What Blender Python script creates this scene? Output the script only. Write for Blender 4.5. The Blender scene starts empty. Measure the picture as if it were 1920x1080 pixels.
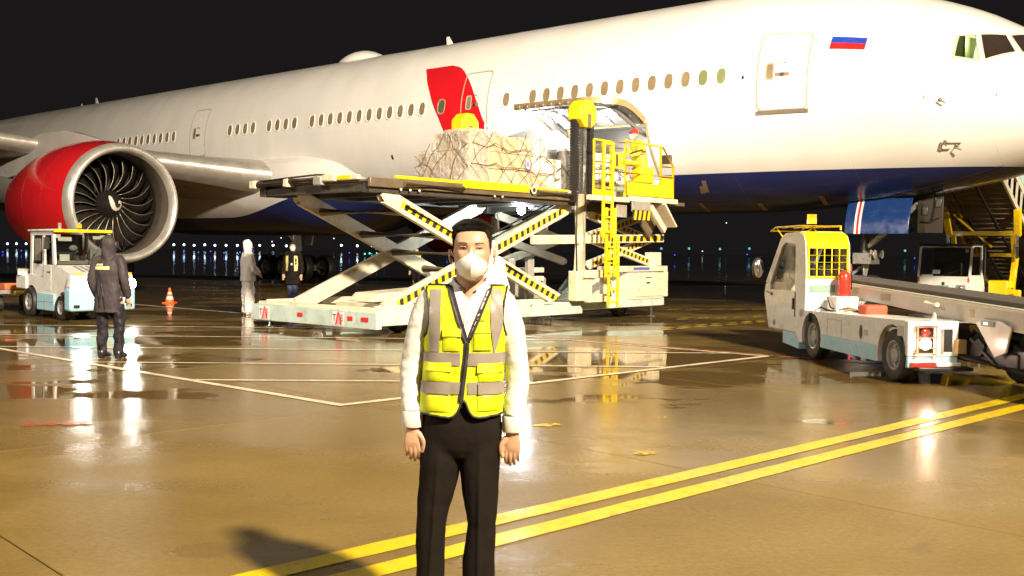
import bpy, bmesh, math, random
import numpy as np
from math import sin, cos, pi, radians, sqrt, atan2
from mathutils import Vector, Matrix, noise
random.seed(7)
scene = bpy.context.scene
COL = scene.collection

# ------------------------------------------------------------------ camera
cam_data = bpy.data.cameras.new('camera')
cam_data.sensor_width = 36.0
cam_data.lens = 35.625
cam_data.clip_start = 0.1
cam_data.clip_end = 6000
cam = bpy.data.objects.new('camera', cam_data)
COL.objects.link(cam)
cam.matrix_world = (Matrix.Translation((0, 0, 1.6)) @ Matrix.Rotation(radians(90) - 0.035774, 4, 'X')
                    @ Matrix.Rotation(radians(0.6), 4, 'Z'))
scene.camera = cam

# ------------------------------------------------------------------ night sky
world = bpy.data.worlds.new('World')
scene.world = world
world.use_nodes = True
wn, wl = world.node_tree.nodes, world.node_tree.links
bg = wn['Background']
sky = wn.new('ShaderNodeTexSky')
sky.sky_type = 'NISHITA'
sky.sun_disc = False
sky.sun_elevation = radians(-9)
sky.sun_rotation = radians(140)
mx = wn.new('ShaderNodeMix'); mx.data_type = 'RGBA'; mx.blend_type = 'ADD'
mx.inputs[0].default_value = 1.0
mx.inputs[7].default_value = (0.098, 0.087, 0.088, 1)      # city glow on low cloud
wl.new(sky.outputs[0], mx.inputs[6]); wl.new(mx.outputs[2], bg.inputs[0])
bg.inputs[1].default_value = 0.1

# ------------------------------------------------------------------ apron floodlights (lamp heads of masts behind the camera, the last one an added lamp)
LAMPS = [((11.6, -9.8, 16.6), (2.0, 16.0, 1.5), 80000, (1.0, 0.84, 0.60), 104),
         ((12.6, -9.3, 16.6), (13.0, 22.0, 6.0), 56000, (1.0, 0.86, 0.66), 50),
         ((10.6, -10.3, 16.6), (-11.0, 30.0, 5.0), 105000, (1.0, 0.83, 0.62), 54),
         ((-34.0, -6.0, 18.0), (-2.0, 20.0, 1.5), 31000, (1.0, 0.90, 0.78), 90),
         ((48.0, -4.0, 7.5), (15.0, 33.0, 2.4), 95000, (1.0, 0.84, 0.60), 20)]  # extra lamp added out of view, only to brighten the stairs truck
for p, t, watts, colr, cone in LAMPS:
    ld_ = bpy.data.lights.new('floodlight', 'SPOT')
    ld_.energy = watts; ld_.color = colr
    ld_.spot_size = radians(cone); ld_.spot_blend = 0.9
    ld_.shadow_soft_size = 0.75
    lo = bpy.data.objects.new('floodlight', ld_)
    lo.location = p
    lo.rotation_euler = (Vector(t) - Vector(p)).to_track_quat('-Z', 'Y').to_euler()
    COL.objects.link(lo)

vs = scene.view_settings
vs.view_transform = 'Standard'; vs.look = 'None'; vs.exposure = 0.0; vs.gamma = 1.0
vs.use_curve_mapping = False
scene.cycles.max_bounces = 7
scene.cycles.glossy_bounces = 4
scene.cycles.transmission_bounces = 5
scene.cycles.sample_clamp_indirect = 4.0
scene.cycles.caustics_reflective = False
scene.cycles.caustics_refractive = False
scene.cycles.use_denoising = True

# ------------------------------------------------------------------ materials
MATS = {}
def nd(nt, t, **kw):
    n = nt.nodes.new('ShaderNode' + t)
    for k, v in kw.items():
        setattr(n, k, v)
    return n
def pbr(name, col, rough=0.5, metal=0.0, var=0.12, nscale=6.0, rvar=0.12, bump=0.0, bscale=60.0, coat=0.0, dirt=0.0,
        dirtcol=(0.06, 0.045, 0.03), sss=0.0, emit=None, estr=0.0, spec=0.5):
    if name in MATS:
        return MATS[name]
    m = bpy.data.materials.new(name); m.use_nodes = True
    nt = m.node_tree; b = nt.nodes['Principled BSDF']; L = nt.links
    b.inputs['Metallic'].default_value = metal
    b.inputs['Coat Weight'].default_value = coat
    b.inputs['Specular IOR Level'].default_value = spec
    tc = nd(nt, 'TexCoord')
    n1 = nd(nt, 'TexNoise'); n1.inputs['Scale'].default_value = nscale; n1.inputs['Detail'].default_value = 5
    n1.inputs['Roughness'].default_value = 0.6
    L.new(tc.outputs['Object'], n1.inputs['Vector'])
    mr = nd(nt, 'MapRange'); mr.inputs[1].default_value = 0.3; mr.inputs[2].default_value = 0.7
    mr.inputs[3].default_value = 1 - var; mr.inputs[4].default_value = 1 + var * 0.6
    L.new(n1.outputs[0], mr.inputs[0])
    vm = nd(nt, 'VectorMath', operation='SCALE'); vm.inputs[0].default_value = col[:3]
    L.new(mr.outputs[0], vm.inputs['Scale'])
    out = vm.outputs[0]
    if dirt > 0:
        n2 = nd(nt, 'TexNoise'); n2.inputs['Scale'].default_value = nscale * 0.7 + 1.3; n2.inputs['Detail'].default_value = 9
        n2.inputs['Roughness'].default_value = 0.72
        L.new(tc.outputs['Object'], n2.inputs['Vector'])
        r2 = nd(nt, 'MapRange'); r2.inputs[1].default_value = 0.5; r2.inputs[2].default_value = 0.72
        r2.inputs[3].default_value = 0; r2.inputs[4].default_value = dirt
        L.new(n2.outputs[0], r2.inputs[0])
        mm = nd(nt, 'Mix', data_type='RGBA'); mm.inputs[7].default_value = (*dirtcol, 1)
        L.new(r2.outputs[0], mm.inputs[0]); L.new(out, mm.inputs[6]); out = mm.outputs[2]
    L.new(out, b.inputs['Base Color'])
    rr = nd(nt, 'MapRange'); rr.inputs[1].default_value = 0.3; rr.inputs[2].default_value = 0.7
    rr.inputs[3].default_value = max(0.02, rough - rvar); rr.inputs[4].default_value = min(1, rough + rvar)
    L.new(n1.outputs[0], rr.inputs[0]); L.new(rr.outputs[0], b.inputs['Roughness'])
    if bump > 0:
        n3 = nd(nt, 'TexNoise'); n3.inputs['Scale'].default_value = bscale; n3.inputs['Detail'].default_value = 3
        L.new(tc.outputs['Object'], n3.inputs['Vector'])
        bp = nd(nt, 'Bump'); bp.inputs['Strength'].default_value = bump; bp.inputs['Distance'].default_value = 0.02
        L.new(n3.outputs[0], bp.inputs['Height']); L.new(bp.outputs[0], b.inputs['Normal'])
    if sss > 0:
        b.inputs['Subsurface Weight'].default_value = sss
        b.inputs['Subsurface Radius'].default_value = (0.01, 0.004, 0.002)
    if emit:
        b.inputs['Emission Color'].default_value = (*emit, 1)
        b.inputs['Emission Strength'].default_value = estr
    MATS[name] = m
    return m
def glow(name, col, s):
    return pbr(name, (0.8, 0.8, 0.8), 0.3, emit=col, estr=s)
def glass_mat(name, tint=(0.03, 0.035, 0.035), rough=0.06, alpha=1.0):
    m = pbr(name, tint, rough, var=0.25, nscale=2.0, rvar=0.02)
    if alpha < 1:
        m.node_tree.nodes['Principled BSDF'].inputs['Alpha'].default_value = alpha
    return m
def clear_glass(name, tint=(0.75, 0.8, 0.78), w=0.12):
    """thin pane: mostly see-through with a mirror sheen"""
    if name in MATS: return MATS[name]
    m = bpy.data.materials.new(name); m.use_nodes = True
    nt = m.node_tree; nt.nodes.clear(); L = nt.links
    o = nd(nt, 'OutputMaterial'); t = nd(nt, 'BsdfTransparent'); g = nd(nt, 'BsdfGlossy'); f = nd(nt, 'Fresnel'); mixs = nd(nt, 'MixShader')
    tc = nd(nt, 'TexCoord'); n1 = nd(nt, 'TexNoise'); n1.inputs['Scale'].default_value = 9
    L.new(tc.outputs['Object'], n1.inputs['Vector'])
    mr = nd(nt, 'MapRange'); mr.inputs[3].default_value = 0.02; mr.inputs[4].default_value = 0.12
    L.new(n1.outputs[0], mr.inputs[0]); L.new(mr.outputs[0], g.inputs['Roughness'])
    t.inputs[0].default_value = (*tint, 1); f.inputs[0].default_value = 1.5
    ad = nd(nt, 'Math', operation='ADD'); ad.inputs[1].default_value = w * 0.3
    L.new(f.outputs[0], ad.inputs[0]); L.new(ad.outputs[0], mixs.inputs[0])
    L.new(t.outputs[0], mixs.inputs[1]); L.new(g.outputs[0], mixs.inputs[2]); L.new(mixs.outputs[0], o.inputs[0])
    MATS[name] = m
    return m

# ------------------------------------------------------------------ mesh building
def basis(d, up=(0, 0, 1)):
    d = Vector(d).normalized(); up = Vector(up)
    if abs(d.dot(up)) > 0.999: up = Vector((1, 0, 0))
    x = d.cross(up).normalized(); y = x.cross(d).normalized()
    return x, y, d
class MB:
    def __init__(self, *mats):
        self.v = []; self.f = []; self.mi = []; self.mats = list(mats); self.cur = 0
    def use(self, m):
        if m not in self.mats: self.mats.append(m)
        self.cur = self.mats.index(m); return self
    def add(self, verts, faces, M=None):
        n = len(self.v)
        for p in verts:
            self.v.append(tuple(M @ Vector(p)) if M is not None else tuple(p))
        for f in faces:
            self.f.append(tuple(i + n for i in f)); self.mi.append(self.cur)
        return self
    def box(self, c, s, M=None, taper=None):
        x, y, z = s[0] / 2, s[1] / 2, s[2] / 2
        tx, ty = taper if taper else (1, 1)
        vs = [(c[0] + a * x * (tx if d > 0 else 1), c[1] + b * y * (ty if d > 0 else 1), c[2] + d * z)
              for d in (-1, 1) for b in (-1, 1) for a in (-1, 1)]
        return self.add(vs, [(0, 2, 3, 1), (4, 5, 7, 6), (0, 1, 5, 4), (2, 6, 7, 3), (0, 4, 6, 2), (1, 3, 7, 5)], M)
    def bb(self, x0, x1, y0, y1, z0, z1):
        return self.box(((x0 + x1) / 2, (y0 + y1) / 2, (z0 + z1) / 2), (abs(x1 - x0), abs(y1 - y0), abs(z1 - z0)))
    def bar(self, p, q, w, h, up=(0, 0, 1)):
        p, q = Vector(p), Vector(q)
        x, y, d = basis(q - p, up)
        vs = []
        for e in (p, q):
            for a, b in ((-1, -1), (1, -1), (1, 1), (-1, 1)):
                vs.append(e + x * a * w / 2 + y * b * h / 2)
        return self.add(vs, [(0, 1, 2, 3), (7, 6, 5, 4), (0, 4, 5, 1), (1, 5, 6, 2), (2, 6, 7, 3), (3, 7, 4, 0)])
    def loft(self, rings, closed=True, cap=True):
        n = len(rings[0]); o = len(self.v)
        for r in rings: self.v.extend(tuple(p) for p in r)
        m = n if closed else n - 1
        for i in range(len(rings) - 1):
            for j in range(m):
                k = (j + 1) % n
                self.f.append((o + i * n + j, o + i * n + k, o + (i + 1) * n + k, o + (i + 1) * n + j)); self.mi.append(self.cur)
        if cap and closed:
            self.f.append(tuple(o + j for j in range(n - 1, -1, -1))); self.mi.append(self.cur)
            e = o + (len(rings) - 1) * n
            self.f.append(tuple(e + j for j in range(n))); self.mi.append(self.cur)
        return self
    def tube(self, pts, r, n=8, cap=True, closed=False):
        pts = [Vector(p) for p in pts]; rings = []
        R = r if isinstance(r, (list, tuple)) else [r] * len(pts)
        prev = None
        for i, p in enumerate(pts):
            if closed: d = pts[(i + 1) % len(pts)] - pts[i - 1]
            else: d = pts[min(i + 1, len(pts) - 1)] - pts[max(i - 1, 0)]
            d = d.normalized()
            if prev is None: x, y, _ = basis(d)
            else:
                x = (prev - d * prev.dot(d)).normalized(); y = d.cross(x)
            prev = x
            rings.append([p + x * cos(2 * pi * k / n) * R[i] + y * sin(2 * pi * k / n) * R[i] for k in range(n)])
        if closed: rings.append(rings[0])
        return self.loft(rings, True, cap and not closed)
    def cyl(self, p, q, r, n=16): return self.tube([p, q], r, n)
    def lathe(self, prof, M=None, n=32, cap=False):
        """prof: (r, h) pairs round the local z axis"""
        rings = []
        for r, h in prof:
            ring = [Vector((r * cos(2 * pi * k / n), r * sin(2 * pi * k / n), h)) for k in range(n)]
            rings.append([M @ p for p in ring] if M is not None else ring)
        return self.loft(rings, True, cap)
    def prism(self, poly, y0, y1, M=None):
        """polygon of (x, z) pairs pushed from y0 to y1"""
        n = len(poly)
        vs = [(x, y0, z) for x, z in poly] + [(x, y1, z) for x, z in poly]
        fs = [tuple(range(n)), tuple(range(2 * n - 1, n - 1, -1))] + [(i, i + n, (i + 1) % n + n, (i + 1) % n) for i in range(n)]
        return self.add(vs, fs, M)
    def ball(self, c, r, nu=16, nv=10):
        r = r if isinstance(r, (tuple, list)) else (r, r, r)
        rings = []
        for i in range(nv + 1):
            t = pi * i / nv - pi / 2; q = max(cos(t), 0.02)
            rings.append([(c[0] + r[0] * q * cos(2 * pi * k / nu), c[1] + r[1] * q * sin(2 * pi * k / nu), c[2] + r[2] * sin(t)) for k in range(nu)])
        return self.loft(rings, True, True)
    def build(self, name, parent=None, bevel=0.0, smooth=35, segs=2):
        me = bpy.data.meshes.new(name)
        me.from_pydata(self.v, [], self.f)
        for m in self.mats: me.materials.append(m)
        me.polygons.foreach_set('material_index', self.mi)
        bm = bmesh.new(); bm.from_mesh(me); bmesh.ops.recalc_face_normals(bm, faces=bm.faces[:]); bm.to_mesh(me); bm.free()
        if smooth:
            me.shade_smooth(); me.set_sharp_from_angle(angle=radians(smooth))
        me.update()
        o = bpy.data.objects.new(name, me)
        COL.objects.link(o)
        if parent is not None: o.parent = parent
        if bevel > 0:
            b = o.modifiers.new('bevel', 'BEVEL'); b.width = bevel; b.segments = segs; b.limit_method = 'ANGLE'; b.angle_limit = radians(40)
        return o
def tag(o, label=None, cat=None, group=None, kind=None):
    if label: o['label'] = label
    if cat: o['category'] = cat
    if group: o['group'] = group
    if kind: o['kind'] = kind
    return o
def thing(name, label, cat, loc=(0, 0, 0), rz=0.0, group=None):
    o = bpy.data.objects.new(name, None); o.empty_display_size = 0.3
    COL.objects.link(o); o.location = loc; o.rotation_euler = (0, 0, rz)
    return tag(o, label, cat, group)
def inst(src, name, parent, M=None):
    o = bpy.data.objects.new(name, src.data); COL.objects.link(o); o.parent = parent
    for md in src.modifiers:
        if md.type == 'BEVEL':
            b = o.modifiers.new('bevel', 'BEVEL'); b.width = md.width; b.segments = md.segments; b.limit_method = 'ANGLE'; b.angle_limit = md.angle_limit
    if M is not None: o.matrix_local = M
    return o
def remeshed(o, voxel, smooth=0, factor=0.5):
    """bake a voxel union of the object's overlapping shells into one continuous surface"""
    r = o.modifiers.new('r', 'REMESH'); r.mode = 'VOXEL'; r.voxel_size = voxel; r.use_smooth_shade = True
    if smooth:
        s = o.modifiers.new('s', 'SMOOTH'); s.iterations = smooth; s.factor = factor
    dg = bpy.context.evaluated_depsgraph_get(); dg.update()
    me = bpy.data.meshes.new_from_object(o.evaluated_get(dg))
    mats = list(o.data.materials)
    o.modifiers.clear(); o.data = me
    me.materials.clear()
    for m in mats: me.materials.append(m)
    me.shade_smooth()
    return o
def text_mesh(txt, size, mat, parent, M, name='lettering', extrude=0.001, squash=1.0):
    c = bpy.data.curves.new(name, 'FONT'); c.body = txt; c.size = size; c.extrude = extrude; c.align_x = 'CENTER'; c.align_y = 'CENTER'
    o = bpy.data.objects.new(name, c); COL.objects.link(o)
    dg = bpy.context.evaluated_depsgraph_get(); dg.update()
    me = bpy.data.meshes.new_from_object(o.evaluated_get(dg))
    bpy.data.objects.remove(o); bpy.data.curves.remove(c)
    me.materials.clear(); me.materials.append(mat)
    if squash != 1.0:
        for v in me.vertices: v.co.x *= squash
    o = bpy.data.objects.new(name, me); COL.objects.link(o); o.parent = parent; o.matrix_local = M
    return o
def frame_mat(origin, x, n):
    """matrix whose local x runs along x and local z along n (for lettering)"""
    x = Vector(x).normalized(); n = Vector(n).normalized(); y = n.cross(x)
    M = Matrix((x, y, n)).transposed().to_4x4(); M.translation = Vector(origin)
    return M
# ------------------------------------------------------------------ wet concrete apron
def concrete_material():
    m = bpy.data.materials.new('wet_concrete'); m.use_nodes = True
    nt = m.node_tree; L = nt.links; b = nt.nodes['Principled BSDF']
    geo = nd(nt, 'NewGeometry'); sep = nd(nt, 'SeparateXYZ'); L.new(geo.outputs['Position'], sep.inputs[0])
    def noise_(scale, detail, rough=0.55, stretch=None, off=0):
        n = nd(nt, 'TexNoise'); n.inputs['Scale'].default_value = scale; n.inputs['Detail'].default_value = detail
        n.inputs['Roughness'].default_value = rough
        mp = nd(nt, 'Mapping'); L.new(geo.outputs['Position'], mp.inputs[0])
        mp.inputs['Location'].default_value = (off, off * 0.7, 0)
        if stretch: mp.inputs['Scale'].default_value = stretch
        mp.inputs['Rotation'].default_value = (0, 0, radians(-8))
        L.new(mp.outputs[0], n.inputs['Vector']); return n.outputs[0]
    def rng(x, a, b_, c, d):
        r = nd(nt, 'MapRange'); r.interpolation_type = 'SMOOTHSTEP'
        for i, k in enumerate((a, b_, c, d)): r.inputs[i + 1].default_value = k
        L.new(x, r.inputs[0]); return r.outputs[0]
    def math_(op, x, y):
        r = nd(nt, 'Math', operation=op)
        for i, k in enumerate((x, y)):
            if isinstance(k, (int, float)): r.inputs[i].default_value = k
            else: L.new(k, r.inputs[i])
        return r.outputs[0]
    def mixc(f, a, b_):
        r = nd(nt, 'Mix', data_type='RGBA')
        L.new(f, r.inputs[0])
        for i, k in ((6, a), (7, b_)):
            if isinstance(k, tuple): r.inputs[i].default_value = (*k, 1)
            else: L.new(k, r.inputs[i])
        return r.outputs[2]
    wet_n = noise_(0.42, 6, 0.6, (0.55, 1.0, 1), 3.1)
    stain_pre = noise_(0.55, 4, 0.6, (0.6, 1.3, 1), 31)
    # standing water lies in the shallow low ground from about nine metres on
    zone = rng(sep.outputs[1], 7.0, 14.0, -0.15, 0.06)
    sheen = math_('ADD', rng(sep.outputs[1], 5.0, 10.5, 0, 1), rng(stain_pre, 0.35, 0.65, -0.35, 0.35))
    wet = math_('ADD', wet_n, zone)
    puddle = rng(wet, 0.535, 0.575, 0.0, 1.0)
    damp = rng(wet, 0.40, 0.56, 0.0, 1.0)
    stain = noise_(0.9, 8, 0.65, None, 11)
    fine = noise_(26.0, 6, 0.7)
    grit = noise_(140.0, 3, 0.6)
    base = mixc(rng(stain, 0.3, 0.7, 0, 1), (0.195, 0.128, 0.031), (0.295, 0.203, 0.060))
    base = mixc(rng(fine, 0.25, 0.75, 0, 0.55), base, (0.150, 0.098, 0.034))
    base = mixc(rng(noise_(0.33, 7, 0.7, (0.6, 1.4, 1), 23), 0.60, 0.70, 0, 0.45), base, (0.40, 0.31, 0.17))
    base = mixc(math_('MULTIPLY', damp, 0.45), base, (0.12, 0.075, 0.024))
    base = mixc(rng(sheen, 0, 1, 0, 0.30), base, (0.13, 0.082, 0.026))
    base = mixc(math_('MULTIPLY', puddle, 0.55), base, (0.085, 0.052, 0.022))
    # old oil drips and rubber smears
    oil = rng(noise_(1.9, 3, 0.5, None, 41), 0.66, 0.74, 0, 0.42)
    base = mixc(oil, base, (0.075, 0.050, 0.022))
    smear = rng(noise_(0.8, 5, 0.7, (0.25, 3.2, 1), 53), 0.58, 0.70, 0, 0.30)
    base = mixc(smear, base, (0.11, 0.075, 0.03))
    speck = rng(noise_(55.0, 2, 0.5, None, 61), 0.64, 0.72, 0, 0.5)
    base = mixc(speck, base, (0.42, 0.33, 0.18))
    big = rng(noise_(0.13, 3, 0.5, None, 71), 0.3, 0.7, 0, 0.35)
    base = mixc(big, base, (0.165, 0.108, 0.03))
    oi = nd(nt, 'ObjectInfo')
    vm = nd(nt, 'VectorMath', operation='SCALE'); L.new(base, vm.inputs[0]); L.new(rng(oi.outputs['Random'], 0, 1, 0.94, 1.05), vm.inputs['Scale'])
    L.new(vm.outputs[0], b.inputs['Base Color'])
    rough = math_('ADD', rng(math_('MAXIMUM', damp, sheen), 0, 1, 0.37, 0.135), rng(fine, 0.3, 0.7, -0.03, 0.06))
    mf = nd(nt, 'Mix'); L.new(puddle, mf.inputs[0]); L.new(rough, mf.inputs[2]); mf.inputs[3].default_value = 0.035
    L.new(mf.outputs[0], b.inputs['Roughness'])
    h = math_('ADD', math_('MULTIPLY', fine, 0.5), math_('MULTIPLY', grit, 0.35))
    h = math_('MULTIPLY', math_('MULTIPLY', h, rng(puddle, 0, 1, 1.0, 0.03)), rng(sheen, 0, 1, 1.0, 0.35))
    bp = nd(nt, 'Bump'); bp.inputs['Strength'].default_value = 0.28; bp.inputs['Distance'].default_value = 0.012
    L.new(h, bp.inputs['Height']); L.new(bp.outputs[0], b.inputs['Normal'])
    b.inputs['IOR'].default_value = 1.36
    return m
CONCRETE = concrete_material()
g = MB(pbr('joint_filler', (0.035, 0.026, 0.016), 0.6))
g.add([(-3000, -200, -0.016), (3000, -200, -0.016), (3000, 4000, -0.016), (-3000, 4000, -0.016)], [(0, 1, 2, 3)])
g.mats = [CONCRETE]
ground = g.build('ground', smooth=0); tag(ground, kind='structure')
gf = MB(pbr('joint_filler', (0.035, 0.026, 0.016), 0.6))
gf.add([(-40, 0, -0.012), (45, 0, -0.012), (45, 60, -0.012), (-40, 60, -0.012)], [(0, 1, 2, 3)])
jf = gf.build('joint_filler', ground, smooth=0)
VA, VB = Vector((0.722, 0.692)), Vector((0.692, -0.722))     # slab axes
SL = 4.3
def slab_mesh():
    b = MB(CONCRETE); h = SL / 2 - 0.0045
    r = [(-1, -1), (1, -1), (1, 1), (-1, 1)]
    top = [(x * (h - 0.005), y * (h - 0.005), 0.0) for x, y in r]; mid = [(x * h, y * h, -0.003) for x, y in r]; low = [(x * h, y * h, -0.014) for x, y in r]
    b.add(top + mid + low, [(0, 1, 2, 3)] + [(k, (k + 1) % 4, 4 + (k + 1) % 4, 4 + k) for k in range(4)] + [(4 + k, 4 + (k + 1) % 4, 8 + (k + 1) % 4, 8 + k) for k in range(4)])
    return b
slab0 = None
ang_slab = atan2(VA.y, VA.x)
for i in range(-8, 14):
    for j in range(-10, 9):
        a = 1.81 + SL * (i + 0.5); bb_ = -4.12 + SL * (j + 0.5)
        p = VA * a + VB * bb_
        if p.y < 0.5 or p.y > 52 or abs(p.x) > 0.56 * p.y + 6: continue
        M = Matrix.Translation((p.x, p.y, 0.0)) @ Matrix.Rotation(ang_slab, 4, 'Z')
        if slab0 is None:
            slab0 = slab_mesh().build('slab', ground, smooth=0); slab0.matrix_local = M
        else: inst(slab0, 'slab', ground, M)
# ------------------------------------------------------------------ painted lines
def paint(name, col, wear=0.45):
    m = bpy.data.materials.new(name); m.use_nodes = True
    nt = m.node_tree; L = nt.links; b = nt.nodes['Principled BSDF']
    geo = nd(nt, 'NewGeometry'); n = nd(nt, 'TexNoise'); n.inputs['Scale'].default_value = 7; n.inputs['Detail'].default_value = 10; n.inputs['Roughness'].default_value = 0.8
    L.new(geo.outputs['Position'], n.inputs['Vector'])
    n2 = nd(nt, 'TexNoise'); n2.inputs['Scale'].default_value = 1.3; n2.inputs['Detail'].default_value = 4
    L.new(geo.outputs['Position'], n2.inputs['Vector'])
    r = nd(nt, 'MapRange'); r.inputs[1].default_value = 0.50; r.inputs[2].default_value = 0.70; r.inputs[3].default_value = 0.0; r.inputs[4].default_value = wear
    L.new(n.outputs[0], r.inputs[0])
    mx = nd(nt, 'Mix', data_type='RGBA'); mx.inputs[6].default_value = (*col, 1); mx.inputs[7].default_value = (0.24, 0.155, 0.06, 1)
    L.new(r.outputs[0], mx.inputs[0]); L.new(mx.outputs[2], b.inputs['Base Color'])
    r2 = nd(nt, 'MapRange'); r2.inputs[1].default_value = 0.35; r2.inputs[2].default_value = 0.65; r2.inputs[3].default_value = 0.16; r2.inputs[4].default_value = 0.42
    L.new(n2.outputs[0], r2.inputs[0]); L.new(r2.outputs[0], b.inputs['Roughness'])
    bp = nd(nt, 'Bump'); bp.inputs['Strength'].default_value = 0.15; bp.inputs['Distance'].default_value = 0.01
    n3 = nd(nt, 'TexNoise'); n3.inputs['Scale'].default_value = 60; L.new(geo.outputs['Position'], n3.inputs['Vector'])
    L.new(n3.outputs[0], bp.inputs['Height']); L.new(bp.outputs[0], b.inputs['Normal'])
    return m
YEL_P = paint('yellow_line_paint', (0.72, 0.52, 0.006), 0.75); WHT_P = paint('white_line_paint', (0.72, 0.62, 0.45), 0.55); RED_P = paint('red_line_paint', (0.42, 0.06, 0.025), 0.6)
def line(name, p, q, w, mat, z=0.004):
    """a painted stripe with a slightly ragged edge"""
    p, q = Vector(p), Vector(q); d = (q - p); n = max(2, int(d.length / 0.25)); d.normalize(); s = Vector((-d.y, d.x))
    b = MB(mat); L0 = []; R0 = []
    for i in range(n + 1):
        c = p.lerp(q, i / n); j = random.uniform(-1, 1) * 0.004; k = random.uniform(-1, 1) * 0.004
        L0.append((c.x + s.x * (w / 2 + j), c.y + s.y * (w / 2 + j), z)); R0.append((c.x - s.x * (w / 2 + k), c.y - s.y * (w / 2 + k), z))
    b.loft([L0, R0], closed=False, cap=False)
    o = b.build(name, None, smooth=0); tag(o, kind='structure'); return o
yd = Vector((0.7283, 0.6853)); yn = Vector((0.6853, -0.7283))
def yl(off, w, name):
    c = Vector((-0.98, 4.91)) + yn * off
    line(name, c - yd * 5.5, c + yd * 26, w, YEL_P)
def yline(off, name='yellow_line'):
    c = yn * off
    line(name, c + yd * -2.0, c + yd * 34, 0.172, YEL_P)
yline(-4.41); yline(-4.10)
hA, hB = Vector((-1.746, 10.39)), Vector((4.035, 15.88)); hd = Vector((-0.7565, 0.654))
WW = 0.11
line('white_line', hA - (hB - hA).normalized() * 0.05, hB, WW, WHT_P, 0.006)
line('white_line', hA, hA + hd * 26, WW, WHT_P, 0.005)
line('white_line', hB, hB + hd * 30, WW, WHT_P, 0.005)
line('red_line', hB - hd * 0.1 + Vector((0.1, 0.13)), hB + hd * 6 + Vector((0.1, 0.13)), 0.10, RED_P, 0.004)
line('red_line', hB + Vector((0.1, 0.1)), hB - hd * 1.6 + Vector((0.1, 0.1)), 0.10, RED_P, 0.004)
for Y in (12.35, 14.15, 16.2, 18.35, 20.6):
    xl = hA.x + hd.x * (Y - hA.y) / hd.y
    xr = hA.x + (hB.x - hA.x) * (Y - hA.y) / (hB.y - hA.y) if Y < hB.y else hB.x + hd.x * (Y - hB.y) / hd.y
    line('hatch_line', (xl + 0.06, Y - 0.1), (xr - 0.06, Y + 0.05), 0.085, WHT_P, 0.008)
# old paint and stop marks
def blotch(name, c, rx, ry, mat, seed, z=0.005):
    rs = random.Random(seed); b = MB(mat); n = 26; ph = rs.uniform(0, 6)
    pts = []
    for k in range(n):
        t = 2 * pi * k / n; r = 1 + 0.28 * sin(3 * t + ph) + 0.18 * sin(5 * t + 2 * ph) + rs.uniform(-0.1, 0.1)
        pts.append((c[0] + rx * r * cos(t), c[1] + ry * r * sin(t), z))
    b.add([(c[0], c[1], z)] + pts, [(0, 1 + k, 1 + (k + 1) % n) for k in range(n)])
    return tag(b.build(name, None, smooth=0), kind='structure')
OLD_Y = paint('old_yellow_paint', (0.62, 0.44, 0.01), 0.9); OLD_R = paint('old_red_paint', (0.36, 0.07, 0.02), 0.85)
for c, rx, ry, sd in (((1.08, 8.05), .06, .07, 3), ((1.13, 8.09), .035, .03, 4), ((1.02, 8.02), .03, .05, 6)): blotch('yellow_paint_mark', c, rx, ry, OLD_Y, sd)
blotch('yellow_paint_mark', (0.30, 9.3), 0.09, 0.07, OLD_Y, 5); blotch('yellow_paint_mark', (0.42, 9.36), 0.04, 0.05, OLD_Y, 9)
for k in range(4): blotch('red_paint_mark', (-4.30 + .13 * k, 9.04 + .045 * k), 0.085, 0.085, OLD_R, 8 + k, 0.004 + .001 * k)
# stop-line dashes by the belt loader
DASH = paint('dark_yellow_dash', (0.42, 0.30, 0.02), 0.7)
for (p, q) in (((3.1, 21.1), (6.2, 24.2)), ((4.0, 24.5), (8.2, 27.0)), ((4.3, 28.6), (9.5, 29.6))):
    p, q = Vector(p), Vector(q); n = int((q - p).length / 0.6)
    for k in range(n):
        line('dash_mark', p.lerp(q, k / n), p.lerp(q, (k + 0.62) / n), 0.16, DASH, 0.006)
        line('dash_mark', p.lerp(q, (k + .3) / n) + Vector((0.0, 0.42)), p.lerp(q, (k + 0.9) / n) + Vector((0, 0.42)), 0.13, DASH, 0.006)
# ================================================================== the airliner
# local axes: x aft, y starboard (towards the camera), z up; x = 0 at the foremost cabin window
PTH, PANG = 0.0065056, radians(139.0146)
plane = thing('airliner', 'large white widebody airliner with dark blue belly and red engine cowl', 'airliner', (7.40500, 28.95502, 5.87817))
plane.rotation_euler = (0, -PTH, PANG)
SN = -9.85
TX = np.array([0, .15, .5, 1, 2, 3, 4, 5, 6, 7, 8, 9, 10, 11, 12, 14., 54, 60, 66, 72, 74.])
TT = np.array([-.95, -.6, -.27, .05, .53, 1.1, 1.68, 2.12, 2.45, 2.7, 2.88, 3.0, 3.07, 3.1, 3.1, 3.1, 3.1, 3.06, 2.9, 2.6, 2.4])
TB = np.array([-.95, -1.15, -1.35, -1.55, -1.85, -2.15, -2.42, -2.62, -2.78, -2.9, -2.98, -3.05, -3.09, -3.1, -3.1, -3.1, -3.1, -2.5, -.9, .8, 1.4])
TW = np.array([.02, .42, .8, 1.14, 1.62, 2.0, 2.3, 2.53, 2.71, 2.86, 2.97, 3.04, 3.09, 3.1, 3.1, 3.1, 3.1, 2.8, 1.9, .7, .3])
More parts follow.
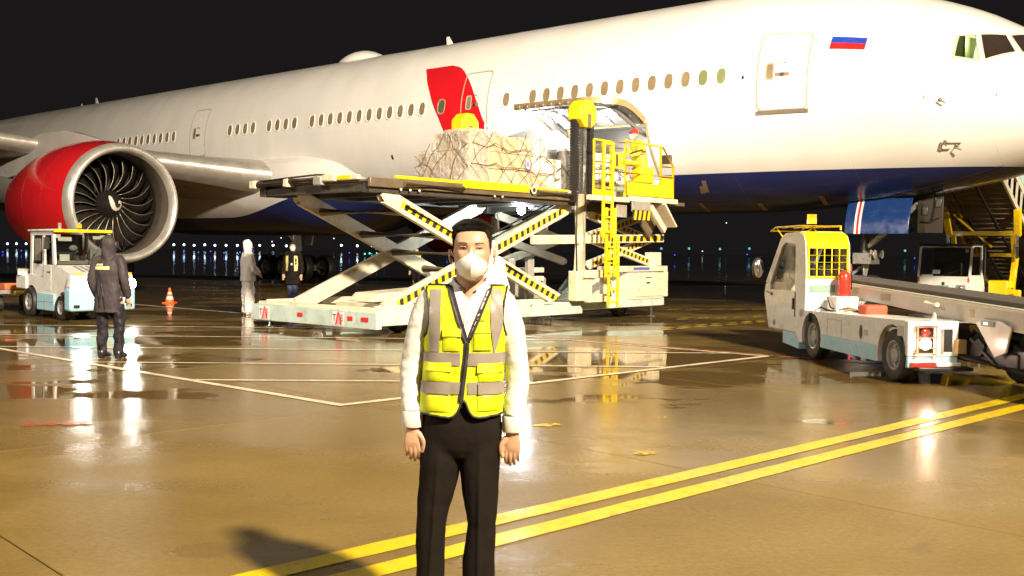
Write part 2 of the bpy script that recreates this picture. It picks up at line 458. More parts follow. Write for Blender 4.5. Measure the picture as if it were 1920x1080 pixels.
def pchip(x, y, q):
    h = np.diff(x); d = np.diff(y) / h; m = np.zeros(len(x)); m[0] = d[0]; m[-1] = d[-1]
    for i in range(1, len(x) - 1):
        if d[i - 1] * d[i] > 0:
            w1 = 2 * h[i] + h[i - 1]; w2 = h[i] + 2 * h[i - 1]; m[i] = (w1 + w2) / (w1 / d[i - 1] + w2 / d[i])
    i = int(np.clip(np.searchsorted(x, q) - 1, 0, len(x) - 2)); t = (q - x[i]) / h[i]
    return float((1 + 2 * t) * (1 - t) ** 2 * y[i] + t * (1 - t) ** 2 * h[i] * m[i] + t * t * (3 - 2 * t) * y[i + 1] + t * t * (t - 1) * h[i] * m[i + 1])
_sec = {}
def section(s):
    k = round(s, 4)
    if k not in _sec:
        x = min(max(s - SN, 0), 74)
        _sec[k] = (pchip(TX, TT, x), pchip(TX, TB, x), pchip(TX, TW, x))
    return _sec[k]
def fus(s, t, off=0.0):
    """point on the skin at station s, angle t (degrees above starboard)"""
    a, b, w = section(s); m = (a + b) / 2; r = radians(t)
    return Vector((s, (w + off) * cos(r), m + ((a - b) / 2 + off) * sin(r)))

def skin_material(name, rule):
    m = bpy.data.materials.new(name); m.use_nodes = True
    nt = m.node_tree; L = nt.links; b = nt.nodes['Principled BSDF']
    tc = nd(nt, 'TexCoord'); sp = nd(nt, 'SeparateXYZ'); L.new(tc.outputs['Object'], sp.inputs[0])
    def mth(op, x, y):
        r = nd(nt, 'Math', operation=op)
        for i, k in enumerate((x, y)):
            if isinstance(k, (int, float)): r.inputs[i].default_value = k
            else: L.new(k, r.inputs[i])
        return r.outputs[0]
    if rule == 'body': lim = -2.10
    else:
        mr = nd(nt, 'MapRange'); mr.interpolation_type = 'SMOOTHSTEP'
        mr.inputs[1].default_value = 15; mr.inputs[2].default_value = 23; mr.inputs[3].default_value = -2.1; mr.inputs[4].default_value = -3.15
        L.new(sp.outputs[0], mr.inputs[0]); lim = mr.outputs[0]
    blue = mth('LESS_THAN', sp.outputs[2], lim)
    # skin joints: thin darker lines round the barrel and along it
    fx = mth('FRACT', mth('MULTIPLY', sp.outputs[0], 1 / 3.2), 0); lx = mth('LESS_THAN', fx, 0.0035)
    ang = mth('ARCTAN2', sp.outputs[2], sp.outputs[1]); fa = mth('FRACT', mth('ADD', mth('MULTIPLY', ang, 3.2), 0.13), 0); la = mth('LESS_THAN', fa, 0.006)
    seam = mth('MULTIPLY', mth('MAXIMUM', lx, la), 0.20)
    n = nd(nt, 'TexNoise'); n.inputs['Scale'].default_value = 0.9; n.inputs['Detail'].default_value = 6
    mp = nd(nt, 'Mapping'); mp.inputs['Scale'].default_value = (1.0, 1.0, 0.35); L.new(tc.outputs['Object'], mp.inputs[0]); L.new(mp.outputs[0], n.inputs['Vector'])
    mr = nd(nt, 'MapRange'); mr.inputs[1].default_value = 0.3; mr.inputs[2].default_value = 0.7; mr.inputs[3].default_value = 0.93; mr.inputs[4].default_value = 1.03
    L.new(n.outputs[0], mr.inputs[0])
    mix = nd(nt, 'Mix', data_type='RGBA'); mix.inputs[6].default_value = (0.82, 0.80, 0.765, 1); mix.inputs[7].default_value = (0.014, 0.023, 0.125, 1)
    L.new(blue, mix.inputs[0])
    mix2 = nd(nt, 'Mix', data_type='RGBA'); mix2.inputs[7].default_value = (0.25, 0.23, 0.2, 1); L.new(seam, mix2.inputs[0]); L.new(mix.outputs[2], mix2.inputs[6])
    vm = nd(nt, 'VectorMath', operation='SCALE'); L.new(mix2.outputs[2], vm.inputs[0]); L.new(mr.outputs[0], vm.inputs['Scale'])
    L.new(vm.outputs[0], b.inputs['Base Color'])
    r = nd(nt, 'MapRange'); r.inputs[1].default_value = 0.3; r.inputs[2].default_value = 0.7; r.inputs[3].default_value = 0.13; r.inputs[4].default_value = 0.24
    L.new(n.outputs[0], r.inputs[0]); L.new(r.outputs[0], b.inputs['Roughness'])
    nb = nd(nt, 'TexNoise'); nb.inputs['Scale'].default_value = 1.6; nb.inputs['Detail'].default_value = 2; L.new(tc.outputs['Object'], nb.inputs['Vector'])
    bp = nd(nt, 'Bump'); bp.inputs['Strength'].default_value = 0.10; bp.inputs['Distance'].default_value = 0.03
    L.new(nb.outputs[0], bp.inputs['Height']); L.new(bp.outputs[0], b.inputs['Normal'])
    return m
SKIN = skin_material('airliner_paint', 'body'); SKINF = skin_material('fairing_paint', 'fairing')
WHITE = pbr('airliner_white', (0.82, 0.80, 0.765), 0.2, var=0.05)
GREYW = pbr('wing_grey', (0.42, 0.40, 0.37), 0.35, var=0.12, nscale=1.5)
SILVER = pbr('bare_metal', (0.62, 0.59, 0.54), 0.38, 0.55, var=0.1, nscale=3)
REDP = pbr('airliner_red', (0.62, 0.012, 0.018), 0.16, var=0.05, nscale=1.5, coat=0.3)
NAVY = pbr('airliner_navy', (0.012, 0.022, 0.12), 0.2, var=0.1)
BLUEP = pbr('door_blue', (0.009, 0.033, 0.135), 0.22, var=0.12)
DKMET = pbr('dark_metal', (0.10, 0.095, 0.09), 0.4, 0.8, var=0.2)
STEEL = pbr('gear_steel', (0.35, 0.34, 0.33), 0.35, 0.6, var=0.2)
BLACK = pbr('black_rubber', (0.016, 0.015, 0.015), 0.6, var=0.3, nscale=20, bump=0.2)
TYRE = pbr('tyre_rubber', (0.022, 0.020, 0.019), 0.55, var=0.3, nscale=12, dirt=0.35, dirtcol=(0.07, 0.055, 0.04))
SEAL = pbr('door_seal', (0.40, 0.37, 0.28), 0.5, var=0.1)
SILLG = pbr('sill_grey', (0.24, 0.19, 0.17), 0.4, 0.3)
PANE = glass_mat('cabin_pane', (0.27, 0.205, 0.12), 0.25)
PANEG = glass_mat('cabin_pane_green', (0.22, 0.25, 0.11), 0.2)

def plamp(name, p, w, col, r=.12, parent=plane):
    l = bpy.data.lights.new(name, 'POINT'); l.energy = w; l.color = col; l.shadow_soft_size = r
    o = bpy.data.objects.new(name, l); COL.objects.link(o); o.parent = parent; o.location = p; return o
# ---- fuselage barrel, with the cargo hatch left open
CS0, CS1, CT0, CT1 = 2.35, 5.0, -50.0, -14.0
ss = sorted(set([SN + x for x in (0.003, .05, .15, .3, .5, .75, 1, 1.35, 1.7, 2.1, 2.5, 3, 3.5, 4, 4.5, 5, 5.5, 6, 6.6, 7.2, 8, 9, 10, 11)] +
                [CS0, CS1, -5.98, -5.60] + [2.0, 3.2, 4.1, 6, 8, 10, 12, 14, 17, 20, 24, 28, 32, 36, 40, 44] + [46, 48, 50, 52, 54, 56, 58, 60, 62, 63.5, 64.1]))
tt = sorted(set([-180 + 4 * k for k in range(90)] + [CT0, CT1]))
mb = MB(SKIN); n = len(tt)
for s in ss: mb.v.extend(tuple(fus(s, t)) for t in tt)
for i in range(len(ss) - 1):
    for j in range(n):
        k = (j + 1) % n
        if CS0 - 1e-6 <= ss[i] < CS1 - 1e-6 and CT0 - 1e-6 <= tt[j] < CT1 - 1e-6: continue
        if -5.981 < ss[i] < -5.61 and 19.9 < tt[j] < 35.9: continue
        mb.f.append((i * n + j, i * n + k, (i + 1) * n + k, (i + 1) * n + j)); mb.mi.append(0)
mb.f.append(tuple(range(n))); mb.mi.append(0)
fuselage = mb.build('fuselage', plane, smooth=60)

def patch(rows, off, mat, name, parent, thick=0.0, smooth=60):
    """rows: list of (t, s_left, s_right); a skin panel that follows the barrel"""
    b = MB(mat); ns = 6; g0 = []
    for t, a, c in rows: g0.append([fus(a + (c - a) * k / ns, t, off) for k in range(ns + 1)])
    b.loft(g0, closed=False, cap=False)
    if thick:
        edge = [r[0] for r in g0] + g0[-1][1:] + [r[-1] for r in g0[::-1]][1:] + g0[0][::-1][1:-1]
        low = [Vector((p.x, p.y * (1 - thick / 3.1), p.z * (1 - thick / 3.1))) for p in edge]
        b.loft([edge + [edge[0]], low + [low[0]]], closed=False, cap=False)
    return b.build(name, parent, smooth=smooth)
def rrows(s0, s1, t0, t1, rad, rs, n=14):
    """rounded rectangle rows; rad corner in metres"""
    rows = []; dt = math.degrees(rad / 3.1)
    ts = [t0 + dt * (1 - cos(pi / 2 * k / 5)) for k in range(6)] + [t0 + dt + (t1 - t0 - 2 * dt) * k / n for k in range(1, n)] + [t1 - dt * (1 - cos(pi / 2 * (5 - k) / 5)) for k in range(6)]
    for t in ts:
        e = min(t - t0, t1 - t) / dt
        ins = rad * (1 - sqrt(max(0, 1 - (1 - min(e, 1)) ** 2)))
        rows.append((t, s0 + ins, s1 - ins))
    return rows
def oval_pts(s, t, hs, ht, off, n=20, p=2.6):
    out = []
    for k in range(n):
        a = 2 * pi * k / n; c, d = cos(a), sin(a)
        out.append(fus(s + hs * math.copysign(abs(c) ** (2 / p), c), t + math.degrees(ht / 3.1) * math.copysign(abs(d) ** (2 / p), d), off))
    return out
def window(s, t=7.0, pane=PANE, hs=0.155, ht=0.235, frame=WHITE):
    b = MB(frame)
    b.loft([oval_pts(s, t, hs * 1.16, ht * 1.12, 0.001), oval_pts(s, t, hs * 1.13, ht * 1.09, 0.022), oval_pts(s, t, hs * 1.02, ht * 1.01, 0.024), oval_pts(s, t, hs * 0.80, ht * 0.86, 0.002)], cap=False)
    w = b.build('window', plane, smooth=50)
    q = MB(pane); q.add(oval_pts(s, t, hs * 0.83, ht * 0.89, 0.006) + [fus(s, t, 0.006)], [(20, k, (k + 1) % 20) for k in range(20)])
    q.build('pane', w, smooth=50)
    return w
idxs = list(range(0, 13)) + [14, 21] + list(range(22, 33)) + [34, 35, 36, 37, 39, 40, 41, 42] + list(range(50, 60))
for i in idxs: window(i * 0.5334, pane=PANEG if i < 2 else PANE)
window(10.29)
# ---- red swoosh painted across the second door
rows = []
lft = [(-25, 9.55), (-11, 10.10), (0, 10.39), (10, 10.74), (16.5, 10.94), (25, 11.24), (30, 11.39), (35.6, 11.59)]
rgt = [(-25, 8.2), (-11, 8.15), (-3.5, 8.4), (6, 8.65), (16.5, 9.0), (23.5, 9.3), (29, 9.6), (32.5, 9.85), (34.5, 10.1), (35.6, 10.34)]
for k in range(34):
    t = -25 + 60.6 * k / 33
    rows.append((t, float(np.interp(t, [r[0] for r in rgt], [r[1] for r in rgt])), float(np.interp(t, [r[0] for r in lft], [r[1] for r in lft]))))
patch(rows, 0.003, REDP, 'red_swoosh', plane)
window(10.29, pane=PANEG, frame=pbr('swoosh_window_rim', (0.55, 0.45, 0.38), 0.3))
# ---- doors
def cabin_door(s0, s1, t0, t1, wt, frame_only=False, swoosh=False):
    ring = MB(SEAL)
    ro = rrows(s0, s1, t0, t1, 0.16, 0); ri = rrows(s0 + .035, s1 - .035, t0 + .7, t1 - .7, 0.14, 0)
    def loop(r, off): return [fus(a, t, off) for t, a, c in r] + [fus(c, t, off) for t, a, c in r[::-1]]
    ring.loft([loop(ro, 0.002), loop(ro, 0.012), loop(ri, 0.012), loop(ri, 0.004)], cap=False)
    d = ring.build('door', plane, smooth=40)
    if not swoosh: patch(ri, 0.0075, WHITE, 'door_panel', d)
    # small door window with rounded frame, and the handle plate
    ws = s1 - 0.34
    w = MB(SEAL); w.loft([oval_pts(ws, wt, .12, .24, 0.008, 20, 5), oval_pts(ws, wt, .115, .235, 0.022, 20, 5), oval_pts(ws, wt, .075, .19, 0.012, 20, 5)], cap=False)
    w.build('window_frame', d, smooth=50)
    q = MB(PANE); q.add(oval_pts(ws, wt, .08, .195, 0.013, 20, 5) + [fus(ws, wt, 0.013)], [(20, k, (k + 1) % 20) for k in range(20)]); q.build('pane', d)
    h = MB(pbr('handle_plate', (0.33, 0.16, 0.10), 0.4)); hs = (s0 + s1) / 2
    for e in (-0.11, 0.11):
        h.add([fus(hs + e + x, wt - 1.6 + y, 0.014) for x, y in ((-.075, -.9), (.075, -.9), (.075, .9), (-.075, .9))], [(0, 1, 2, 3)])
    h.use(DKMET).add([fus(hs + .06 * cos(k), wt - 1.7 + 1.1 * sin(k), 0.016) for k in np.linspace(0, 6.0, 12)], [tuple(range(12))])
    h.tube([fus(hs - .12 + .24 * k / 6, wt + 3.4 + 1.1 * sin(pi * k / 6), 0.014) for k in range(7)], 0.008, 6)
    h.build('handle', d, smooth=40)
    si = MB(SILLG); r0 = [(s0 - .01) + (s1 - s0 + .02) * k / 6 for k in range(7)]
    si.loft([[fus(s, t0 - 1.5, 0.0) for s in r0], [fus(s, t0 - 1.5, 0.035) for s in r0], [fus(s, t0 + 0.1, 0.035) for s in r0], [fus(s, t0 + 0.3, 0.0) for s in r0]], closed=False, cap=False)
    if not frame_only: si.build('door_sill', d)
    return d
cabin_door(-2.34, -1.0, -11.5, 28.0, 7.5)
cabin_door(8.22, 9.40, -10.5, 27.0, 7.5, True, True)
cabin_door(24.16, 25.34, -10.5, 27.5, 7.5, True)
# ---- flag
fl = MB(WHITE)
def flag_band(t0, t1, mat, name):
    sl = lambda t, s: s - (t - 18.5) * 0.0035
    patch([(t, sl(t, -2.78), sl(t, -3.62)) for t in np.linspace(t0, t1, 4)], 0.004, mat, name, plane)
flag_band(25.6, 29.1, pbr('flag_white', (0.8, 0.8, 0.78), 0.3), 'flag_stripe'); flag_band(22.1, 25.6, pbr('flag_blue', (0.02, 0.06, 0.42), 0.3), 'flag_stripe')
flag_band(18.6, 22.1, pbr('flag_red', (0.66, 0.02, 0.02), 0.3), 'flag_stripe')
# ---- flight deck windows (side windows of the starboard half and their mirror)
CK = pbr('cockpit_frame', (0.62, 0.52, 0.40), 0.35)
COCK = [[(-5.56, 18.5), (-6.11, 20.0), (-5.91, 39.5), (-5.56, 34.5)], [(-6.22, 21.5), (-6.76, 34.5), (-6.46, 49.0), (-6.01, 41.0)], [(-6.90, 36.0), (-7.45, 60.0), (-6.95, 68.0), (-6.56, 51.0)]]
GLS = [clear_glass('flightdeck_clear', (.80, .86, .74)), glass_mat('flightdeck_glass', (0.03, 0.022, 0.018), 0.06), glass_mat('flightdeck_glass', (0.03, 0.022, 0.018), 0.06)]
for side in (1, -1):
    for q, gm in zip(COCK, GLS):
        c = (sum(p[0] for p in q) / 4, sum(p[1] for p in q) / 4)
        def P(u, v, k, off):
            s = (q[0][0] * (1 - u) + q[1][0] * u) * (1 - v) + (q[3][0] * (1 - u) + q[2][0] * u) * v
            t = (q[0][1] * (1 - u) + q[1][1] * u) * (1 - v) + (q[3][1] * (1 - u) + q[2][1] * u) * v
            p = fus(c[0] + (s - c[0]) * k, c[1] + (t - c[1]) * k, off); return Vector((p.x, p.y * side, p.z))
        border = [(x / 6, 0) for x in range(6)] + [(1, x / 6) for x in range(6)] + [(1 - x / 6, 1) for x in range(6)] + [(0, 1 - x / 6) for x in range(6)]
        fr = MB(CK); fr.loft([[P(u, v, 1.09, 0.0) for u, v in border], [P(u, v, 1.06, 0.02) for u, v in border], [P(u, v, 1.0, 0.02) for u, v in border], [P(u, v, .98, 0.006) for u, v in border]], cap=False)
        f = fr.build('cockpit_window', plane, smooth=40)
        pn = MB(gm); pn.loft([[P(u / 6, v / 6, 0.99, 0.008) for u in range(7)] for v in range(7)], closed=False, cap=False); pn.build('pane', f, smooth=60)
# the lit flight deck behind the aftmost starboard pane: bulkhead, locker edge, seat and headset shapes
FDG = pbr('flight_deck_green', (.20, .25, .10), .6, var=.12, nscale=3); FDD = pbr('flight_deck_dark', (.030, .024, .02), .6, var=.2)
b = MB(FDG)
bk = [fus(-5.12, t, -.10) for t in range(-12, 81, 6)]; b.add([(-5.12, .12, bk[0].z)] + [(p.x, p.y, p.z) for p in bk] + [(-5.12, .12, bk[-1].z)], [tuple(range(len(bk) + 2))])
b.add([(-5.13, .12, -.5), (-6.7, .12, -.5), (-6.7, .12, .85), (-5.13, .12, 1.6)], [(0, 1, 2, 3)]); b.bb(-5.42, -5.13, .5, .95, -.2, 1.2); b.use(FDD).bb(-5.44, -5.40, .97, 1.0, -.2, 1.1); fd = b.build('flight_deck', plane)
b = MB(FDD); b.ball((-5.98, 1.35, .50), (.13, .12, .15), 12, 8); b.ball((-5.86, 1.25, .18), (.26, .28, .22), 12, 8); b.bb(-5.80, -5.66, 1.1, 1.5, -.1, .42); b.tube([(-6.02, 1.46, .45), (-6.12, 1.46, .36), (-6.2, 1.40, .34)], .03, 6); b = remeshed(b.build('seat', fd), .02, 2)
b = MB(pbr('flight_deck_tan', (.30, .24, .12), .6)); b.bb(-6.14, -5.98, 1.5, 1.62, .14, .34); b.build('locker', fd, bevel=.02)
plamp('dome_light', (-5.6, .9, .95), 34, (1.0, .95, .78), .1)
# ---- probes, placard corners, antennas, satellite dome
pr_ = MB(pbr('probe_grey', (.22, .18, .14), .4, .4))
for (s, t, a) in ((-5.36, -8, 0.14), (-5.38, -34, 0.05), (-5.6, -37.5, 0.12)):
    p = fus(s, t, 0.0); pr_.ball(p, 0.045, 10, 6); pr_.tube([fus(s, t, 0.02), fus(s, t, 0.1), fus(s - a, t - 1.5, 0.13)], 0.017, 6)
for (s, t, d) in ((-5.01, -6, 1), (-6.51, -2.5, -1)):
    pr_.bar(fus(s, t, 0.004), fus(s - 0.12 * d, t, 0.004), 0.012, 0.008); pr_.bar(fus(s, t, 0.004), fus(s, t - 1.9, 0.004), 0.012, 0.008)
pr_.build('air_data_probe', plane)
pb = MB(pbr('cover_brown', (.30, .24, .17), .5)); pb.bar(fus(-5.30, -34, .01), fus(-5.24, -38.5, .01), 0.05, 0.07); pb.bar(fus(-5.3, -34, .03), fus(-5.72, -35.5, .03), 0.02, 0.02); pb.bar(fus(-5.24, -38.5, .03), fus(-5.45, -39, .03), 0.03, 0.02); pb.build('static_port_cover', plane)
vt = MB(DKMET); vt.add(oval_pts(12.84, -21.5, .05, .09, 0.004), [tuple(range(20))]); vt.add(oval_pts(-0.62, 5.5, .035, .05, 0.004), [tuple(range(20))]); vt.build('drain_vent', plane)
rd = MB(WHITE); rings = []
for k in range(13):
    u = k / 12; s = 16.45 + 2.75 * u; h = 0.52 * (sin(pi * min(1, u * 1.05)) ** 0.75) * (1.15 - 0.35 * u) + 0.001; w = 0.8 * sin(pi * (0.02 + .96 * u)) ** 0.6
    rings.append([Vector((s, w * cos(a), 2.98 + h * sin(a))) for a in np.linspace(0, pi, 14)])
rd.loft(rings[::-1] if False else rings, closed=False, cap=False); rd.build('satellite_dome', plane, smooth=60)
for (s, h, c) in ((12.9, 0.40, 0.42), (39.5, 0.42, 0.4), (41.2, 0.24, 0.25)):
    an = MB(WHITE); an.add([(s - c / 2, -.02, 3.05), (s + c / 2, -.02, 3.05), (s + c / 2, .02, 3.05), (s - c / 2, .02, 3.05), (s + c * .25, -.01, 3.1 + h), (s + c * .6, -.01, 3.1 + h), (s + c * .6, .01, 3.1 + h), (s + c * .25, .01, 3.1 + h)],
                           [(4, 5, 6, 7), (0, 1, 5, 4), (1, 2, 6, 5), (2, 3, 7, 6), (3, 0, 4, 7)]); an.build('blade_antenna', plane, bevel=0.01)
# ---- wing body fairing
fb = MB(SKINF); rings = []
for s in np.linspace(13.6, 38, 34):
    e = min(1, max(0, (s - 13.6) / 5.0)); e = e * e * (3 - 2 * e)
    e2 = min(1, max(0, (38 - s) / 9.0)); e2 = e2 * e2 * (3 - 2 * e2); e = e * e2
    cy, cz, wy, hz = 0, -1.35, 2.45 + 1.05 * e, 1.5 + 0.98 * e
    rings.append([Vector((s, wy * math.copysign(abs(cos(a)) ** .8, cos(a)), cz + hz * math.copysign(abs(sin(a)) ** .8, sin(a)) * (1 if sin(a) < 0 else 0.30))) for a in np.linspace(0, 2 * pi, 49)[:-1]])
fb.loft(rings); fb.build('belly_fairing', plane, smooth=60)
# ---- wings
def foil(n=15, t=0.12):
    xs = [0.5 * (1 - cos(pi * k / n)) for k in range(n + 1)]
    th = lambda x: 5 * t * (0.2969 * sqrt(x) - 0.126 * x - 0.3516 * x * x + 0.2843 * x ** 3 - 0.1015 * x ** 4)
    return [(x, th(x) * 0.9) for x in xs] + [(x, -th(x) * 1.05) for x in xs[::-1][1:-1]]
def wing(side):
    b = MB(GREYW); rings = []; le = []
    for y, sle, ch, z, t in ((1.5, 17.6, 14.8, -1.75, .135), (2.8, 18.5, 13.6, -1.6, .13), (5, 19.97, 11.3, -1.38, .12), (8, 21.98, 8.9, -1.02, .115), (10, 23.3, 7.6, -.75, .11), (16, 27.3, 6.0, 0.1, .105), (24, 32.7, 3.9, 1.35, .10), (31, 37.4, 1.9, 2.6, .10)):
        r = [Vector((sle + x * ch, y * side, z + zz * ch)) for x, zz in foil(15, t)]
        rings.append(r); le.append((sle, y, z, ch, t))
    b.loft(rings); w = b.build('wing', plane, smooth=60)
    s = MB(SILVER); rr = []
    for sle, y, z, ch, t in le[1:]:
        f = [p for p in foil(15, t * 1.04)]; m = len(f); sel = [f[k % m] for k in range(-3, 4)]
        rr.append([Vector((sle - .02 + x * ch, y * side, z + zz * ch)) for x, zz in sel])
    s.loft(rr, closed=False, cap=False); s.build('leading_edge', w, smooth=60)
    # flap track fairings
    for y, s0, z in ((7, 29.5, -1.5), (13.5, 30, -.7), (19, 33, .2)):
        f = MB(GREYW); rr = []
        for u in np.linspace(0, 1, 10):
            r = 0.34 * sin(pi * (0.03 + .94 * u)) ** .7
            rr.append([Vector((s0 + 4 * u, side * (y + .6 * r * cos(a)), z - .1 + r * sin(a))) for a in np.linspace(0, 2 * pi, 13)[:-1]])
        f.loft(rr); f.build('flap_fairing', w, smooth=60)
    return w
wing(1); wing(-1)
# ---- engines
FANB = pbr('fan_blade', (0.11, 0.10, 0.09), 0.32, 0.85, var=0.2); FANE = pbr('fan_edge', (0.34, 0.29, 0.23), 0.4, 0.8)
LINER = pbr('inlet_liner', (0.15, 0.125, 0.10), 0.45, 0.2, var=0.08, nscale=4); INBLK = pbr('fan_case', (0.03, 0.028, 0.026), 0.5)
blade_src = None
def engine(side):
    global blade_src
    MX = Matrix.Translation((17.75, 10 * side, -2.95)) @ Matrix(((0, 0, 1, 0), (0, 1, 0, 0), (-1, 0, 0, 0), (0, 0, 0, 1))) @ Matrix.Rotation(radians(0), 4, 'X')
    c = MB(REDP)
    c.lathe([(1.972, .34), (2.05, .8), (2.115, 1.5), (2.12, 2.3), (2.05, 3.2), (1.92, 4.1), (1.74, 4.9), (1.58, 5.5), (1.50, 5.5)], MX, 72)
    e = c.build('engine', plane, smooth=50)
    l = MB(SILVER); l.lathe([(1.974, .35), (1.958, .25), (1.92, .12), (1.86, .03), (1.80, 0.0), (1.74, .03), (1.69, .12), (1.655, .28)], MX, 72); l.build('inlet_lip', e, smooth=60)
    n = MB(LINER); n.lathe([(1.655, .28), (1.63, .5), (1.63, .85), (1.66, 1.12)], MX, 72); n.use(INBLK); n.lathe([(1.66, 1.12), (1.68, 1.3), (1.68, 2.0), (0.3, 2.0)], MX, 72); n.build('inlet_liner', e, smooth=50)
    sp = MB(pbr('spinner_black', (0.018, 0.017, 0.016), 0.35)); sp.lathe([(0.01, .68), (.10, .70), (.22, .80), (.34, .96), (.43, 1.14), (.46, 1.3), (.46, 1.6)], MX, 40)
    # white comma painted on the spinner: (right, up, half width) seen from the front
    sp.use(pbr('spinner_white', (0.8, 0.76, 0.66), 0.4))
    cm = [(-.14, .26, .02), (-.145, .20, .045), (-.145, .10, .052), (-.13, 0, .055), (-.10, -.09, .055), (-.04, -.16, .055), (.04, -.19, .052), (.12, -.17, .05), (.18, -.11, .048), (.205, -.03, .046), (.19, .05, .044), (.14, .08, .045), (.10, .05, .05), (.10, .01, .04)]
    if side < 0: cm = [(y_, -x_, w_) for x_, y_, w_ in cm]
    L_, R_ = [], []
    for k, (x_, y_, w_) in enumerate(cm):
        a_, b_ = cm[max(0, k - 1)], cm[min(len(cm) - 1, k + 1)]; dx, dy = b_[0] - a_[0], b_[1] - a_[1]; q_ = max(1e-6, sqrt(dx * dx + dy * dy)); nx, ny = -dy / q_, dx / q_
        for lst, sg in ((L_, 1), (R_, -1)):
            r_, u_ = x_ + nx * w_ * sg, y_ + ny * w_ * sg; rad = sqrt(r_ * r_ + u_ * u_)
            h_ = float(np.interp(rad, [.01, .10, .22, .34, .43], [.68, .70, .80, .96, 1.14])) - 0.035
            lst.append(MX @ Vector((-u_, -r_, h_)))
    sp.loft([L_, R_], closed=False, cap=False)
    sp.build('spinner', e, smooth=50)
    # 22 curved wide-chord blades
    if blade_src is None:
        bl = MB(FANB, FANE); rr = []
        for k in range(11):
            u = k / 10; r = .44 + 1.2 * u
            tw = radians(28 + 34 * u); ch = .30 + .20 * sin(pi * min(1, u * .75 + .1))
            sweep = 0.26 * sin(2.6 * u) * (1 - .25 * u) - .42 * max(0, u - .62) ** 1.2
            row = []
            for q in (-1.0, -0.92, 0, 1.0):
                lx = q * ch / 2
                yy = sweep + lx * sin(tw); zz = 1.32 + lx * cos(tw) + 0.0
                row.append(Vector((r, yy, zz + .02 * (q == 0))))
            rr.append(row)
        for i in range(10):
            for j in range(3):
                pass
        o = len(bl.v)
        for r in rr: bl.v.extend(tuple(p) for p in r)
        for i in range(10):
            for j in range(3):
                bl.f.append((i * 4 + j, i * 4 + j + 1, (i + 1) * 4 + j + 1, (i + 1) * 4 + j)); bl.mi.append(1 if j == 0 else 0)
        blade_src = bl.build('fan_blade', e, smooth=60); blade_src.modifiers.new('t', 'SOLIDIFY').thickness = 0.02
        blade_src.matrix_local = MX
        first = True
    else: first = False
    for k in range(22):
        M = MX @ Matrix.Rotation(2 * pi * k / 22 + .1, 4, 'Z')
        if first and k == 0: blade_src.matrix_local = M; continue
        o = bpy.data.objects.new('fan_blade', blade_src.data); COL.objects.link(o); o.parent = e; o.matrix_local = M
        o.modifiers.new('t', 'SOLIDIFY').thickness = 0.02
    ex = MB(DKMET); ex.lathe([(1.50, 5.45), (1.2, 5.5), (1.05, 6.2), (.8, 7.0), (.6, 7.1), (.35, 7.8), (.02, 8.2)], MX, 40); ex.build('exhaust_core', e, smooth=50)
    seamr = MB(pbr('cowl_seam', (0.30, 0.02, 0.02), 0.4)); 
    for h, r in ((1.55, 2.117), (3.0, 2.079)): seamr.lathe([(r + .002, h - .012), (r + .006, h - .008), (r + .006, h + .008), (r + .002, h + .012)], MX, 72)
    seamr.build('cowl_joint', e)
    py = MB(GREYW); ps = lambda s, z, w: [Vector((s, 10 * side + w * q, z)) for q in (-1, 1)]
    rr = []
    for s, z0, z1, w in ((19.2, -1.15, -.85, .05), (20.2, -1.2, -.62, .25), (21.5, -1.3, -.38, .33), (23.2, -1.6, -.35, .36), (26, -1.9, -.7, .36), (29, -1.5, -1.0, .2), (30.5, -1.3, -1.2, .04)):
        rr.append([Vector((s, 10 * side - w, z0)), Vector((s, 10 * side + w, z0)), Vector((s, 10 * side + w * .8, z1)), Vector((s, 10 * side - w * .8, z1))])
    py.loft(rr); py.build('pylon', e, smooth=50, bevel=0.06)
    return e
engine(1); engine(-1)
# ---- tail (outside the picture to the left)
tf = MB(WHITE); tf.loft([[Vector((s0 + x * ch, zz * ch, z)) for x, zz in foil(10, .1)] for s0, ch, z in ((55.5, 8.0, 2.7), (62.0, 3.8, 12.3))]); tf.build('tail_fin', plane, smooth=60)
for sd in (1, -1):
    ts = MB(GREYW); ts.loft([[Vector((s0 + x * ch, y * sd, z + zz * ch)) for x, zz in foil(10, .1)] for s0, ch, y, z in ((55, 6.5, 1.0, 1.3), (61, 2.2, 10.7, 2.2))]); ts.build('tailplane', plane, smooth=60)
# ---- landing gear
def wheel(c, r, w, parent, axis=(0, 1, 0), name='wheel', rim=None, rr=0.56):
    d = Vector(axis).normalized(); x, y, _ = basis(d); M = Matrix((x, y, d)).transposed().to_4x4(); M.translation = Vector(c)
    t = MB(TYRE); h = w / 2
    t.lathe([(r * rr, -h * .82), (r * .80, -h), (r * .93, -h * .9), (r * .99, -h * .62), (r, -h * .45), (r * .985, -h * .42), (r * .985, -h * .36), (r, -h * .33), (r, -h * .05), (r * .985, -h * .03), (r * .985, h * .03), (r, h * .05), (r, h * .33), (r * .985, h * .36), (r * .985, h * .42), (r, h * .45), (r * .99, h * .62), (r * .93, h * .9), (r * .80, h), (r * rr, h * .82)], M, 40)
    o = t.build(name, parent, smooth=40)
    q = MB(rim or STEEL)
    for sg in (1, -1):
        q.lathe([(r * rr * 1.02, sg * h * .84), (r * rr * .97, sg * h * .88), (r * rr * .88, sg * h * .80), (r * rr * .80, sg * h * .45), (r * .30, sg * h * .38), (r * .26, sg * h * .7), (r * .12, sg * h * .78), (.005, sg * h * .78)], M, 28)
        for k in range(8):
            a = 2 * pi * k / 8; q.use(DKMET).cyl(M @ Vector((r * rr * .6 * cos(a), r * rr * .6 * sin(a), sg * h * .35)), M @ Vector((r * rr * .6 * cos(a), r * rr * .6 * sin(a), sg * h * .47)), r * .055, 8); q.use(rim or STEEL)
    q.build('rim', o, smooth=40)
    return o
GZ = -5.86
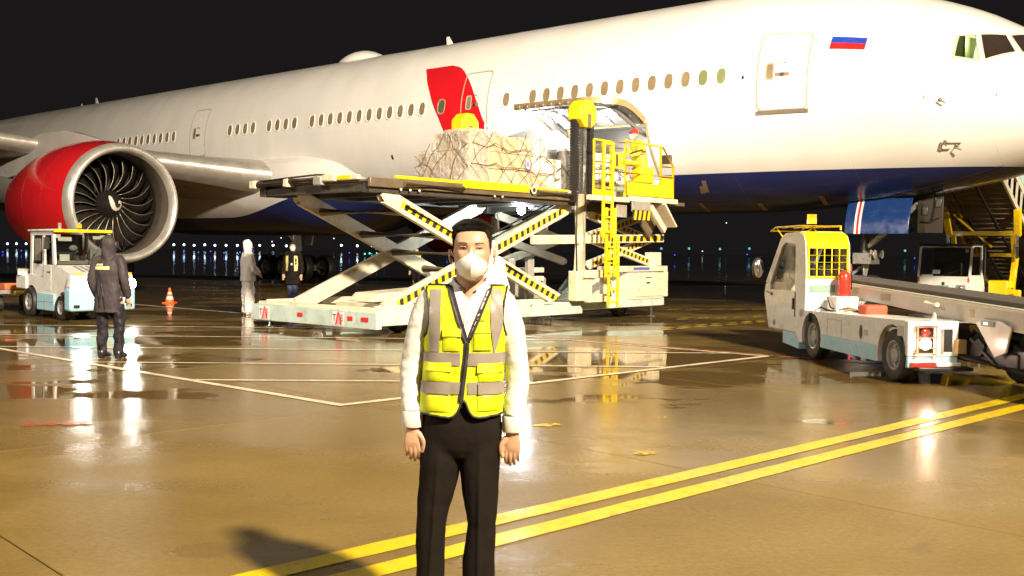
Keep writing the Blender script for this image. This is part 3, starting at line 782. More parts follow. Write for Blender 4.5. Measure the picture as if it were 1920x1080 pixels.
def main_gear(side):
    g_ = MB(STEEL); s0 = 29.3; y0 = 5.5 * side
    gz = -5.85 - s0 * PTH
    g_.cyl((s0, y0, -2.0), (s0, y0, gz + 1.5), .26, 16); g_.cyl((s0, y0, gz + 1.6), (s0, y0, gz + .66), .19, 16)
    g_.bar((s0 - 1.5, y0, gz + .66), (s0 + 1.5, y0, gz + .66), .22, .28); g_.bar((s0, y0 - 1.6 * side, -2.6), (s0, y0, gz + 1.7), .16, .16); g_.bar((s0 + 1.7, y0, -2.4), (s0, y0, gz + 1.5), .14, .14)
    for k in (-1.45, 0, 1.45): g_.cyl((s0 + k, y0 - .75, gz + .66), (s0 + k, y0 + .75, gz + .66), .1, 10)
    o = g_.build('main_gear', plane, bevel=0.02)
    for k in (-1.45, 0, 1.45):
        for yy in (-.7, .7): wheel((s0 + k, y0 + yy, gz + .66), .66, .5, o, rim=pbr('main_rim', (.72, .70, .66), .35, .2, dirt=.2))
    d = MB(WHITE if side > 0 else GREYW); d.bar((s0, y0 + .9 * side, -2.2), (s0, y0 + .45 * side, gz + 1.8), 1.3, .06, (0, 1, 0)); d.build('gear_door', o, bevel=0.02)
main_gear(1); main_gear(-1)
ng = MB(STEEL); s0 = -2.75; gz = -5.86 - s0 * PTH
ng.cyl((s0, 0, -2.4), (s0, 0, gz + 1.35), .17, 18); ng.use(SILVER).cyl((s0, 0, gz + 1.4), (s0, 0, gz + .5), .115, 16)
ng.use(STEEL).bar((s0 - 1.7, 0, -2.6), (s0, 0, gz + 1.75), .13, .13); ng.box((s0 - .02, 0, gz + 1.5), (.5, .62, .3)); ng.bar((s0 + .1, -.1, gz + 1.3), (s0 + .5, 0, gz + .95), .1, .08); ng.bar((s0 + .5, 0, gz + .95), (s0 + .1, 0, gz + .55), .1, .08)
ng.cyl((s0, -.4, gz + .52), (s0, .4, gz + .52), .08, 10)
for y in (-.24, .24): ng.use(SILVER).cyl((s0 - .25, y, gz + 1.62), (s0 - .36, y, gz + 1.62), .13, 14)
ngo = ng.build('nose_gear', plane, bevel=0.015)
for y in (-.36, .36): wheel((s0, y, gz + .53), .53, .34, ngo, rim=pbr('nose_rim', (0.5, .48, .44), .3, .4))
rb = MB(pbr('red_streamer', (0.6, .03, .03), .6)); rb.bar((s0 + .25, .35, gz + 1.35), (s0 + .22, .38, gz + .95), .06, .01); rb.build('warning_streamer', ngo)
# gear doors hang from the wheel well: blue, one with a red and white stripe
def geardoor(y, s_a, s_b, z0, z1, dy, stripe):
    d = MB(BLUEP); n0 = 6; R0 = []
    th = .05
    for k in range(n0 + 1):
        z = z0 + (z1 - z0) * k / n0; yy = y + dy * k / n0 + .06 * sin(pi * k / n0)
        R0.append([(s_a, yy, z), (s_b, yy, z), (s_b, yy - th, z), (s_a, yy - th, z)])
    d.loft(R0); o = d.build('nose_gear_door', plane, bevel=.012)
    if stripe:
        for w0, w1, m_ in ((.74, .775, 'stripe_white'), (.775, .81, 'stripe_red'), (.81, .845, 'stripe_white')):
            s = MB(pbr('stripe_white', (.7, .7, .7), .3) if 'white' in m_ else REDP)
            sa = s_a + (s_b - s_a) * w0; sb_ = s_a + (s_b - s_a) * w1
            s.loft([[(x, y + dy * k / n0 + .06 * sin(pi * k / n0) + .004, z0 + (z1 - z0) * k / n0) for x in (sa, sb_)] for k in range(n0 + 1)], closed=False, cap=False)
            s.build('door_stripe', o)
    return o
geardoor(.62, -4.18, -2.52, -2.78, -3.70, .28, True)
geardoor(-.62, -4.35, -2.25, -2.72, -3.62, -.28, False)
lk = MB(pbr('well_door_inner', (.034, .025, .016), .5, .2, dirt=.3)); lk.bb(-4.78, -4.14, .10, .15, -3.66, -2.7); lk.use(DKMET).tube([(-4.70, .19, -3.25), (-4.5, .22, -3.38), (-4.25, .19, -3.36)], .022, 6); lk.tube([(-4.6, .18, -2.75), (-4.52, .2, -3.36)], .03, 6); lk.bb(-4.74, -4.6, .15, .19, -3.0, -2.8); lk.bb(-4.4, -4.25, .15, .18, -3.2, -3.0)
lk.build('forward_gear_door', plane, bevel=.01)
# ---- belly details: seam lines, and tan strips painted as loader reflections
bt = MB(pbr('belly_seam_reflection_tan', (0.22, 0.17, 0.11), 0.5))
for s, t0, t1 in ((1.0, -47, -56), (-.2, -68, -80), (-2.0, -66, -79), (1.6, -66, -80), (1.15, -51, -57)):  # short tan strips: reflections on the glossy belly, put in as colour
    bt.loft([[fus(s + .02 * k + x, t0 + (t1 - t0) * k / 5, .006) for x in (-.07, .07)] for k in range(6)], closed=False, cap=False)
bt.loft([[fus(s, -74 + (2 if s < -3 else 0) * (-s - 3) * .8, .006 if j else .004) + Vector((0, 0.025 * j, 0)) for j in (0, 1)] for s in np.linspace(3.5, -3.4, 22)], closed=False, cap=False)
bt.loft([[fus(s, -78 + (-s - 3.4) * 5.2, .006) + Vector((0, .03 * j, 0)) for j in (0, 1)] for s in np.linspace(-3.4, -6.4, 14)], closed=False, cap=False)
bt.build('belly_seam_and_reflections', plane)
# ---- cargo hold and its door swung up
HOLD = pbr('hold_lining', (0.62, 0.62, 0.60), 0.35, var=0.08, nscale=3); HOLDD = pbr('hold_dark', (0.12, 0.115, 0.11), 0.5)
h = MB(HOLD); y_in = 0.6; z0 = fus(3, CT0).z; z1 = fus(3, CT1).z; ym = fus(3, CT0).y; yM = fus(3, CT1).y
prof = [fus(3, CT0 + (CT1 - CT0) * k / 8) for k in range(9)]
h.add([(CS0 - .8, y_in, z0), (CS1 + 1.2, y_in, z0), (CS1 + 1.2, y_in, z1 + .25), (CS0 - .8, y_in, z1 + .25)], [(0, 1, 2, 3)])
h.add([(CS0 - .8, y_in, z1 + .25), (CS1 + 1.2, y_in, z1 + .25), (CS1 + 1.2, yM - .05, z1 + .25), (CS0 - .8, yM - .05, z1 + .25)], [(0, 1, 2, 3)])
h.use(HOLDD).add([(CS0 - .8, y_in, z0), (CS1 + 1.2, y_in, z0), (CS1 + 1.2, ym - .02, z0), (CS0 - .8, ym - .02, z0)], [(0, 1, 2, 3)])
for s in (CS0 - .8, CS1 + 1.2): h.use(HOLD).add([(s, y_in, z0), (s, ym - .03, z0), (s, yM - .06, z1 + .25), (s, y_in, z1 + .25)], [(0, 1, 2, 3)])
hold = h.build('cargo_hold', plane)
jam = MB(pbr('hatch_surround', (0.50, 0.36, 0.17), 0.35, 0.3)); ed = [(CS0, t) for t in np.linspace(CT0, CT1, 9)] + [(s, CT1) for s in np.linspace(CS0, CS1, 6)[1:]] + [(CS1, t) for t in np.linspace(CT1, CT0, 9)[1:]] + [(s, CT0) for s in np.linspace(CS1, CS0, 6)[1:-1]]
cs, ct = (CS0 + CS1) / 2, (CT0 + CT1) / 2
def grow(s, t, k): return s + math.copysign(k, s - cs), t + math.copysign(math.degrees(k / 3.1), t - ct)
jam.loft([[fus(*grow(s, t, .07), .004) for s, t in ed], [fus(*grow(s, t, .05), .02) for s, t in ed], [fus(s, t, .02) for s, t in ed], [fus(s, t, -.22) for s, t in ed]], cap=False); jam.build('hatch_surround', plane)
# the door: part of the barrel turned 158 degrees about its top hinge
HS0, HS1 = 2.3, 5.6
hy, hz = 3.02, -0.62
def swing(p, dep):
    """p on barrel (y, z) -> swung position; dep pushes to the inner side"""
    a = radians(134)
    y, z = p[1] - hy, p[2] - hz
    return Vector((p[0], hy + y * cos(a) - z * sin(a), hz + y * sin(a) + z * cos(a)))
T0d, T1d = -13.0, -47.5
def dpt(u, v, off):
    """u 0..1 hinge to free edge, v 0..1 front to aft; rounded front free corner"""
    t = T0d + (T1d - T0d) * u
    f = HS0 + 0.75 * max(0, (u - 0.45) / .55) ** 2.2
    return swing(fus(f + (HS1 - f) * v, t, off), 0)
cd_ = MB(WHITE); cd_.loft([[dpt(u, v, 0.0) for v in np.linspace(0, 1, 13)] for u in np.linspace(0, 1, 13)], closed=False, cap=False)
inner = pbr('door_lining', (0.55, 0.545, 0.53), 0.28, 0.25, var=0.12, nscale=2.5)
cd_.use(inner).loft([[dpt(u, v, -.16) for v in np.linspace(0.02, .98, 13)] for u in np.linspace(0.0, .96, 13)], closed=False, cap=False)
bo = [(0, v) for v in np.linspace(0, 1, 8)] + [(u, 1) for u in np.linspace(0, 1, 8)[1:]] + [(1, v) for v in np.linspace(1, 0, 8)[1:]] + [(u, 0) for u in np.linspace(1, 0, 8)[1:-1]]
cd_.use(pbr('door_edge', (0.42, 0.30, 0.14), 0.4, 0.4)).loft([[dpt(u, v, 0.0) for u, v in bo] + [dpt(0, 0, 0)], [dpt(u, v, -.17) for u, v in bo] + [dpt(0, 0, -.17)]], closed=False, cap=False)
cdo = cd_.build('cargo_door', plane, smooth=40)
la = MB(SILLG)
for k in range(9):
    v = .06 + .88 * k / 8; la.box((0, 0, 0), (.16, .12, .12), Matrix.Translation(dpt(.975, v, -.10)) @ Matrix.Rotation(.3, 4, 'X'))
la.build('latch', cdo, bevel=.02)
rbx = MB(inner)
for v in (.12, .3, .5, .7, .88): rbx.tube([dpt(u, v, -.20) for u in np.linspace(.05, .93, 9)], .035, 6)
for u in (.25, .55, .8): rbx.tube([dpt(u, v, -.19) for v in np.linspace(.06, .95, 9)], .03, 6)
rbx.build('stiffener', cdo)
for s in (HS0 + .25, HS1 - .5):
    am = MB(STEEL); am.bar(Vector((s, 2.7, -1.0)), dpt(.6, .1 if s < 4 else .85, -.2), .07, .09); am.build('door_actuator', cdo)
# lit hold lamps on the door lining and in the hold
hl = MB(glow('hold_lamp', (1.0, .97, .92), 14))
for u, v in ((.42, .22), (.5, .55), (.35, .78)):
    for_ = dpt(u, v, -.22); hl.ball(for_, (.13, .09, .035), 12, 6)
hl.build('hold_lamp', cdo)
plamp('hold_light', (3.6, 1.9, -1.0), 60, (1, .96, .9)); plamp('hold_light', (3.3, 3.9, -.85), 60, (1, .97, .92)); plamp('hold_light', (5.0, 4.3, -.75), 230, (1, .98, .95))
# blue sill panel beside the hatch, with reflecting light tubes
# ================================================================== cargo loader (x runs towards the aircraft, y to the aircraft's tail)
LOADER_RZ = radians(90) - 0.71533
loader = thing('cargo_loader', 'cream scissor lift cargo loader with yellow cage and raised deck at the aircraft hatch', 'cargo loader', (-2.5, 18.6, 0), LOADER_RZ)
CREAM = pbr('loader_cream', (0.70, 0.61, 0.44), 0.38, var=0.14, nscale=3, dirt=0.45, dirtcol=(0.16, 0.10, 0.05))
CYAN = pbr('loader_pale_cyan', (0.46, 0.56, 0.52), 0.4, var=0.15, nscale=2.5, dirt=0.45, dirtcol=(0.18, 0.14, 0.09))
LYEL = pbr('loader_yellow', (0.80, 0.55, 0.008), 0.38, var=0.10, dirt=0.15)
DARKD = pbr('deck_dark', (0.075, 0.062, 0.05), 0.5, 0.3, var=0.3, dirt=0.3)
DECKM = pbr('deck_bronze', (0.20, 0.155, 0.10), 0.42, 0.4, var=0.25, nscale=4, dirt=0.3)
HAZB = pbr('hazard_black', (0.03, 0.026, 0.022), 0.5)
HAZY = pbr('hazard_yellow', (0.78, 0.50, 0.01), 0.45, var=0.15)
CHROME = pbr('hydraulic_chrome', (0.8, 0.8, 0.8), 0.16, 0.9, var=0.03)
REDL = pbr('reflector_red', (0.6, 0.03, 0.025), 0.25, var=0.1)
GREYP = pbr('grey_paint', (0.30, 0.28, 0.25), 0.45, var=0.15, dirt=0.25)
# ---- base frame
b = MB(CYAN); b.bb(0.14, 6.3, 0, .14, .19, .50); b.bb(0.14, 9.8, 3.76, 3.9, .17, .48); b.build('side_beam', loader, bevel=.012)
b = MB(CYAN); b.bb(6.303, 9.8, .02, .14, .27, .50); b.prism([(5.2, .502), (5.75, .502), (5.9, 1.05), (6.1, 1.25), (6.35, 1.25), (6.35, .502)], -.02, .10); b.build('side_beam', loader, bevel=.012)
b = MB(CYAN); b.bb(0, .14, -.02, 3.92, .13, .46); b.build('end_beam', loader, bevel=.015)
b = MB(CREAM); b.bb(.142, .34, .05, 3.85, .40, .52); b.bb(.16, 9.7, .142, .26, .42, .56); b.bb(.16, 9.7, 3.5, 3.62, .42, .56)
for x in (2.0, 4.1, 6.4, 8.0, 9.6): b.bb(x - .1, x + .1, .262, 3.498, .30, .46)
b.build('cross_frame', loader, bevel=.015)
b = MB(CREAM); b.prism([(.9, .57), (1.1, .74), (3.6, .86), (4.6, .66), (4.6, .57)], 1.1, 1.9); b.use(DARKD).prism([(1.6, .57), (1.8, .70), (3.2, .70), (3.4, .57)], .5, .9)
b.use(GREYP).bb(4.8, 6.2, 1.0, 2.6, .5, 1.0); b.build('hydraulic_unit', loader, bevel=.03)
for u, v in ((1.1, .6), (1.1, 3.2), (8.6, .6), (8.6, 3.2)): wheel((u, v, .26), .26, .22, loader, axis=(0, 1, 0))
def jack(u, v):
    j = MB(CHROME); j.cyl((u, v, .02), (u, v, .30), .03, 10); j.use(GREYP).cyl((u, v, 0), (u, v, .022), .10, 14); j.build('jack_foot', loader)
jack(9.3, .08); jack(3.2, .08); jack(.07, 3.35)
# logo plates and reflectors on the end beam and side
LOGOW = pbr('logo_white', (0.75, 0.70, 0.66), 0.3); LOGOK = pbr('logo_black', (0.02, 0.02, 0.02), 0.4); LOGOR = pbr('logo_red', (0.62, 0.03, 0.05), 0.35); PINK = pbr('logo_pink', (0.8, 0.35, 0.36), 0.35)
for v in (3.45, 1.08):
    pl = MB(LOGOW); pl.bb(-.006, 0.0, v - .17, v + .17, .17, .42); p_ = pl.build('logo_plate', loader)
    Mx = frame_mat((-.009, v + .105, .30), (0, -1, 0), (-1, 0, 0)); text_mesh('T', .19, LOGOK, p_, Mx)
    q = MB(LOGOR); yv = lambda d: v - .025 - d
    q.add([(-.010, yv(-.10), .18), (-.010, yv(-.045), .18), (-.010, yv(.0), .40), (-.010, yv(-.03), .40)], [(0, 1, 2, 3)])
    q.add([(-.010, yv(.10), .18), (-.010, yv(.045), .18), (-.010, yv(.0), .40), (-.010, yv(.03), .40)], [(0, 1, 2, 3)])
    q.add([(-.012, yv(-.03), .385), (-.012, yv(.03), .385), (-.012, yv(.0), .44)], [(0, 1, 2)])
    q.use(PINK).add([(-.0095, yv(-.05), .18), (-.0095, yv(.05), .18), (-.0095, yv(.0), .385)], [(0, 1, 2)]); q.build('logo_arrow', p_)
    text_mesh('E', .19, LOGOR, p_, frame_mat((-.009, v - .125, .30), (0, -1, 0), (-1, 0, 0)))
for v, w in ((2.25, .16), (.72, .14), (.30, .2)):
    q = MB(REDL); q.bb(-.012, 0, v - w / 2, v + w / 2, .27, .35); q.build('reflector', loader)
t_ = MB(DARKD)
for u in (3.7, 4.45): t_.add([(u - .04, -.003, .42), (u + .04, -.003, .42), (u, -.003, .47)], [(0, 1, 2)])
t_.bb(4.9, 5.2, -.004, 0, .44, .455); t_.build('decal', loader)
# ---- scissor arms
def arm(p, q, v, h, th, mat, hazard=None, name='scissor_arm', side=-1):
    """box section arm in the plane y=v with optional hazard tape on its near face"""
    p3, q3 = Vector((p[0], v, p[1])), Vector((q[0], v, q[1]))
    b = MB(mat); b.bar(p3, q3, th, h, (0, 0, 1)); d = (q3 - p3).normalized()
    for e in (p3, q3): b.cyl(e + Vector((0, -th * .62, 0)), e + Vector((0, th * .62, 0)), h * .42, 14)
    o = b.build(name, loader, bevel=.012)
    if hazard:
        t = MB(HAZY, HAZB); nrm = Vector((-d.z, 0, d.x)); y = v + side * (th / 2 + .0035); L_ = (q3 - p3).length; a0, a1, hh, pitch = hazard; k = 0; s = a0 * L_
        while s < a1 * L_:
            e = min(s + pitch / 2, a1 * L_); t.use(HAZB if k % 2 else HAZY); sl = hh * .12
            c = [p3 + d * (s - sl) - nrm * hh / 2, p3 + d * (e - sl) - nrm * hh / 2, p3 + d * (e + sl) + nrm * hh / 2, p3 + d * (s + sl) + nrm * hh / 2]
            t.add([(x.x, y, x.z) for x in c], [(0, 1, 2, 3)]); s = e; k += 1
        t.build('hazard_tape', o, smooth=0)
    return o
A1, B1 = (.30, 2.62), (5.75, .42); A2, B2 = (6.0, 2.62), (.45, .46)
arm(A1, B1, .12, .30, .12, CREAM, (.07, .97, .13, .20)); arm(A2, B2, .28, .30, .12, CREAM, (.03, .95, .13, .20))
arm((.45, 2.66), (5.9, .42), 2.85, .32, .12, CREAM); arm((6.05, 2.72), (.5, .44), 3.02, .32, .12, CREAM)
for t in (.10, .30, .47, .64):
    u = A1[0] + (B1[0] - A1[0]) * t; z = A1[1] + (B1[1] - A1[1]) * t
    b = MB(DECKM); b.cyl((u + .05, .19, z - .06), (u + .12, 2.78, z - .02), .085, 12); b.build('torsion_tube', loader)
cylr = MB(CHROME); cylr.cyl((2.0, .55, .75), (3.9, .55, 1.6), .05, 10); cylr.use(DARKD).cyl((.9, .55, .55), (2.4, .55, .95), .085, 12); cylr.build('hydraulic_ram', loader)
hs_ = MB(BLACK); hs_.tube([(.75, .02, 2.45), (2.6, .02, 1.75), (4.2, .02, 1.10)], .018, 6); hs_.tube([(5.9, .42, 2.75), (4.7, .42, 2.28), (3.3, .42, 1.75)], .022, 6); hs_.tube([(5.9, .46, 2.82), (4.7, .46, 2.36), (3.3, .46, 1.83)], .018, 6); hs_.build('hose', loader)
# ---- main deck
b = MB(DARKD); b.bb(-.15, 6.05, .02, .22, 2.66, 2.86); b.bb(-.15, 6.05, 3.2, 3.4, 2.66, 2.86)
for u in (-.05, 1.2, 2.4, 3.6, 4.8, 5.95): b.bb(u - .08, u + .08, .222, 3.198, 2.68, 2.82)
b.build('deck_frame', loader, bevel=.01)
b = MB(DECKM); b.bb(-.18, 6.05, 0.03, 3.42, 2.862, 2.90); b.build('deck_plate', loader)
b = MB(DECKM); b.bb(-.2, 6.1, -.06, .018, 2.76, 2.93); b.build('deck_rail', loader, bevel=.012)
# end rollers, brackets, pale pads along the outboard edge
for v0, v1, zz, m_, r in ((2.35, 3.3, 2.90, DARKD, .075), (1.45, 2.28, 2.93, DARKD, .07)):
    b = MB(m_); b.cyl((-.24, v0, zz), (-.24, v1, zz), r, 14); b.build('end_roller', loader)
for v, w, m_ in ((3.42, .10, CREAM), (2.32, .07, CREAM), (1.33, .12, GREYP)):
    b = MB(m_); b.bb(-.33, -.16, v - w, v + w, 2.82, 2.98); b.build('roller_bracket', loader, bevel=.02)
b = MB(CREAM); b.bb(-.30, -.18, .82, 1.22, 2.88, 3.02); b.build('bumper_pad', loader, bevel=.03)
b = MB(LYEL); b.bb(-.27, -.19, .42, .82, 2.90, 2.98); b.use(CREAM).bb(-.27, -.19, .22, .42, 2.90, 2.98); b.build('edge_marker', loader, bevel=.01)
b = MB(DARKD); b.tube([(-.22, 3.3, 2.97), (-.22, 2.4, 3.0), (-.2, 1.5, 3.03), (-.2, 1.25, 3.02)], .02, 6); b.build('hose', loader)
b = MB(DECKM); b.bb(-.2, .1, 1.2, 3.4, 2.93, 2.985); b.build('guide_plate', loader, bevel=.01)
# yellow guide rail along the near edge, in two steps, roller at its joint
b = MB(LYEL); b.bb(.45, 2.95, -.06, .02, 2.94, 3.0); b.build('guide_rail', loader, bevel=.008)
b = MB(LYEL); b.bb(2.2, 4.25, -.09, -.062, 2.86, 3.02); b.build('guide_rail', loader, bevel=.008)
b = MB(LYEL); b.bb(4.4, 6.1, -.05, .03, 2.95, 3.0); b.build('guide_rail', loader, bevel=.008)
b = MB(CREAM); b.cyl((4.35, -.13, 2.93), (4.35, .02, 2.93), .09, 16); b.use(DARKD).cyl((4.35, -.14, 2.93), (4.35, -.131, 2.93), .05, 12); b.build('guide_roller', loader)
b = MB(DECKM); b.cyl((4.5, -.1, 2.88), (5.75, -.1, 2.88), .06, 12); b.build('side_tube', loader); b = MB(DECKM); b.cyl((.6, -.09, 2.84), (2.2, -.09, 2.84), .06, 12); b.build('side_tube', loader)
for k in range(5):
    b = MB(CREAM); b.ball((.55 + .24 * k + (1.9 if k > 2 else 0), -.065, 2.74), (.03, .012, .025), 8, 6); b.build('bolt', loader)
b = MB(CREAM); b.bb(5.6, 6.12, -.1, -.062, 2.84, 2.98); b.build('end_plate', loader, bevel=.01)
# ---- lift masts
def mast(v, sgn):
    b = MB(CREAM); b.bb(5.75, 6.35, v - .12, v + .12, .50, 1.18); b.bb(5.95, 7.05, v - .2, v - .06, 1.02, 1.2); b.bb(6.1, 7.0, v - .2, v - .05, .46, .64); b.bb(6.75, 7.05, v - .16, v - .02, .64, 1.02); m = b.build('lift_mast', loader, bevel=.015)
    b = MB(CREAM); b.cyl((6.02, v, 1.0), (6.02, v, 2.92), .15, 20); b.build('mast_column', m)
    for du, rr in ((-.06, .055), (.07, .05)):
        b = MB(CHROME); b.cyl((6.02 + du, v - .05, 2.9), (6.02 + du, v - .05, 4.55), rr, 14); b.build('hydraulic_rod', m)
    for du in (-.26, .30):
        b = MB(BLACK)
        for k in range(30):
            z = 2.75 + .062 * k; b.box((6.02 + du, v, z), (.16, .14, .05)); b.box((6.02 + du, v, z + .03), (.10, .10, .02))
        tag(b.build('lift_chain', m, smooth=0), kind='stuff')
    b = MB(LYEL); R_ = .335
    poly = [(6.02 + R_ * cos(pi / 8 + k * pi / 4), 4.72 + R_ * sin(pi / 8 + k * pi / 4)) for k in range(8)]
    b.prism(poly, v - .2, v + .16); b.build('sheave_cover', m, bevel=.02)
    b = MB(DECKM); b.bb(5.98, 6.10, v - .215, v - .202, 4.42, 4.72); b.build('cover_bracket', m)
    b = MB(DARKD); b.tube([(5.78, v - .1, 1.1), (5.74, v - .1, 2.0), (5.76, v - .1, 2.8)], .022, 6); b.build('hose', m)
mast(-.12, 1); mast(3.55, -1)
# ---- bridge deck at the aircraft side
b = MB(CREAM); b.bb(5.5, 7.05, -.76, -.66, 2.76, 2.87); b.bb(7.053, 9.1, -.78, -.68, 2.80, 2.92); b.build('bridge_edge', loader, bevel=.012)
b = MB(DECKM); b.bb(6.3, 9.6, -.66, 3.4, 2.78, 2.86); b.build('bridge_deck', loader)
b = MB(DARKD); b.bb(6.4, 9.4, .0, .16, 2.55, 2.775); b.bb(6.4, 9.4, 3.1, 3.26, 2.55, 2.775)
for u in (6.6, 7.8, 9.2): b.bb(u - .07, u + .07, .162, 3.098, 2.6, 2.76)
b.build('bridge_frame', loader, bevel=.01)
b = MB(GREYP); b.bb(7.1, 7.86, -.80, -.76, 2.56, 2.80); hz_ = b.build('bridge_apron', loader, bevel=.008)
b = MB(HAZB); b.bb(7.1, 7.86, -.808, -.802, 2.36, 2.60); b.use(HAZY)
for k in range(4):
    u = 7.14 + .185 * k; b.add([(u, -.812, 2.37), (u + .10, -.812, 2.37), (u + .15, -.812, 2.59), (u + .05, -.812, 2.59)], [(0, 1, 2, 3)])
b.build('hazard_panel', hz_, smooth=0)
b = MB(CREAM); b.bar((8.0, -.62, 2.80), (8.75, -.62, 2.15), .16, .10, (0, 1, 0)); b.bar((8.45, -.62, 2.80), (9.0, -.62, 2.25), .05, .42, (0, 1, 0)); b.use(DECKM).bar((8.05, -.3, 2.72), (8.72, -.3, 2.16), .5, .05, (0, 1, 0)); b.build('support_bracket', loader, bevel=.012)
for k in range(7):
    b = MB(pbr('grille_metal', (.5, .45, .36), .4, .3)); b.bb(6.62 + .062 * k, 6.645 + .062 * k, -.70, -.68, 2.42, 2.70); b.build('grille_slat', loader)
# bridge scissors: two stages
def bs(v):
    hz2 = (.06, .94, .10, .17)
    for p, q in (((6.6, 2.5), (9.1, 1.95)), ((6.5, 1.95), (9.05, 2.55)), ((6.55, 1.95), (9.25, 1.35)), ((6.6, 1.30), (9.2, 1.95))):
        arm(p, q, v + random.uniform(-.02, .02), .20, .10, CREAM, hz2 if v < 1 else None, name='bridge_scissor_arm')
bs(.1); bs(2.9)
b = MB(CREAM); b.bar((4.3, -.12, 1.86), (9.45, -.12, 1.98), .10, .2); o = b.build('safety_bar', loader, bevel=.012)
t = MB(HAZY, HAZB)
for k in range(18):
    u = 6.7 + .15 * k; z = 1.86 + (u - 4.3) * .12 / 5.15
    t.use(HAZB if k % 2 else HAZY).add([(u, -.175, z - .07), (u + .15, -.175, z - .066), (u + .18, -.175, z + .07), (u + .03, -.175, z + .067)], [(0, 1, 2, 3)])
t.build('hazard_tape', o, smooth=0)
for u in (4.4, 5.05):
    b = MB(GREYP); b.bb(u - .1, u + .1, .5, .62, .5, 1.45); b.build('support_post', loader, bevel=.012)
b = MB(CREAM); b.bb(4.2, 6.0, .9, 1.0, 1.12, 1.24); b.bb(4.3, 6.0, .9, 1.0, .92, 1.04); b.build('pipe_rack', loader, bevel=.02)
# ---- power pack under the bridge
b = MB(CREAM); b.bb(7.0, 9.85, -.04, .12, 1.14, 1.28); b.bb(9.72, 9.86, -.05, .10, .50, 1.14); b.bb(9.3, 9.6, .0, .3, 1.285, 1.62); b.build('pack_frame', loader, bevel=.012)
b = MB(CREAM); b.bb(8.1, 9.70, .0, 1.4, .45, 1.12); pk = b.build('power_pack', loader, bevel=.02)
b = MB(CREAM); b.bb(8.42, 9.64, -.025, -.001, .52, 1.09); pd = b.build('pack_door', pk, bevel=.008)
for bx_ in ((8.85, 9.15, -.032, -.026, .98, 1.0), (8.9, 9.05, -.035, -.026, .84, .88), (8.55, 8.62, -.03, -.026, .68, .70)):
    b = MB(DARKD); b.bb(*bx_); b.build('pack_latch', pd)
b = MB(pbr('blue_label', (.10, .12, .42), .35)); b.bb(8.3, 9.0, -.046, -.041, 1.18, 1.25); b.build('rating_label', loader)
# ---- operator cage: yellow tube posts and rails
def post(u, v, z0, z1, r=.032, name='cage_post'):
    b = MB(LYEL); b.cyl((u, v, z0), (u, v, z1), r, 10); return b.build(name, loader)
def rail(pts, r=.026, name='cage_rail'):
    b = MB(LYEL); b.tube(pts, r, 8); return b.build(name, loader)
CV = -.7
for u, z1 in ((5.72, 4.10), (6.05, 4.10), (6.36, 4.10), (6.92, 4.16), (8.42, 4.16)): post(u, CV, 2.87, z1)
post(8.98, CV, 2.92, 3.72); rail([(8.98, CV, 3.72), (8.5, CV, 4.16), (6.92, CV, 4.18)]); rail([(6.92, CV, 4.14), (6.36, CV, 4.10), (5.72, CV, 4.10)])
rail([(8.98, CV, 3.46), (6.92, CV, 3.45)]); rail([(8.98, CV, 3.70), (8.42, CV, 3.72)])
for z in (3.05, 3.35, 3.62, 3.86): rail([(5.72, CV, z), (6.36, CV, z + .01)], .022)
for z in (3.14, 3.44): rail([(6.36, CV, z), (6.92, CV, z + .02)], .022)
post(8.98, .3, 2.92, 3.72); post(6.92, .3, 2.9, 4.16); rail([(8.98, CV, 3.72), (8.98, .3, 3.72)]); rail([(6.92, .3, 4.16), (8.4, .3, 4.16), (8.98, .3, 3.72)])
b = MB(LYEL); b.bb(7.0, 9.0, CV - .02, CV + .005, 2.94, 3.24); b.build('cage_panel', loader, bevel=.008)
b = MB(LYEL); b.bb(7.3, 8.95, CV - .035, CV - .021, 2.97, 3.13); b.build('cage_panel', loader, bevel=.006)
b = MB(LYEL); b.bb(8.45, 8.96, CV - .008, CV + .012, 3.242, 3.42); b.build('cage_panel', loader, bevel=.006)
b = MB(LYEL); b.bb(7.55, 8.12, CV - .02, CV + .25, 3.25, 3.62); b.bb(7.0, 7.62, CV, CV + .3, 3.64, 3.74); b.build('control_console', loader, bevel=.03)
b = MB(CREAM); b.cyl((7.12, CV + .05, 3.27), (7.05, CV + .05, 3.6), .07, 12); b.build('cable_drum', loader)
b = MB(LYEL); b.bb(6.42, 6.86, CV - .01, CV + .02, 3.52, 3.56); b.bb(6.42, 6.86, CV - .01, CV + .02, 3.84, 3.88); wg = b.build('warning_grille', loader)
for k in range(6):
    b = MB(HAZB if k in (2,) else LYEL); b.bb(6.44 + .072 * k, 6.475 + .072 * k, CV - .008, CV + .012, 3.565, 3.835); b.build('grille_slat', wg)
b = MB(pbr('notice_green', (.14, .19, .13), .5)); b.bb(6.40, 6.90, CV - .012, CV - .002, 3.0, 3.12); ns = b.build('notice_plate', loader)
text_mesh('XA TAKEAT', .085, pbr('notice_letters', (.6, .6, .5), .5), ns, frame_mat((6.65, CV - .016, 3.06), (1, 0, 0), (0, -1, 0)), squash=.95)
b = MB(LYEL); b.bb(5.7, 6.4, CV - .015, CV + .015, 2.88, 3.0); b.build('toe_board', loader, bevel=.008)
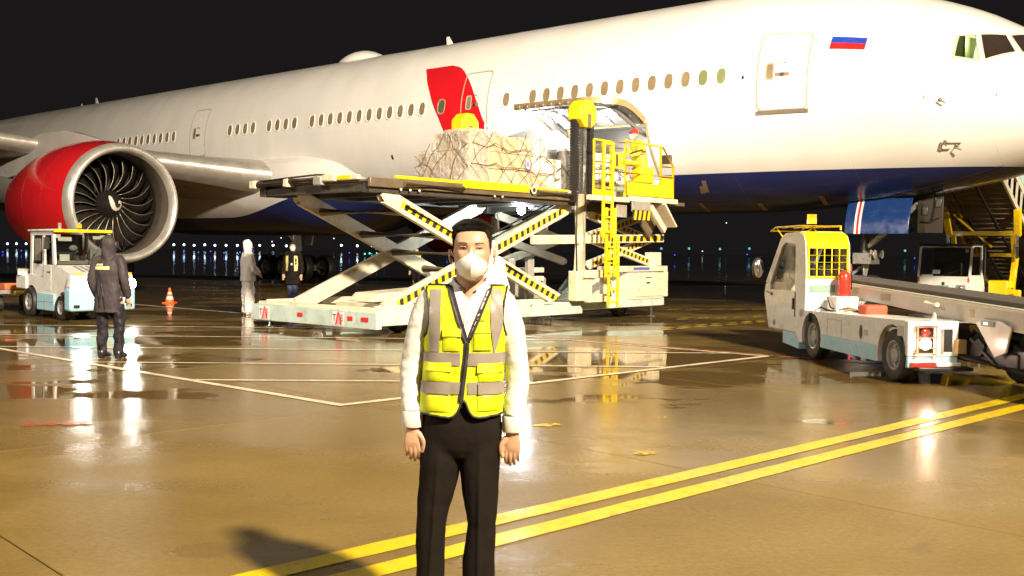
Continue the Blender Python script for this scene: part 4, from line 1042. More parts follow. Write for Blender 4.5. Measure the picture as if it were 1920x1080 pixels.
# ---- telescoping ladder in three sections
def ladder(u, w, z0, z1, v, n):
    l = MB(LYEL); l.bb(u - .025, u + .025, v - .03, v + .03, z0, z1); l.bb(u + w - .025, u + w + .025, v - .03, v + .03, z0, z1); o = l.build('ladder', loader, bevel=.006)
    for k in range(n):
        r = MB(LYEL); z = z0 + .12 + (z1 - z0 - .16) * k / (n - 1); r.bb(u + .026, u + w - .026, v - .02, v + .02, z - .02, z + .02); r.build('rung', o)
ladder(6.03, .34, 1.95, 4.08, -.745, 7); ladder(6.28, .33, 1.05, 2.62, -.66, 6); ladder(6.5, .36, .35, 2.0, -.58, 6)
b = MB(pbr('cable_white', (.6, .58, .5), .5)); b.tube([(6.75, -.4, .45), (6.9, -.45, .7), (6.78, -.42, 1.1)], .02, 6); b.build('cable', loader)
# ---- work lamps
WL = glow('work_lamp', (.75, .9, 1.0), 120)
for (u, v, z, r) in ((6.0, 1.6, 2.60, .12), (6.46, 1.7, 2.70, .05)):
    b = MB(DARKD); b.bb(u - .02, u + .1, v - .1, v + .1, z - .02, z + .12); o = b.build('work_lamp', loader, bevel=.01)
    q = MB(WL); q.ball((u - .04, v, z), (.05, r, r), 14, 10); q.build('lamp_lens', o)
wl_ = plamp('work_light', (5.82, 1.6, 2.56), 260, (.72, .88, 1.0), .12, loader)
wl2 = plamp('deck_light', (9.05, -.45, 3.9), 90, (1, .95, .85), .1, loader)
b = MB(DARKD); b.bb(8.98, 9.06, -.62, -.36, 3.8, 4.02); o = b.build('flood_lamp', loader, bevel=.02)
q = MB(glow('flood_lens', (1, .96, .86), 60)); q.bb(9.062, 9.075, -.6, -.38, 3.82, 4.0); q.build('lamp_lens', o)

# ================================================================== cargo pallets
CARD = pbr('carton_card', (0.54, 0.41, 0.26), 0.6, var=0.14, nscale=3, bump=.1, bscale=30); CARD2 = pbr('carton_card_pale', (0.60, 0.49, 0.34), 0.55, var=0.12, nscale=3)
CARDW = pbr('carton_white', (0.72, 0.70, 0.66), 0.5, var=.06); TAPE = pbr('parcel_tape', (0.50, 0.40, 0.24), 0.2)
NETM = pbr('net_cord', (0.10, 0.085, 0.05), 0.8, var=.2)
def film_material():
    m = bpy.data.materials.new('stretch_film'); m.use_nodes = True; nt = m.node_tree; nt.nodes.clear(); L = nt.links
    o = nd(nt, 'OutputMaterial'); t = nd(nt, 'BsdfTransparent'); g = nd(nt, 'BsdfPrincipled'); ms = nd(nt, 'MixShader')
    g.inputs['Base Color'].default_value = (.52, .48, .42, 1); g.inputs['Roughness'].default_value = .16
    tc = nd(nt, 'TexCoord'); n = nd(nt, 'TexNoise'); n.inputs['Scale'].default_value = 5; n.inputs['Detail'].default_value = 6; n.inputs['Distortion'].default_value = 1.2
    L.new(tc.outputs['Object'], n.inputs['Vector']); bp = nd(nt, 'Bump'); bp.inputs['Strength'].default_value = .9; bp.inputs['Distance'].default_value = .06
    L.new(n.outputs[0], bp.inputs['Height']); L.new(bp.outputs[0], g.inputs['Normal'])
    mr = nd(nt, 'MapRange'); mr.inputs[1].default_value = .35; mr.inputs[2].default_value = .65; mr.inputs[3].default_value = .30; mr.inputs[4].default_value = .85
    L.new(n.outputs[0], mr.inputs[0]); L.new(mr.outputs[0], ms.inputs[0]); L.new(t.outputs[0], ms.inputs[1]); L.new(g.outputs[0], ms.inputs[2]); L.new(ms.outputs[0], o.inputs[0]); return m
FILM = film_material()
def pallet(u0, v0, Lu, Lv, zb, heights, label, seed, white_from=99, film_left=True):
    """heights: function (i, k) -> number of layers"""
    rs = random.Random(seed)
    root = thing('cargo_pallet', label, 'cargo pallet', (0, 0, 0), 0, 'netted cargo pallets')
    Mw = Matrix.Translation((-2.5, 18.6, 0)) @ Matrix.Rotation(LOADER_RZ, 4, 'Z') @ Matrix.Translation((u0, v0, zb))
    root.matrix_world = Mw
    b = MB(pbr('pallet_sheet', (.5, .5, .48), .35, .7)); b.bb(-.05, Lu + .05, -.05, Lv + .05, 0, .03); b.build('pallet_base', root, bevel=.006)
    nu, nv = 6, 3; cu, cv, ch = Lu / nu, Lv / nv, .37
    top = {}
    for i in range(nu):
        for k in range(nv):
            n = heights(i, k); z = .031; 
            for l in range(n):
                hh = ch * rs.uniform(.93, 1.03)
                jx, jy = rs.uniform(-.012, .012), rs.uniform(-.012, .012)
                if 0 < i < nu - 1 and 0 < k < nv - 1 and l < n - 1: z += hh; continue
                m_ = CARDW if i >= white_from and l >= n - 2 else rs.choice((CARD, CARD, CARD2))
                c = MB(m_); M = Matrix.Translation((cu * (i + .5) + jx, cv * (k + .5) + jy, z + hh / 2)) @ Matrix.Rotation(rs.uniform(-.03, .03), 4, 'Z')
                c.box((0, 0, 0), (cu - .02, cv - .02, hh - .006), M); c.use(TAPE).box((0, 0, 0), (.06, cv - .014, hh - .001), M)
                c.build('carton', root, bevel=.012); z += hh
            top[(i, k)] = z
    # label sheets on two cartons
    for u, z in ((.42, 1.05), (1.75, .42)):
        q = MB(pbr('carton_label', (.42, .42, .55), .4)); q.bb(u, u + .17, -.018, -.012, z, z + .26); q.use(pbr('carton_label_blue', (.2, .22, .45), .4)).bb(u + .03, u + .12, -.021, -.018, z + .1, z + .2); q.build('carton_label', root)
    # stretch film on the outboard end and round the corner
    if film_left:
        f = MB(FILM); rows = []
        for y in np.linspace(Lv + .03, -.03, 12):
            k = min(nv - 1, max(0, int(y / cv))); kk = min(nv - 1, max(0, y / cv - .5)); k0 = int(kk); fr = kk - k0; zt = top[(0, k0)] * (1 - fr) + top[(0, min(nv - 1, k0 + 1))] * fr
            rows.append([Vector((-.035 + .02 * noise.noise((y * 3, z * 3, seed)), y, .05 + zt * z)) for z in np.linspace(0, 1, 10)])
        for x in np.linspace(.0, .55, 5): rows.append([Vector((x, -.04 + .015 * noise.noise((x * 4, z * 3, seed)), .05 + top[(0, 0)] * z)) for z in np.linspace(0, 1, 10)])
        f.loft(rows, closed=False, cap=False); f.build('stretch_film', root, smooth=80)
    # net: sagging diagonal cords over the near, outboard and top faces
    n_ = MB(NETM)
    def hgt(u): 
        x = min(nu - 1.001, max(0, u / cu - .5)); i = int(x); f = x - i; return (top[(i, 0)] * (1 - f) + top[(min(nu - 1, i + 1), 0)] * f)
    def wob(p, a=.05): return Vector((noise.noise((p[0] * 2.1 + seed, p[2] * 2.1, 1)) * a, 0, noise.noise((p[0] * 2.1, p[2] * 2.1 + seed, 7)) * a))
    for d in (1, -1):
        for k in range(-3, 12):
            if rs.random() < .22: continue
            pts = []
            for q in np.linspace(0, 1, 12):
                u = .36 * k + d * q * 1.05; 
                if -.03 <= u <= Lu + .03:
                    z = q * hgt(u); p = Vector((u, -.045, z)); pts.append(p + wob(p, .20))
            if len(pts) > 2: n_.tube(pts, .0062, 5)
            pts = []
            for q in np.linspace(0, 1, 12):
                v = .34 * k + d * q * .95
                if -.03 <= v <= Lv + .03:
                    kk = min(nv - 1.001, max(0, v / cv - .5)); k0 = int(kk); fr = kk - k0; zt = top[(0, k0)] * (1 - fr) + top[(0, min(nv - 1, k0 + 1))] * fr
                    p = Vector((-.055, v, q * zt)); w_ = wob((v, 0, q + 3), .18); pts.append(p + Vector((0, w_.x, w_.z)))
            if len(pts) > 2: n_.tube(pts, .0062, 5)
    for z in (.45, .85):
        n_.tube([Vector((u, -.05, z * hgt(u) / 1.15)) + wob((u, 0, z), .22) for u in np.linspace(0, Lu, 14)], .009, 5)
    for i in range(nu):
        n_.tube([Vector((cu * (i + .5), v, top[(i, min(nv - 1, int(v / cv)))] + .012)) for v in np.linspace(0, Lv - .01, 7)], .0065, 5)
    tag(n_.build('cargo_net', root), kind='stuff')
    return root
def h1(i, k): return (3, 3, 3, 3, 3, 2)[i] - (1 if k == 2 and i == 0 else 0) if k < 2 or i > 0 else 2
pallet(2.7, .22, 3.05, 1.53, 2.935, h1, 'wrapped pallet of brown cartons under a net on the raised loader deck', 5, white_from=4)
pallet(6.5, .45, 2.5, 1.5, 2.87, lambda i, k: 3 if i < 4 else 2, 'grey netted pallet of cartons behind the yellow cage rails', 9, white_from=0, film_left=True)
# ================================================================== ground vehicles
VW = pbr('vehicle_white', (0.76, 0.74, 0.70), 0.3, var=0.05, nscale=3, dirt=0.22, dirtcol=(0.30, 0.25, 0.18), coat=.15)
VC = pbr('vehicle_cyan', (0.36, 0.63, 0.74), 0.32, var=0.08, nscale=3, dirt=0.35, dirtcol=(0.25, 0.25, 0.2))
VY = pbr('vehicle_yellow', (0.82, 0.56, 0.008), 0.28, var=0.06, coat=.2, dirt=.12)
VK = pbr('vehicle_black', (0.022, 0.020, 0.019), 0.4, var=0.2)
VG = pbr('vehicle_grey', (0.26, 0.25, 0.23), 0.45, var=0.15, dirt=.3)
GLASS = clear_glass('vehicle_glass', (.62, .66, .64)); DGLASS = glass_mat('dark_glass', (.02, .02, .02), .05)
SEATM = pbr('seat_vinyl', (.035, .033, .03), .5); PAPER = pbr('paper_notice', (.72, .70, .62), .6); HEAD = glow('headlamp_lens', (1, .96, .88), 60); TAIL = glow('tail_lamp_lens', (1, .72, .52), 9)
ORANGE = pbr('beacon_amber', (.85, .32, .02), .2, emit=(1, .4, .03), estr=.5); REDX = pbr('extinguisher_red', (.60, .035, .02), .28, var=.06, coat=.2); RIMG = pbr('rim_grey', (.40, .39, .37), .4, .4, dirt=.3)
def extrude_y(poly, y0, y1, mat, name, parent, bevel=.015):
    b = MB(mat); b.prism(poly, y0, y1); return b.build(name, parent, bevel=bevel)
def spotlamp(name, parent, p, d, w, col, size=70, r=.06):
    l = bpy.data.lights.new(name, 'SPOT'); l.energy = w; l.color = col; l.spot_size = radians(size); l.spot_blend = .5; l.shadow_soft_size = r
    o = bpy.data.objects.new(name, l); COL.objects.link(o); o.parent = parent; o.location = p; o.rotation_euler = Vector(d).to_track_quat('-Z', 'Y').to_euler(); return o
# ------------------------------------------------------------------ tow tractor, headlamps lit
hdg = atan2(-.69, .72)
T = thing('tow_tractor', 'white tow tractor with pale cyan bumper and both headlamps lit, under the red engine', 'tow tractor', (-10.05, 23.26, 0), hdg)
def arch(cx, cz, r, x0, x1, z0, z1, n=12):
    """body side polygon with a wheel arch cut in its lower edge"""
    a0 = math.asin(max(-1, min(1, (z0 - cz) / r)))
    pts = [(cx + r * cos(pi - a0 - (pi - 2 * a0) * k / n), cz + r * sin(pi - a0 - (pi - 2 * a0) * k / n)) for k in range(n + 1)]
    return [(x0, z0)] + pts + [(x1, z0), (x1, z1), (x0, z1)]
def two_arch(w, x0, x1, z0, top, n=12):
    pts = [(x0, z0)]
    for cx, cz, r in w:
        a0 = math.asin((z0 - cz) / r)
        pts += [(cx + r * cos(pi - a0 - (pi - 2 * a0) * k / n), cz + r * sin(pi - a0 - (pi - 2 * a0) * k / n)) for k in range(n + 1)]
    return pts + [(x1, z0)] + top
bodyp = two_arch(((-.80, .34, .38), (.98, .28, .34)), -1.16, 1.36, .20, [(1.5, .30), (1.5, .99), (.62, 1.20), (.30, 1.20), (.2, .92), (-.25, .92), (-.95, .98), (-1.16, .92)])
for y in (-.66, .56): extrude_y(bodyp, y, y + .10, VW, 'body_side', T, .012)
b = MB(VW); b.add([(.52, -.565, 1.205), (.52, .565, 1.205), (1.52, .565, .985), (1.52, -.565, .985)], [(0, 1, 2, 3)]); b.bb(-.9, 1.45, -.555, .555, .45, .90); b.build('hood', T, bevel=.02)
b = MB(VK); b.bb(-1.1, 1.3, -.50, .50, .18, .44); b.build('chassis', T)
b = MB(VW); b.add([(1.58, -.76, .72), (1.60, .62, .72), (1.56, .60, .99), (1.54, -.72, .99), (1.36, -.76, .72), (1.36, .62, .72), (1.36, .60, 1.0), (1.36, -.72, 1.0)], [(0, 1, 2, 3), (4, 7, 6, 5), (0, 3, 7, 4), (1, 5, 6, 2), (3, 2, 6, 7), (0, 4, 5, 1)]); b.build('front_panel', T, bevel=.03)
b = MB(VC); b.bb(1.34, 1.66, -.80, .66, .22, .718); b.build('front_bumper', T, bevel=.06, segs=4)
b = MB(VC); b.bb(-.38, .58, -.70, -.665, .18, .56); b.build('step_panel', T, bevel=.015)
for y in (-.55, .56):
    b = MB(VK); b.cyl((1.56, y, .80), (1.60, y, .80), .12, 20); h = b.build('headlamp', T); q = MB(HEAD); q.ball((1.615, y, .80), (.035, .13, .13), 16, 10); q.build('lens', h)
    spotlamp('headlight', T, (1.70, y, .80), (1, 0, -.10), 90, (1, .93, .80), 75)
    b = MB(ORANGE); b.bb(1.52, 1.56, y - .06, y + .06, .99, 1.05); b.build('indicator', T, bevel=.01)
# cab
b = MB(VW)
for y in (-.64, .60):
    b.prism([(-.92, .93), (-.78, .93), (-.72, 1.86), (-.86, 1.92)], y, y + .05); b.prism([(.36, 1.205), (.50, 1.205), (.42, 1.90), (.30, 1.92)], y, y + .05); b.prism([(-.87, 1.862), (.34, 1.862), (.34, 1.95), (-.87, 1.95)], y - .001, y + .051)
b.prism([(-.20, .93), (-.08, .93), (-.08, 1.86), (-.20, 1.86)], -.641, -.59); b.build('cab_frame', T, bevel=.012)
b = MB(VW); b.prism([(-.78, .94), (-.21, .94), (-.21, 1.2), (-.75, 1.22)], -.635, -.6); b.prism([(-.075, .62), (.34, .62), (.36, 1.2), (-.075, 1.2)], -.665, -.62); dr = b.build('cab_door', T, bevel=.012)
b = MB(VK); b.prism([(-.70, 1.24), (-.22, 1.24), (-.22, 1.84), (-.66, 1.84)], -.632, -.622); dw = b.build('window_seal', dr)
b = MB(pbr('side_window', (.30, .27, .23), .12)); b.prism([(-.65, 1.29), (-.27, 1.29), (-.27, 1.79), (-.62, 1.79)], -.640, -.633); b.build('window_pane', dr, bevel=.004)
b = MB(VW); b.bb(-.95, .50, -.68, .64, 1.952, 2.0); b.build('cab_roof', T, bevel=.015)
b = MB(VY); b.bb(.502, .56, -.68, .64, 1.93, 1.995); b.build('roof_trim', T, bevel=.01)
b = MB(GLASS); b.add([(.50, -.60, 1.23), (.50, .56, 1.23), (.46, .56, 1.92), (.46, -.60, 1.92)], [(0, 1, 2, 3)]); b.build('windscreen', T)
b = MB(VK); b.bb(.46, .56, -.62, .58, 1.195, 1.225); b.build('windscreen_seal', T)
b = MB(VW); b.bar((.5, .60, 1.2), (.45, .60, 1.93), .06, .05); b.build('windscreen_pillar', T)
b = MB(PAPER)
for y, z, w, h in ((-.42, 1.36, .22, .15), (-.40, 1.78, .3, .09), (-.55, 1.84, .12, .08), (.32, 1.82, .18, .07), (.46, 1.84, .12, .07)): b.add([(.49 - (z - 1.23) * .058, y - w / 2, z - h / 2), (.49 - (z - 1.23) * .058, y + w / 2, z - h / 2), (.485 - (z - 1.23) * .058, y + w / 2, z + h / 2), (.485 - (z - 1.23) * .058, y - w / 2, z + h / 2)], [(0, 1, 2, 3)])
tag(b.build('windscreen_notice', T), kind='stuff')
b = MB(SEATM); b.bb(-.62, -.2, -.3, .3, 1.0, 1.14); b.bb(-.72, -.6, -.3, .3, 1.14, 1.72); b.build('seat', T, bevel=.04)
b = MB(VK); b.tube([(.25 + .14 * cos(a) * .5, .02 + .17 * sin(a), 1.38 + .14 * cos(a)) for a in np.linspace(0, 2 * pi, 17)[:-1]], .014, 6, closed=True); b.cyl((.25, .02, 1.38), (.42, .02, 1.2), .025, 8); b.build('steering_wheel', T)
b = MB(pbr('cab_back', (.10, .085, .07), .5)); b.bb(-.9, -.86, -.58, .56, .95, 1.9); b.build('cab_rear_panel', T)
b = MB(VG); b.bb(.3, .44, -.55, .5, 1.2, 1.3); b.bb(.2, .4, .2, .45, 1.3, 1.55); b.ball((.3, -.15, 1.58), (.06, .1, .07)); b.build('dashboard', T, bevel=.02)
b = MB(VW); b.bb(-1.60, -1.0, -.70, .55, .62, .94); b.build('rear_deck', T, bevel=.03)
b = MB(VW); b.cyl((-1.35, -.62, .942), (-1.35, -.62, 1.08), .13, 16); b.use(VG).cyl((-1.35, -.62, 1.081), (-1.35, -.62, 1.10), .125, 16); b.build('fuel_filler', T, bevel=.01)
b = MB(VG); b.cyl((.3, -.45, 2.0), (.3, -.45, 2.14), .035, 10); b.build('antenna', T)
b = MB(ORANGE); b.cyl((.32, -.02, 2.03), (.32, -.02, 2.13), .05, 12); b.use(VK).cyl((.32, -.02, 2.0), (.32, -.02, 2.03), .055, 12); b.build('beacon', T)
for x, r in ((-.80, .335), (.98, .275)):
    for y in (-.63, .53): wheel((x, y, r), r, .22, T, rim=RIMG)
b = MB(VK); b.bar((-1.0, 0, .4), (-1.9, 0, .4), .12, .1); b.build('tow_hitch', T)
for k in range(5):
    b = MB(VG); b.bb(.66 + .03, 1.25, -.30 + .14 * k - .03, -.30 + .14 * k + .03, 1.10, 1.12); b.v = [(x, y, z + (.98 - x) * .215 + .0) for x, y, z in b.v]; b.build('hood_louvre', T)
b = MB(VK); b.tube([(.51, .1, 1.235), (.50, .25, 1.45), (.485, .38, 1.62)], .012, 6); b.build('wiper', T)
b = MB(VK); b.bar((.45, -.66, 1.7), (.55, -.82, 1.72), .02, .02); b.bb(.53, .57, -.90, -.78, 1.55, 1.82); b.build('wing_mirror', T, bevel=.015)
b = MB(VK); b.bb(.26, .30, -.675, -.655, 1.02, 1.06); b.bb(.12, .26, -.672, -.664, 1.03, 1.05); b.build('door_handle', T)
b = MB(pbr('number_plate', (.55, .50, .30), .5)); b.bb(1.661, 1.668, -.26, .10, .46, .58); b.build('number_plate', T)
b = MB(VK); b.bb(1.661, 1.69, -.72, -.60, .30, .36); b.bb(1.661, 1.69, .44, .56, .30, .36); tag(b.build('bumper_pad', T), kind='stuff')
b = MB(VG); b.bb(-.36, .56, -.705, -.70, .37, .378); b.bb(.1, .108, -.706, -.70, .2, .54); b.build('panel_gap', T)
# ------------------------------------------------------------------ flat dolly behind it
D = thing('baggage_dolly', 'low flat dolly with orange and yellow ends hitched behind the white tow tractor', 'dolly', (-12.75, 25.85, 0), hdg)
b = MB(VG); b.bb(-1.3, 1.15, -.75, .75, .44, .54); b.build('deck', D, bevel=.015)
b = MB(pbr('dolly_orange', (.62, .16, .06), .5)); b.bb(.75, 1.16, -.6, .6, .543, .70); b.build('stop_bar', D, bevel=.02)
b = MB(VY); b.bb(.3, .62, -.86, -.752, .22, .46); b.bb(1.152, 1.25, -.4, .4, .42, .52); b.build('corner_guard', D, bevel=.03)
b = MB(VK); b.bar((1.1, 0, .38), (1.95, 0, .40), .07, .06); b.build('draw_bar', D)
for x in (-.85, .75):
    for y in (-.6, .6): wheel((x, y, .20), .20, .14, D, rim=RIMG)
# ------------------------------------------------------------------ belt loader truck
BR = atan2(.996, -.085)
B = thing('belt_loader', 'white belt loader truck with a yellow cab roof and long dark conveyor', 'belt loader', (4.765, 14.33, 0), BR)
side = two_arch(((-1.46, .33, .40), (1.24, .33, .385)), -1.82, 1.74, .22, [(1.74, .735), (1.05, .74), (-1.82, .80)])
extrude_y(side, -.02, .05, VW, 'body_side', B, 0)
sidec = two_arch(((-1.46, .33, .442), (1.24, .34, .462)), -1.822, 1.742, .20, [(1.742, .40), (-1.822, .455)])
b = MB(VC)
def strip_(x0, x1, zt0, zt1): b.add([(x0, .054, .215), (x1, .054, .215), (x1, .054, zt1), (x0, .054, zt0)], [(0, 1, 2, 3)])
strip_(-1.03, .83, .43, .415); strip_(-1.815, -1.90 + .0, .455, .455); strip_(-1.819, -1.895 + 0, .45, .45)
b.f = b.f[:1]; b.mi = b.mi[:1]; b.v = b.v[:4]
strip_(-1.82, -1.90 + .01, .46, .46) if False else None
b.build('cyan_stripe', B)
b = MB(VW); b.bb(-1.82, 1.5, -.60, -.021, .62, .685); b.build('deck', B, bevel=.008)
b = MB(VW); b.add([(-1.8, .049, .80), (1.04, .049, .742), (1.04, -.60, .742), (-1.8, -.60, .80)], [(0, 1, 2, 3)]); b.build('deck_plate', B)
b = MB(VW); b.bb(-1.90, -1.823, -.60, .05, .36, .80); b.use(VC).bb(-1.896, -1.83, -.595, .045, .22, .358); rearp = b.build('rear_panel', B, bevel=.012)
b = MB(REDL); b.bb(-1.93, -1.901, -.30, .02, .235, .29); b.use(VW).bb(-1.94, -1.901, -.62, -.31, .24, .29); b.build('rear_reflector', B, bevel=.006)
# tail lamp in its guard
b = MB(VK); b.bb(-1.912, -1.901, -.27, -.05, .40, .74); tl = b.build('tail_lamp', B, bevel=.005)
q = MB(TAIL); q.ball((-1.93, -.16, .52), (.03, .075, .075), 14, 10); q.build('lens', tl)
q = MB(REDL); q.ball((-1.925, -.16, .66), (.025, .06, .05), 12, 8); q.build('lens', tl)
g_ = MB(pbr('lamp_guard', (.62, .30, .20), .4, .3))
for z in (.40, .47, .60, .73): g_.cyl((-1.965, -.28, z), (-1.965, -.04, z), .011, 6)
for y in (-.28, -.04): g_.cyl((-1.965, y, .38), (-1.965, y, .75), .013, 6); g_.cyl((-1.965, y, .40), (-1.90, y, .40), .011, 6); g_.cyl((-1.965, y, .73), (-1.90, y, .73), .011, 6)
g_.build('lamp_guard', tl)
plamp('tail_light', (-2.05, -.16, .52), 7, (1, .7, .5), .05, B)
b = MB(VK); b.bb(-1.903, -1.9005, -.52, -.38, .42, .70); b.use(VG).bb(-1.92, -1.9, -.40, -.375, .40, .70); b.build('bracket_recess', B)
b = MB(pbr('wood_block', (.36, .25, .10), .7, bump=.2)); b.bb(-1.99, -1.905, -.66, -.54, .40, .58); b.build('wooden_chock', B, bevel=.01)
b = MB(VK); b.bb(-2.0, -1.80, -.75, -.05, .19, .235); b.build('rear_bumper', B, bevel=.01)
b = MB(VW); b.cyl((-1.86, -.30, .80), (-1.86, -.30, .84), .03, 10); b.ball((-1.86, -.30, .86), (.04, .02, .045), 10, 8); b.build('lifting_eye', B)
b = MB(VK); b.add([(-.55 + .05 * cos(a), .0545, .56 + .10 * sin(a)) for a in np.linspace(0, 2 * pi, 17)[:-1]], [tuple(range(16))]); b.build('fuel_port', B, smooth=0)
b = MB(pbr('body_plate', (.52, .50, .44), .45)); b.bb(-.75, -.65, .0505, .055, .52, .60); b.build('rating_plate', B); b = MB(pbr('body_plate', (.52, .50, .44), .45)); b.bb(-1.78, -1.62, .0505, .055, .60, .73); b.build('rating_plate', B)
b = MB(VG)
for (x0, x1, z0, z1) in ((.1, .62, .30, .31), (.1, .62, .66, .665), (.1, .108, .31, .66), (.612, .62, .31, .66)): b.bb(x0, x1, .0508, .0535, z0, z1)
b.build('locker_outline', B)
# cab
cabp = [(1.52, .645), (1.50, 1.30), (1.53, 1.76), (1.62, 1.90), (1.82, 1.965), (2.45, 1.95), (2.66, 1.86), (3.36, 1.12), (3.42, .90), (3.18, .34), (1.95, .34), (1.80, .62)]
def cab_shell():
    b = MB(VW)
    # window hole in the left side: build the side as strips round the pane
    win = [(1.96, 1.02), (1.96, 1.78), (2.42, 1.80), (2.58, 1.74), (3.14, 1.10), (3.14, 1.0)]
    for y0, y1 in ((-.01, .05), (-.66, -.60)):
        o = len(b.v)
        P = [(1.52, .645), (1.50, 1.30), (1.53, 1.76), (1.62, 1.90), (1.82, 1.965), (2.45, 1.95), (2.66, 1.86), (3.36, 1.12), (3.42, .90), (3.18, .34), (1.95, .34), (1.80, .62)]
        W = [win[0], win[0], (1.96, 1.5), win[1], win[1], win[2], win[3], win[4], win[5], win[5], win[0], win[0]]
        n = len(P)
        for y in (y0, y1): b.v.extend([(x, y, z) for x, z in P] + [(x, y, z) for x, z in W])
        for i in range(n):
            k = (i + 1) % n
            for base in (0, 2 * n):
                b.f.append((o + base + i, o + base + k, o + base + n + k, o + base + n + i)); b.mi.append(0)
            b.f.append((o + i, o + k, o + 2 * n + k, o + 2 * n + i)); b.mi.append(0)
            b.f.append((o + n + i, o + n + k, o + 3 * n + k, o + 3 * n + i)); b.mi.append(0)
    c = b.build('cab', B, bevel=0)
    m = MB(VW); m.bb(1.505, 1.55, -.598, -.012, .64, 1.235); m.bb(1.56, 3.1, -.598, -.012, .34, .40); m.build('cab_rear_panel', c, bevel=.006)
    y = MB(VY); pr2 = [(1.50, 1.72), (1.53, 1.77), (1.62, 1.905), (1.82, 1.972), (2.45, 1.957)]
    y.loft([[(x - .012, yy, z + .004) for x, z in pr2] for yy in (.035, -.645)], closed=False, cap=False); y.build('cab_roof', c, bevel=0, smooth=60)
    y = MB(VY); y.bb(1.49, 1.52, -.64, .03, 1.70, 1.73); y.bb(1.485, 1.515, -.64, .03, 1.235, 1.27); y.bb(1.487, 1.517, -.0, .03, 1.271, 1.699); y.bb(1.487, 1.517, -.64, -.60, 1.271, 1.699); y.build('rear_window_frame', c, bevel=.006)
    g = MB(GLASS); g.add([(1.512, -.6, 1.27), (1.512, -.002, 1.27), (1.52, -.002, 1.70), (1.52, -.6, 1.70)], [(0, 1, 2, 3)]); g.build('rear_window', c)
    for k in range(1, 5):
        q = MB(VY); yy = -.60 + .60 * k / 5; q.cyl((1.49, yy, 1.27), (1.495, yy, 1.70), .0085, 6); q.build('grille_bar', c)
    for k in range(1, 4):
        q = MB(VY); z = 1.27 + .43 * k / 4; q.cyl((1.488, -.60, z), (1.488, .0, z), .0085, 6); q.build('grille_bar', c)
    g = MB(GLASS); g.add([(x, .02, z) for x, z in win], [tuple(range(6))]); g.build('door_window', c)
    g = MB(GLASS); g.add([(2.68, -.6, 1.84), (2.68, -.01, 1.84), (3.37, -.01, 1.12), (3.37, -.6, 1.12)], [(0, 1, 2, 3)]); g.build('windscreen', c)
    f = MB(VW); f.add([(3.37, -.6, 1.118), (3.37, -.01, 1.118), (3.425, -.01, .90), (3.425, -.6, .90)], [(0, 1, 2, 3)]); f.add([(3.424, -.6, .898), (3.424, -.01, .898), (3.19, -.01, .345), (3.19, -.6, .345)], [(0, 1, 2, 3)]); f.build('cab_nose', c)
    k = MB(VK); k.bb(1.93, 1.955, .051, .06, .60, 1.0); k.bb(1.985, 2.03, .052, .075, .72, .90); k.build('door_handle', c, bevel=.005)
    k = MB(VG); k.ball((3.05, .052, .93), (.06, .02, .035), 10, 6); k.ball((2.9, .052, .45), (.05, .02, .05), 10, 6); k.use(VK).bar((3.3, .05, .96), (3.0, .07, .93), .02, .02); k.build('side_lamp', c)
    s = MB(SEATM); s.bb(1.75, 2.2, -.5, -.1, .8, .95); s.bb(1.66, 1.78, -.5, -.1, .95, 1.45); s.build('seat', c, bevel=.04)
    k = MB(VK); k.bar((3.2, -.3, 1.0), (2.75, -.3, 1.25), .05, .05); k.tube([(2.72 + .07 * cos(a), -.3 + .17 * sin(a), 1.27 + .14 * cos(a)) for a in np.linspace(0, 2 * pi, 15)[:-1]], .013, 6, closed=True); k.build('steering_wheel', c)
    q = MB(VG); q.add([(1.9, .056, .345), (3.16, .056, .345), (3.18, .056, .36), (1.9, .056, .36)], [(0, 1, 2, 3)]); q.build('door_gap', c)
    return c
cab_shell()
b = MB(VC); b.prism([(1.76, .10), (2.5, .14), (2.5, .36), (1.76, .36)], -.55, .045); b.build('cab_step', B, bevel=.01)
b = MB(VW); b.prism([(1.72, .20), (1.95, .36), (1.95, .64), (1.72, .64)], -.2, .052); b.build('fender', B, bevel=.02)
b = MB(pbr('plate_green', (.20, .32, .26), .45)); b.bb(1.490, 1.503, -.42, -.02, 1.02, 1.13); b.build('rear_plate', B, bevel=.004)
b = MB(VW); b.bb(1.02, 1.40, -.60, -.26, .703, .97); b.build('tool_box', B, bevel=.015)
b = MB(VK); b.tube([(1.3, .0, .72), (1.25, -.1, .80), (1.15, -.16, .76), (1.05, -.3, .73), (.98, -.45, .73), (.96, -.56, .76)], .016, 6); b.tube([(1.35, -.24, .95), (1.2, -.23, .8), (1.05, -.3, .74)], .012, 6); b.tube([(1.32, .02, .73), (1.3, .055, .62), (1.28, .06, .58)], .03, 6); b.build('air_hose', B)
# roof rack and beacon
R_ = MB(VY)
R_.tube([(1.75, .02, 2.0), (1.75, .03, 2.06), (2.9, .05, 2.06), (3.15, .05, 2.0)], .014, 6); R_.tube([(1.75, -.6, 2.0), (1.75, -.6, 2.06), (2.9, -.6, 2.06), (3.15, -.6, 2.0)], .014, 6)
for x in (1.75, 2.1, 2.5, 2.9): R_.tube([(x, .03, 2.06), (x, -.6, 2.06)], .012, 6)
R_.tube([(2.9, .05, 2.06), (2.6, .04, 1.90)], .012, 6); R_.tube([(2.9, -.6, 2.06), (2.6, -.6, 1.90)], .012, 6); R_.tube([(3.15, .05, 2.0), (3.15, -.6, 2.0)], .012, 6)
for y in (-.1, -.3, -.45): R_.tube([(1.75, y, 2.06), (3.0, y, 2.05)], .01, 6)
R_.build('roof_rack', B)
b = MB(ORANGE); b.cyl((2.0, -.22, 2.10), (2.0, -.22, 2.25), .075, 16); b.use(VK).cyl((2.0, -.22, 2.05), (2.0, -.22, 2.10), .08, 16); b.build('beacon', B)
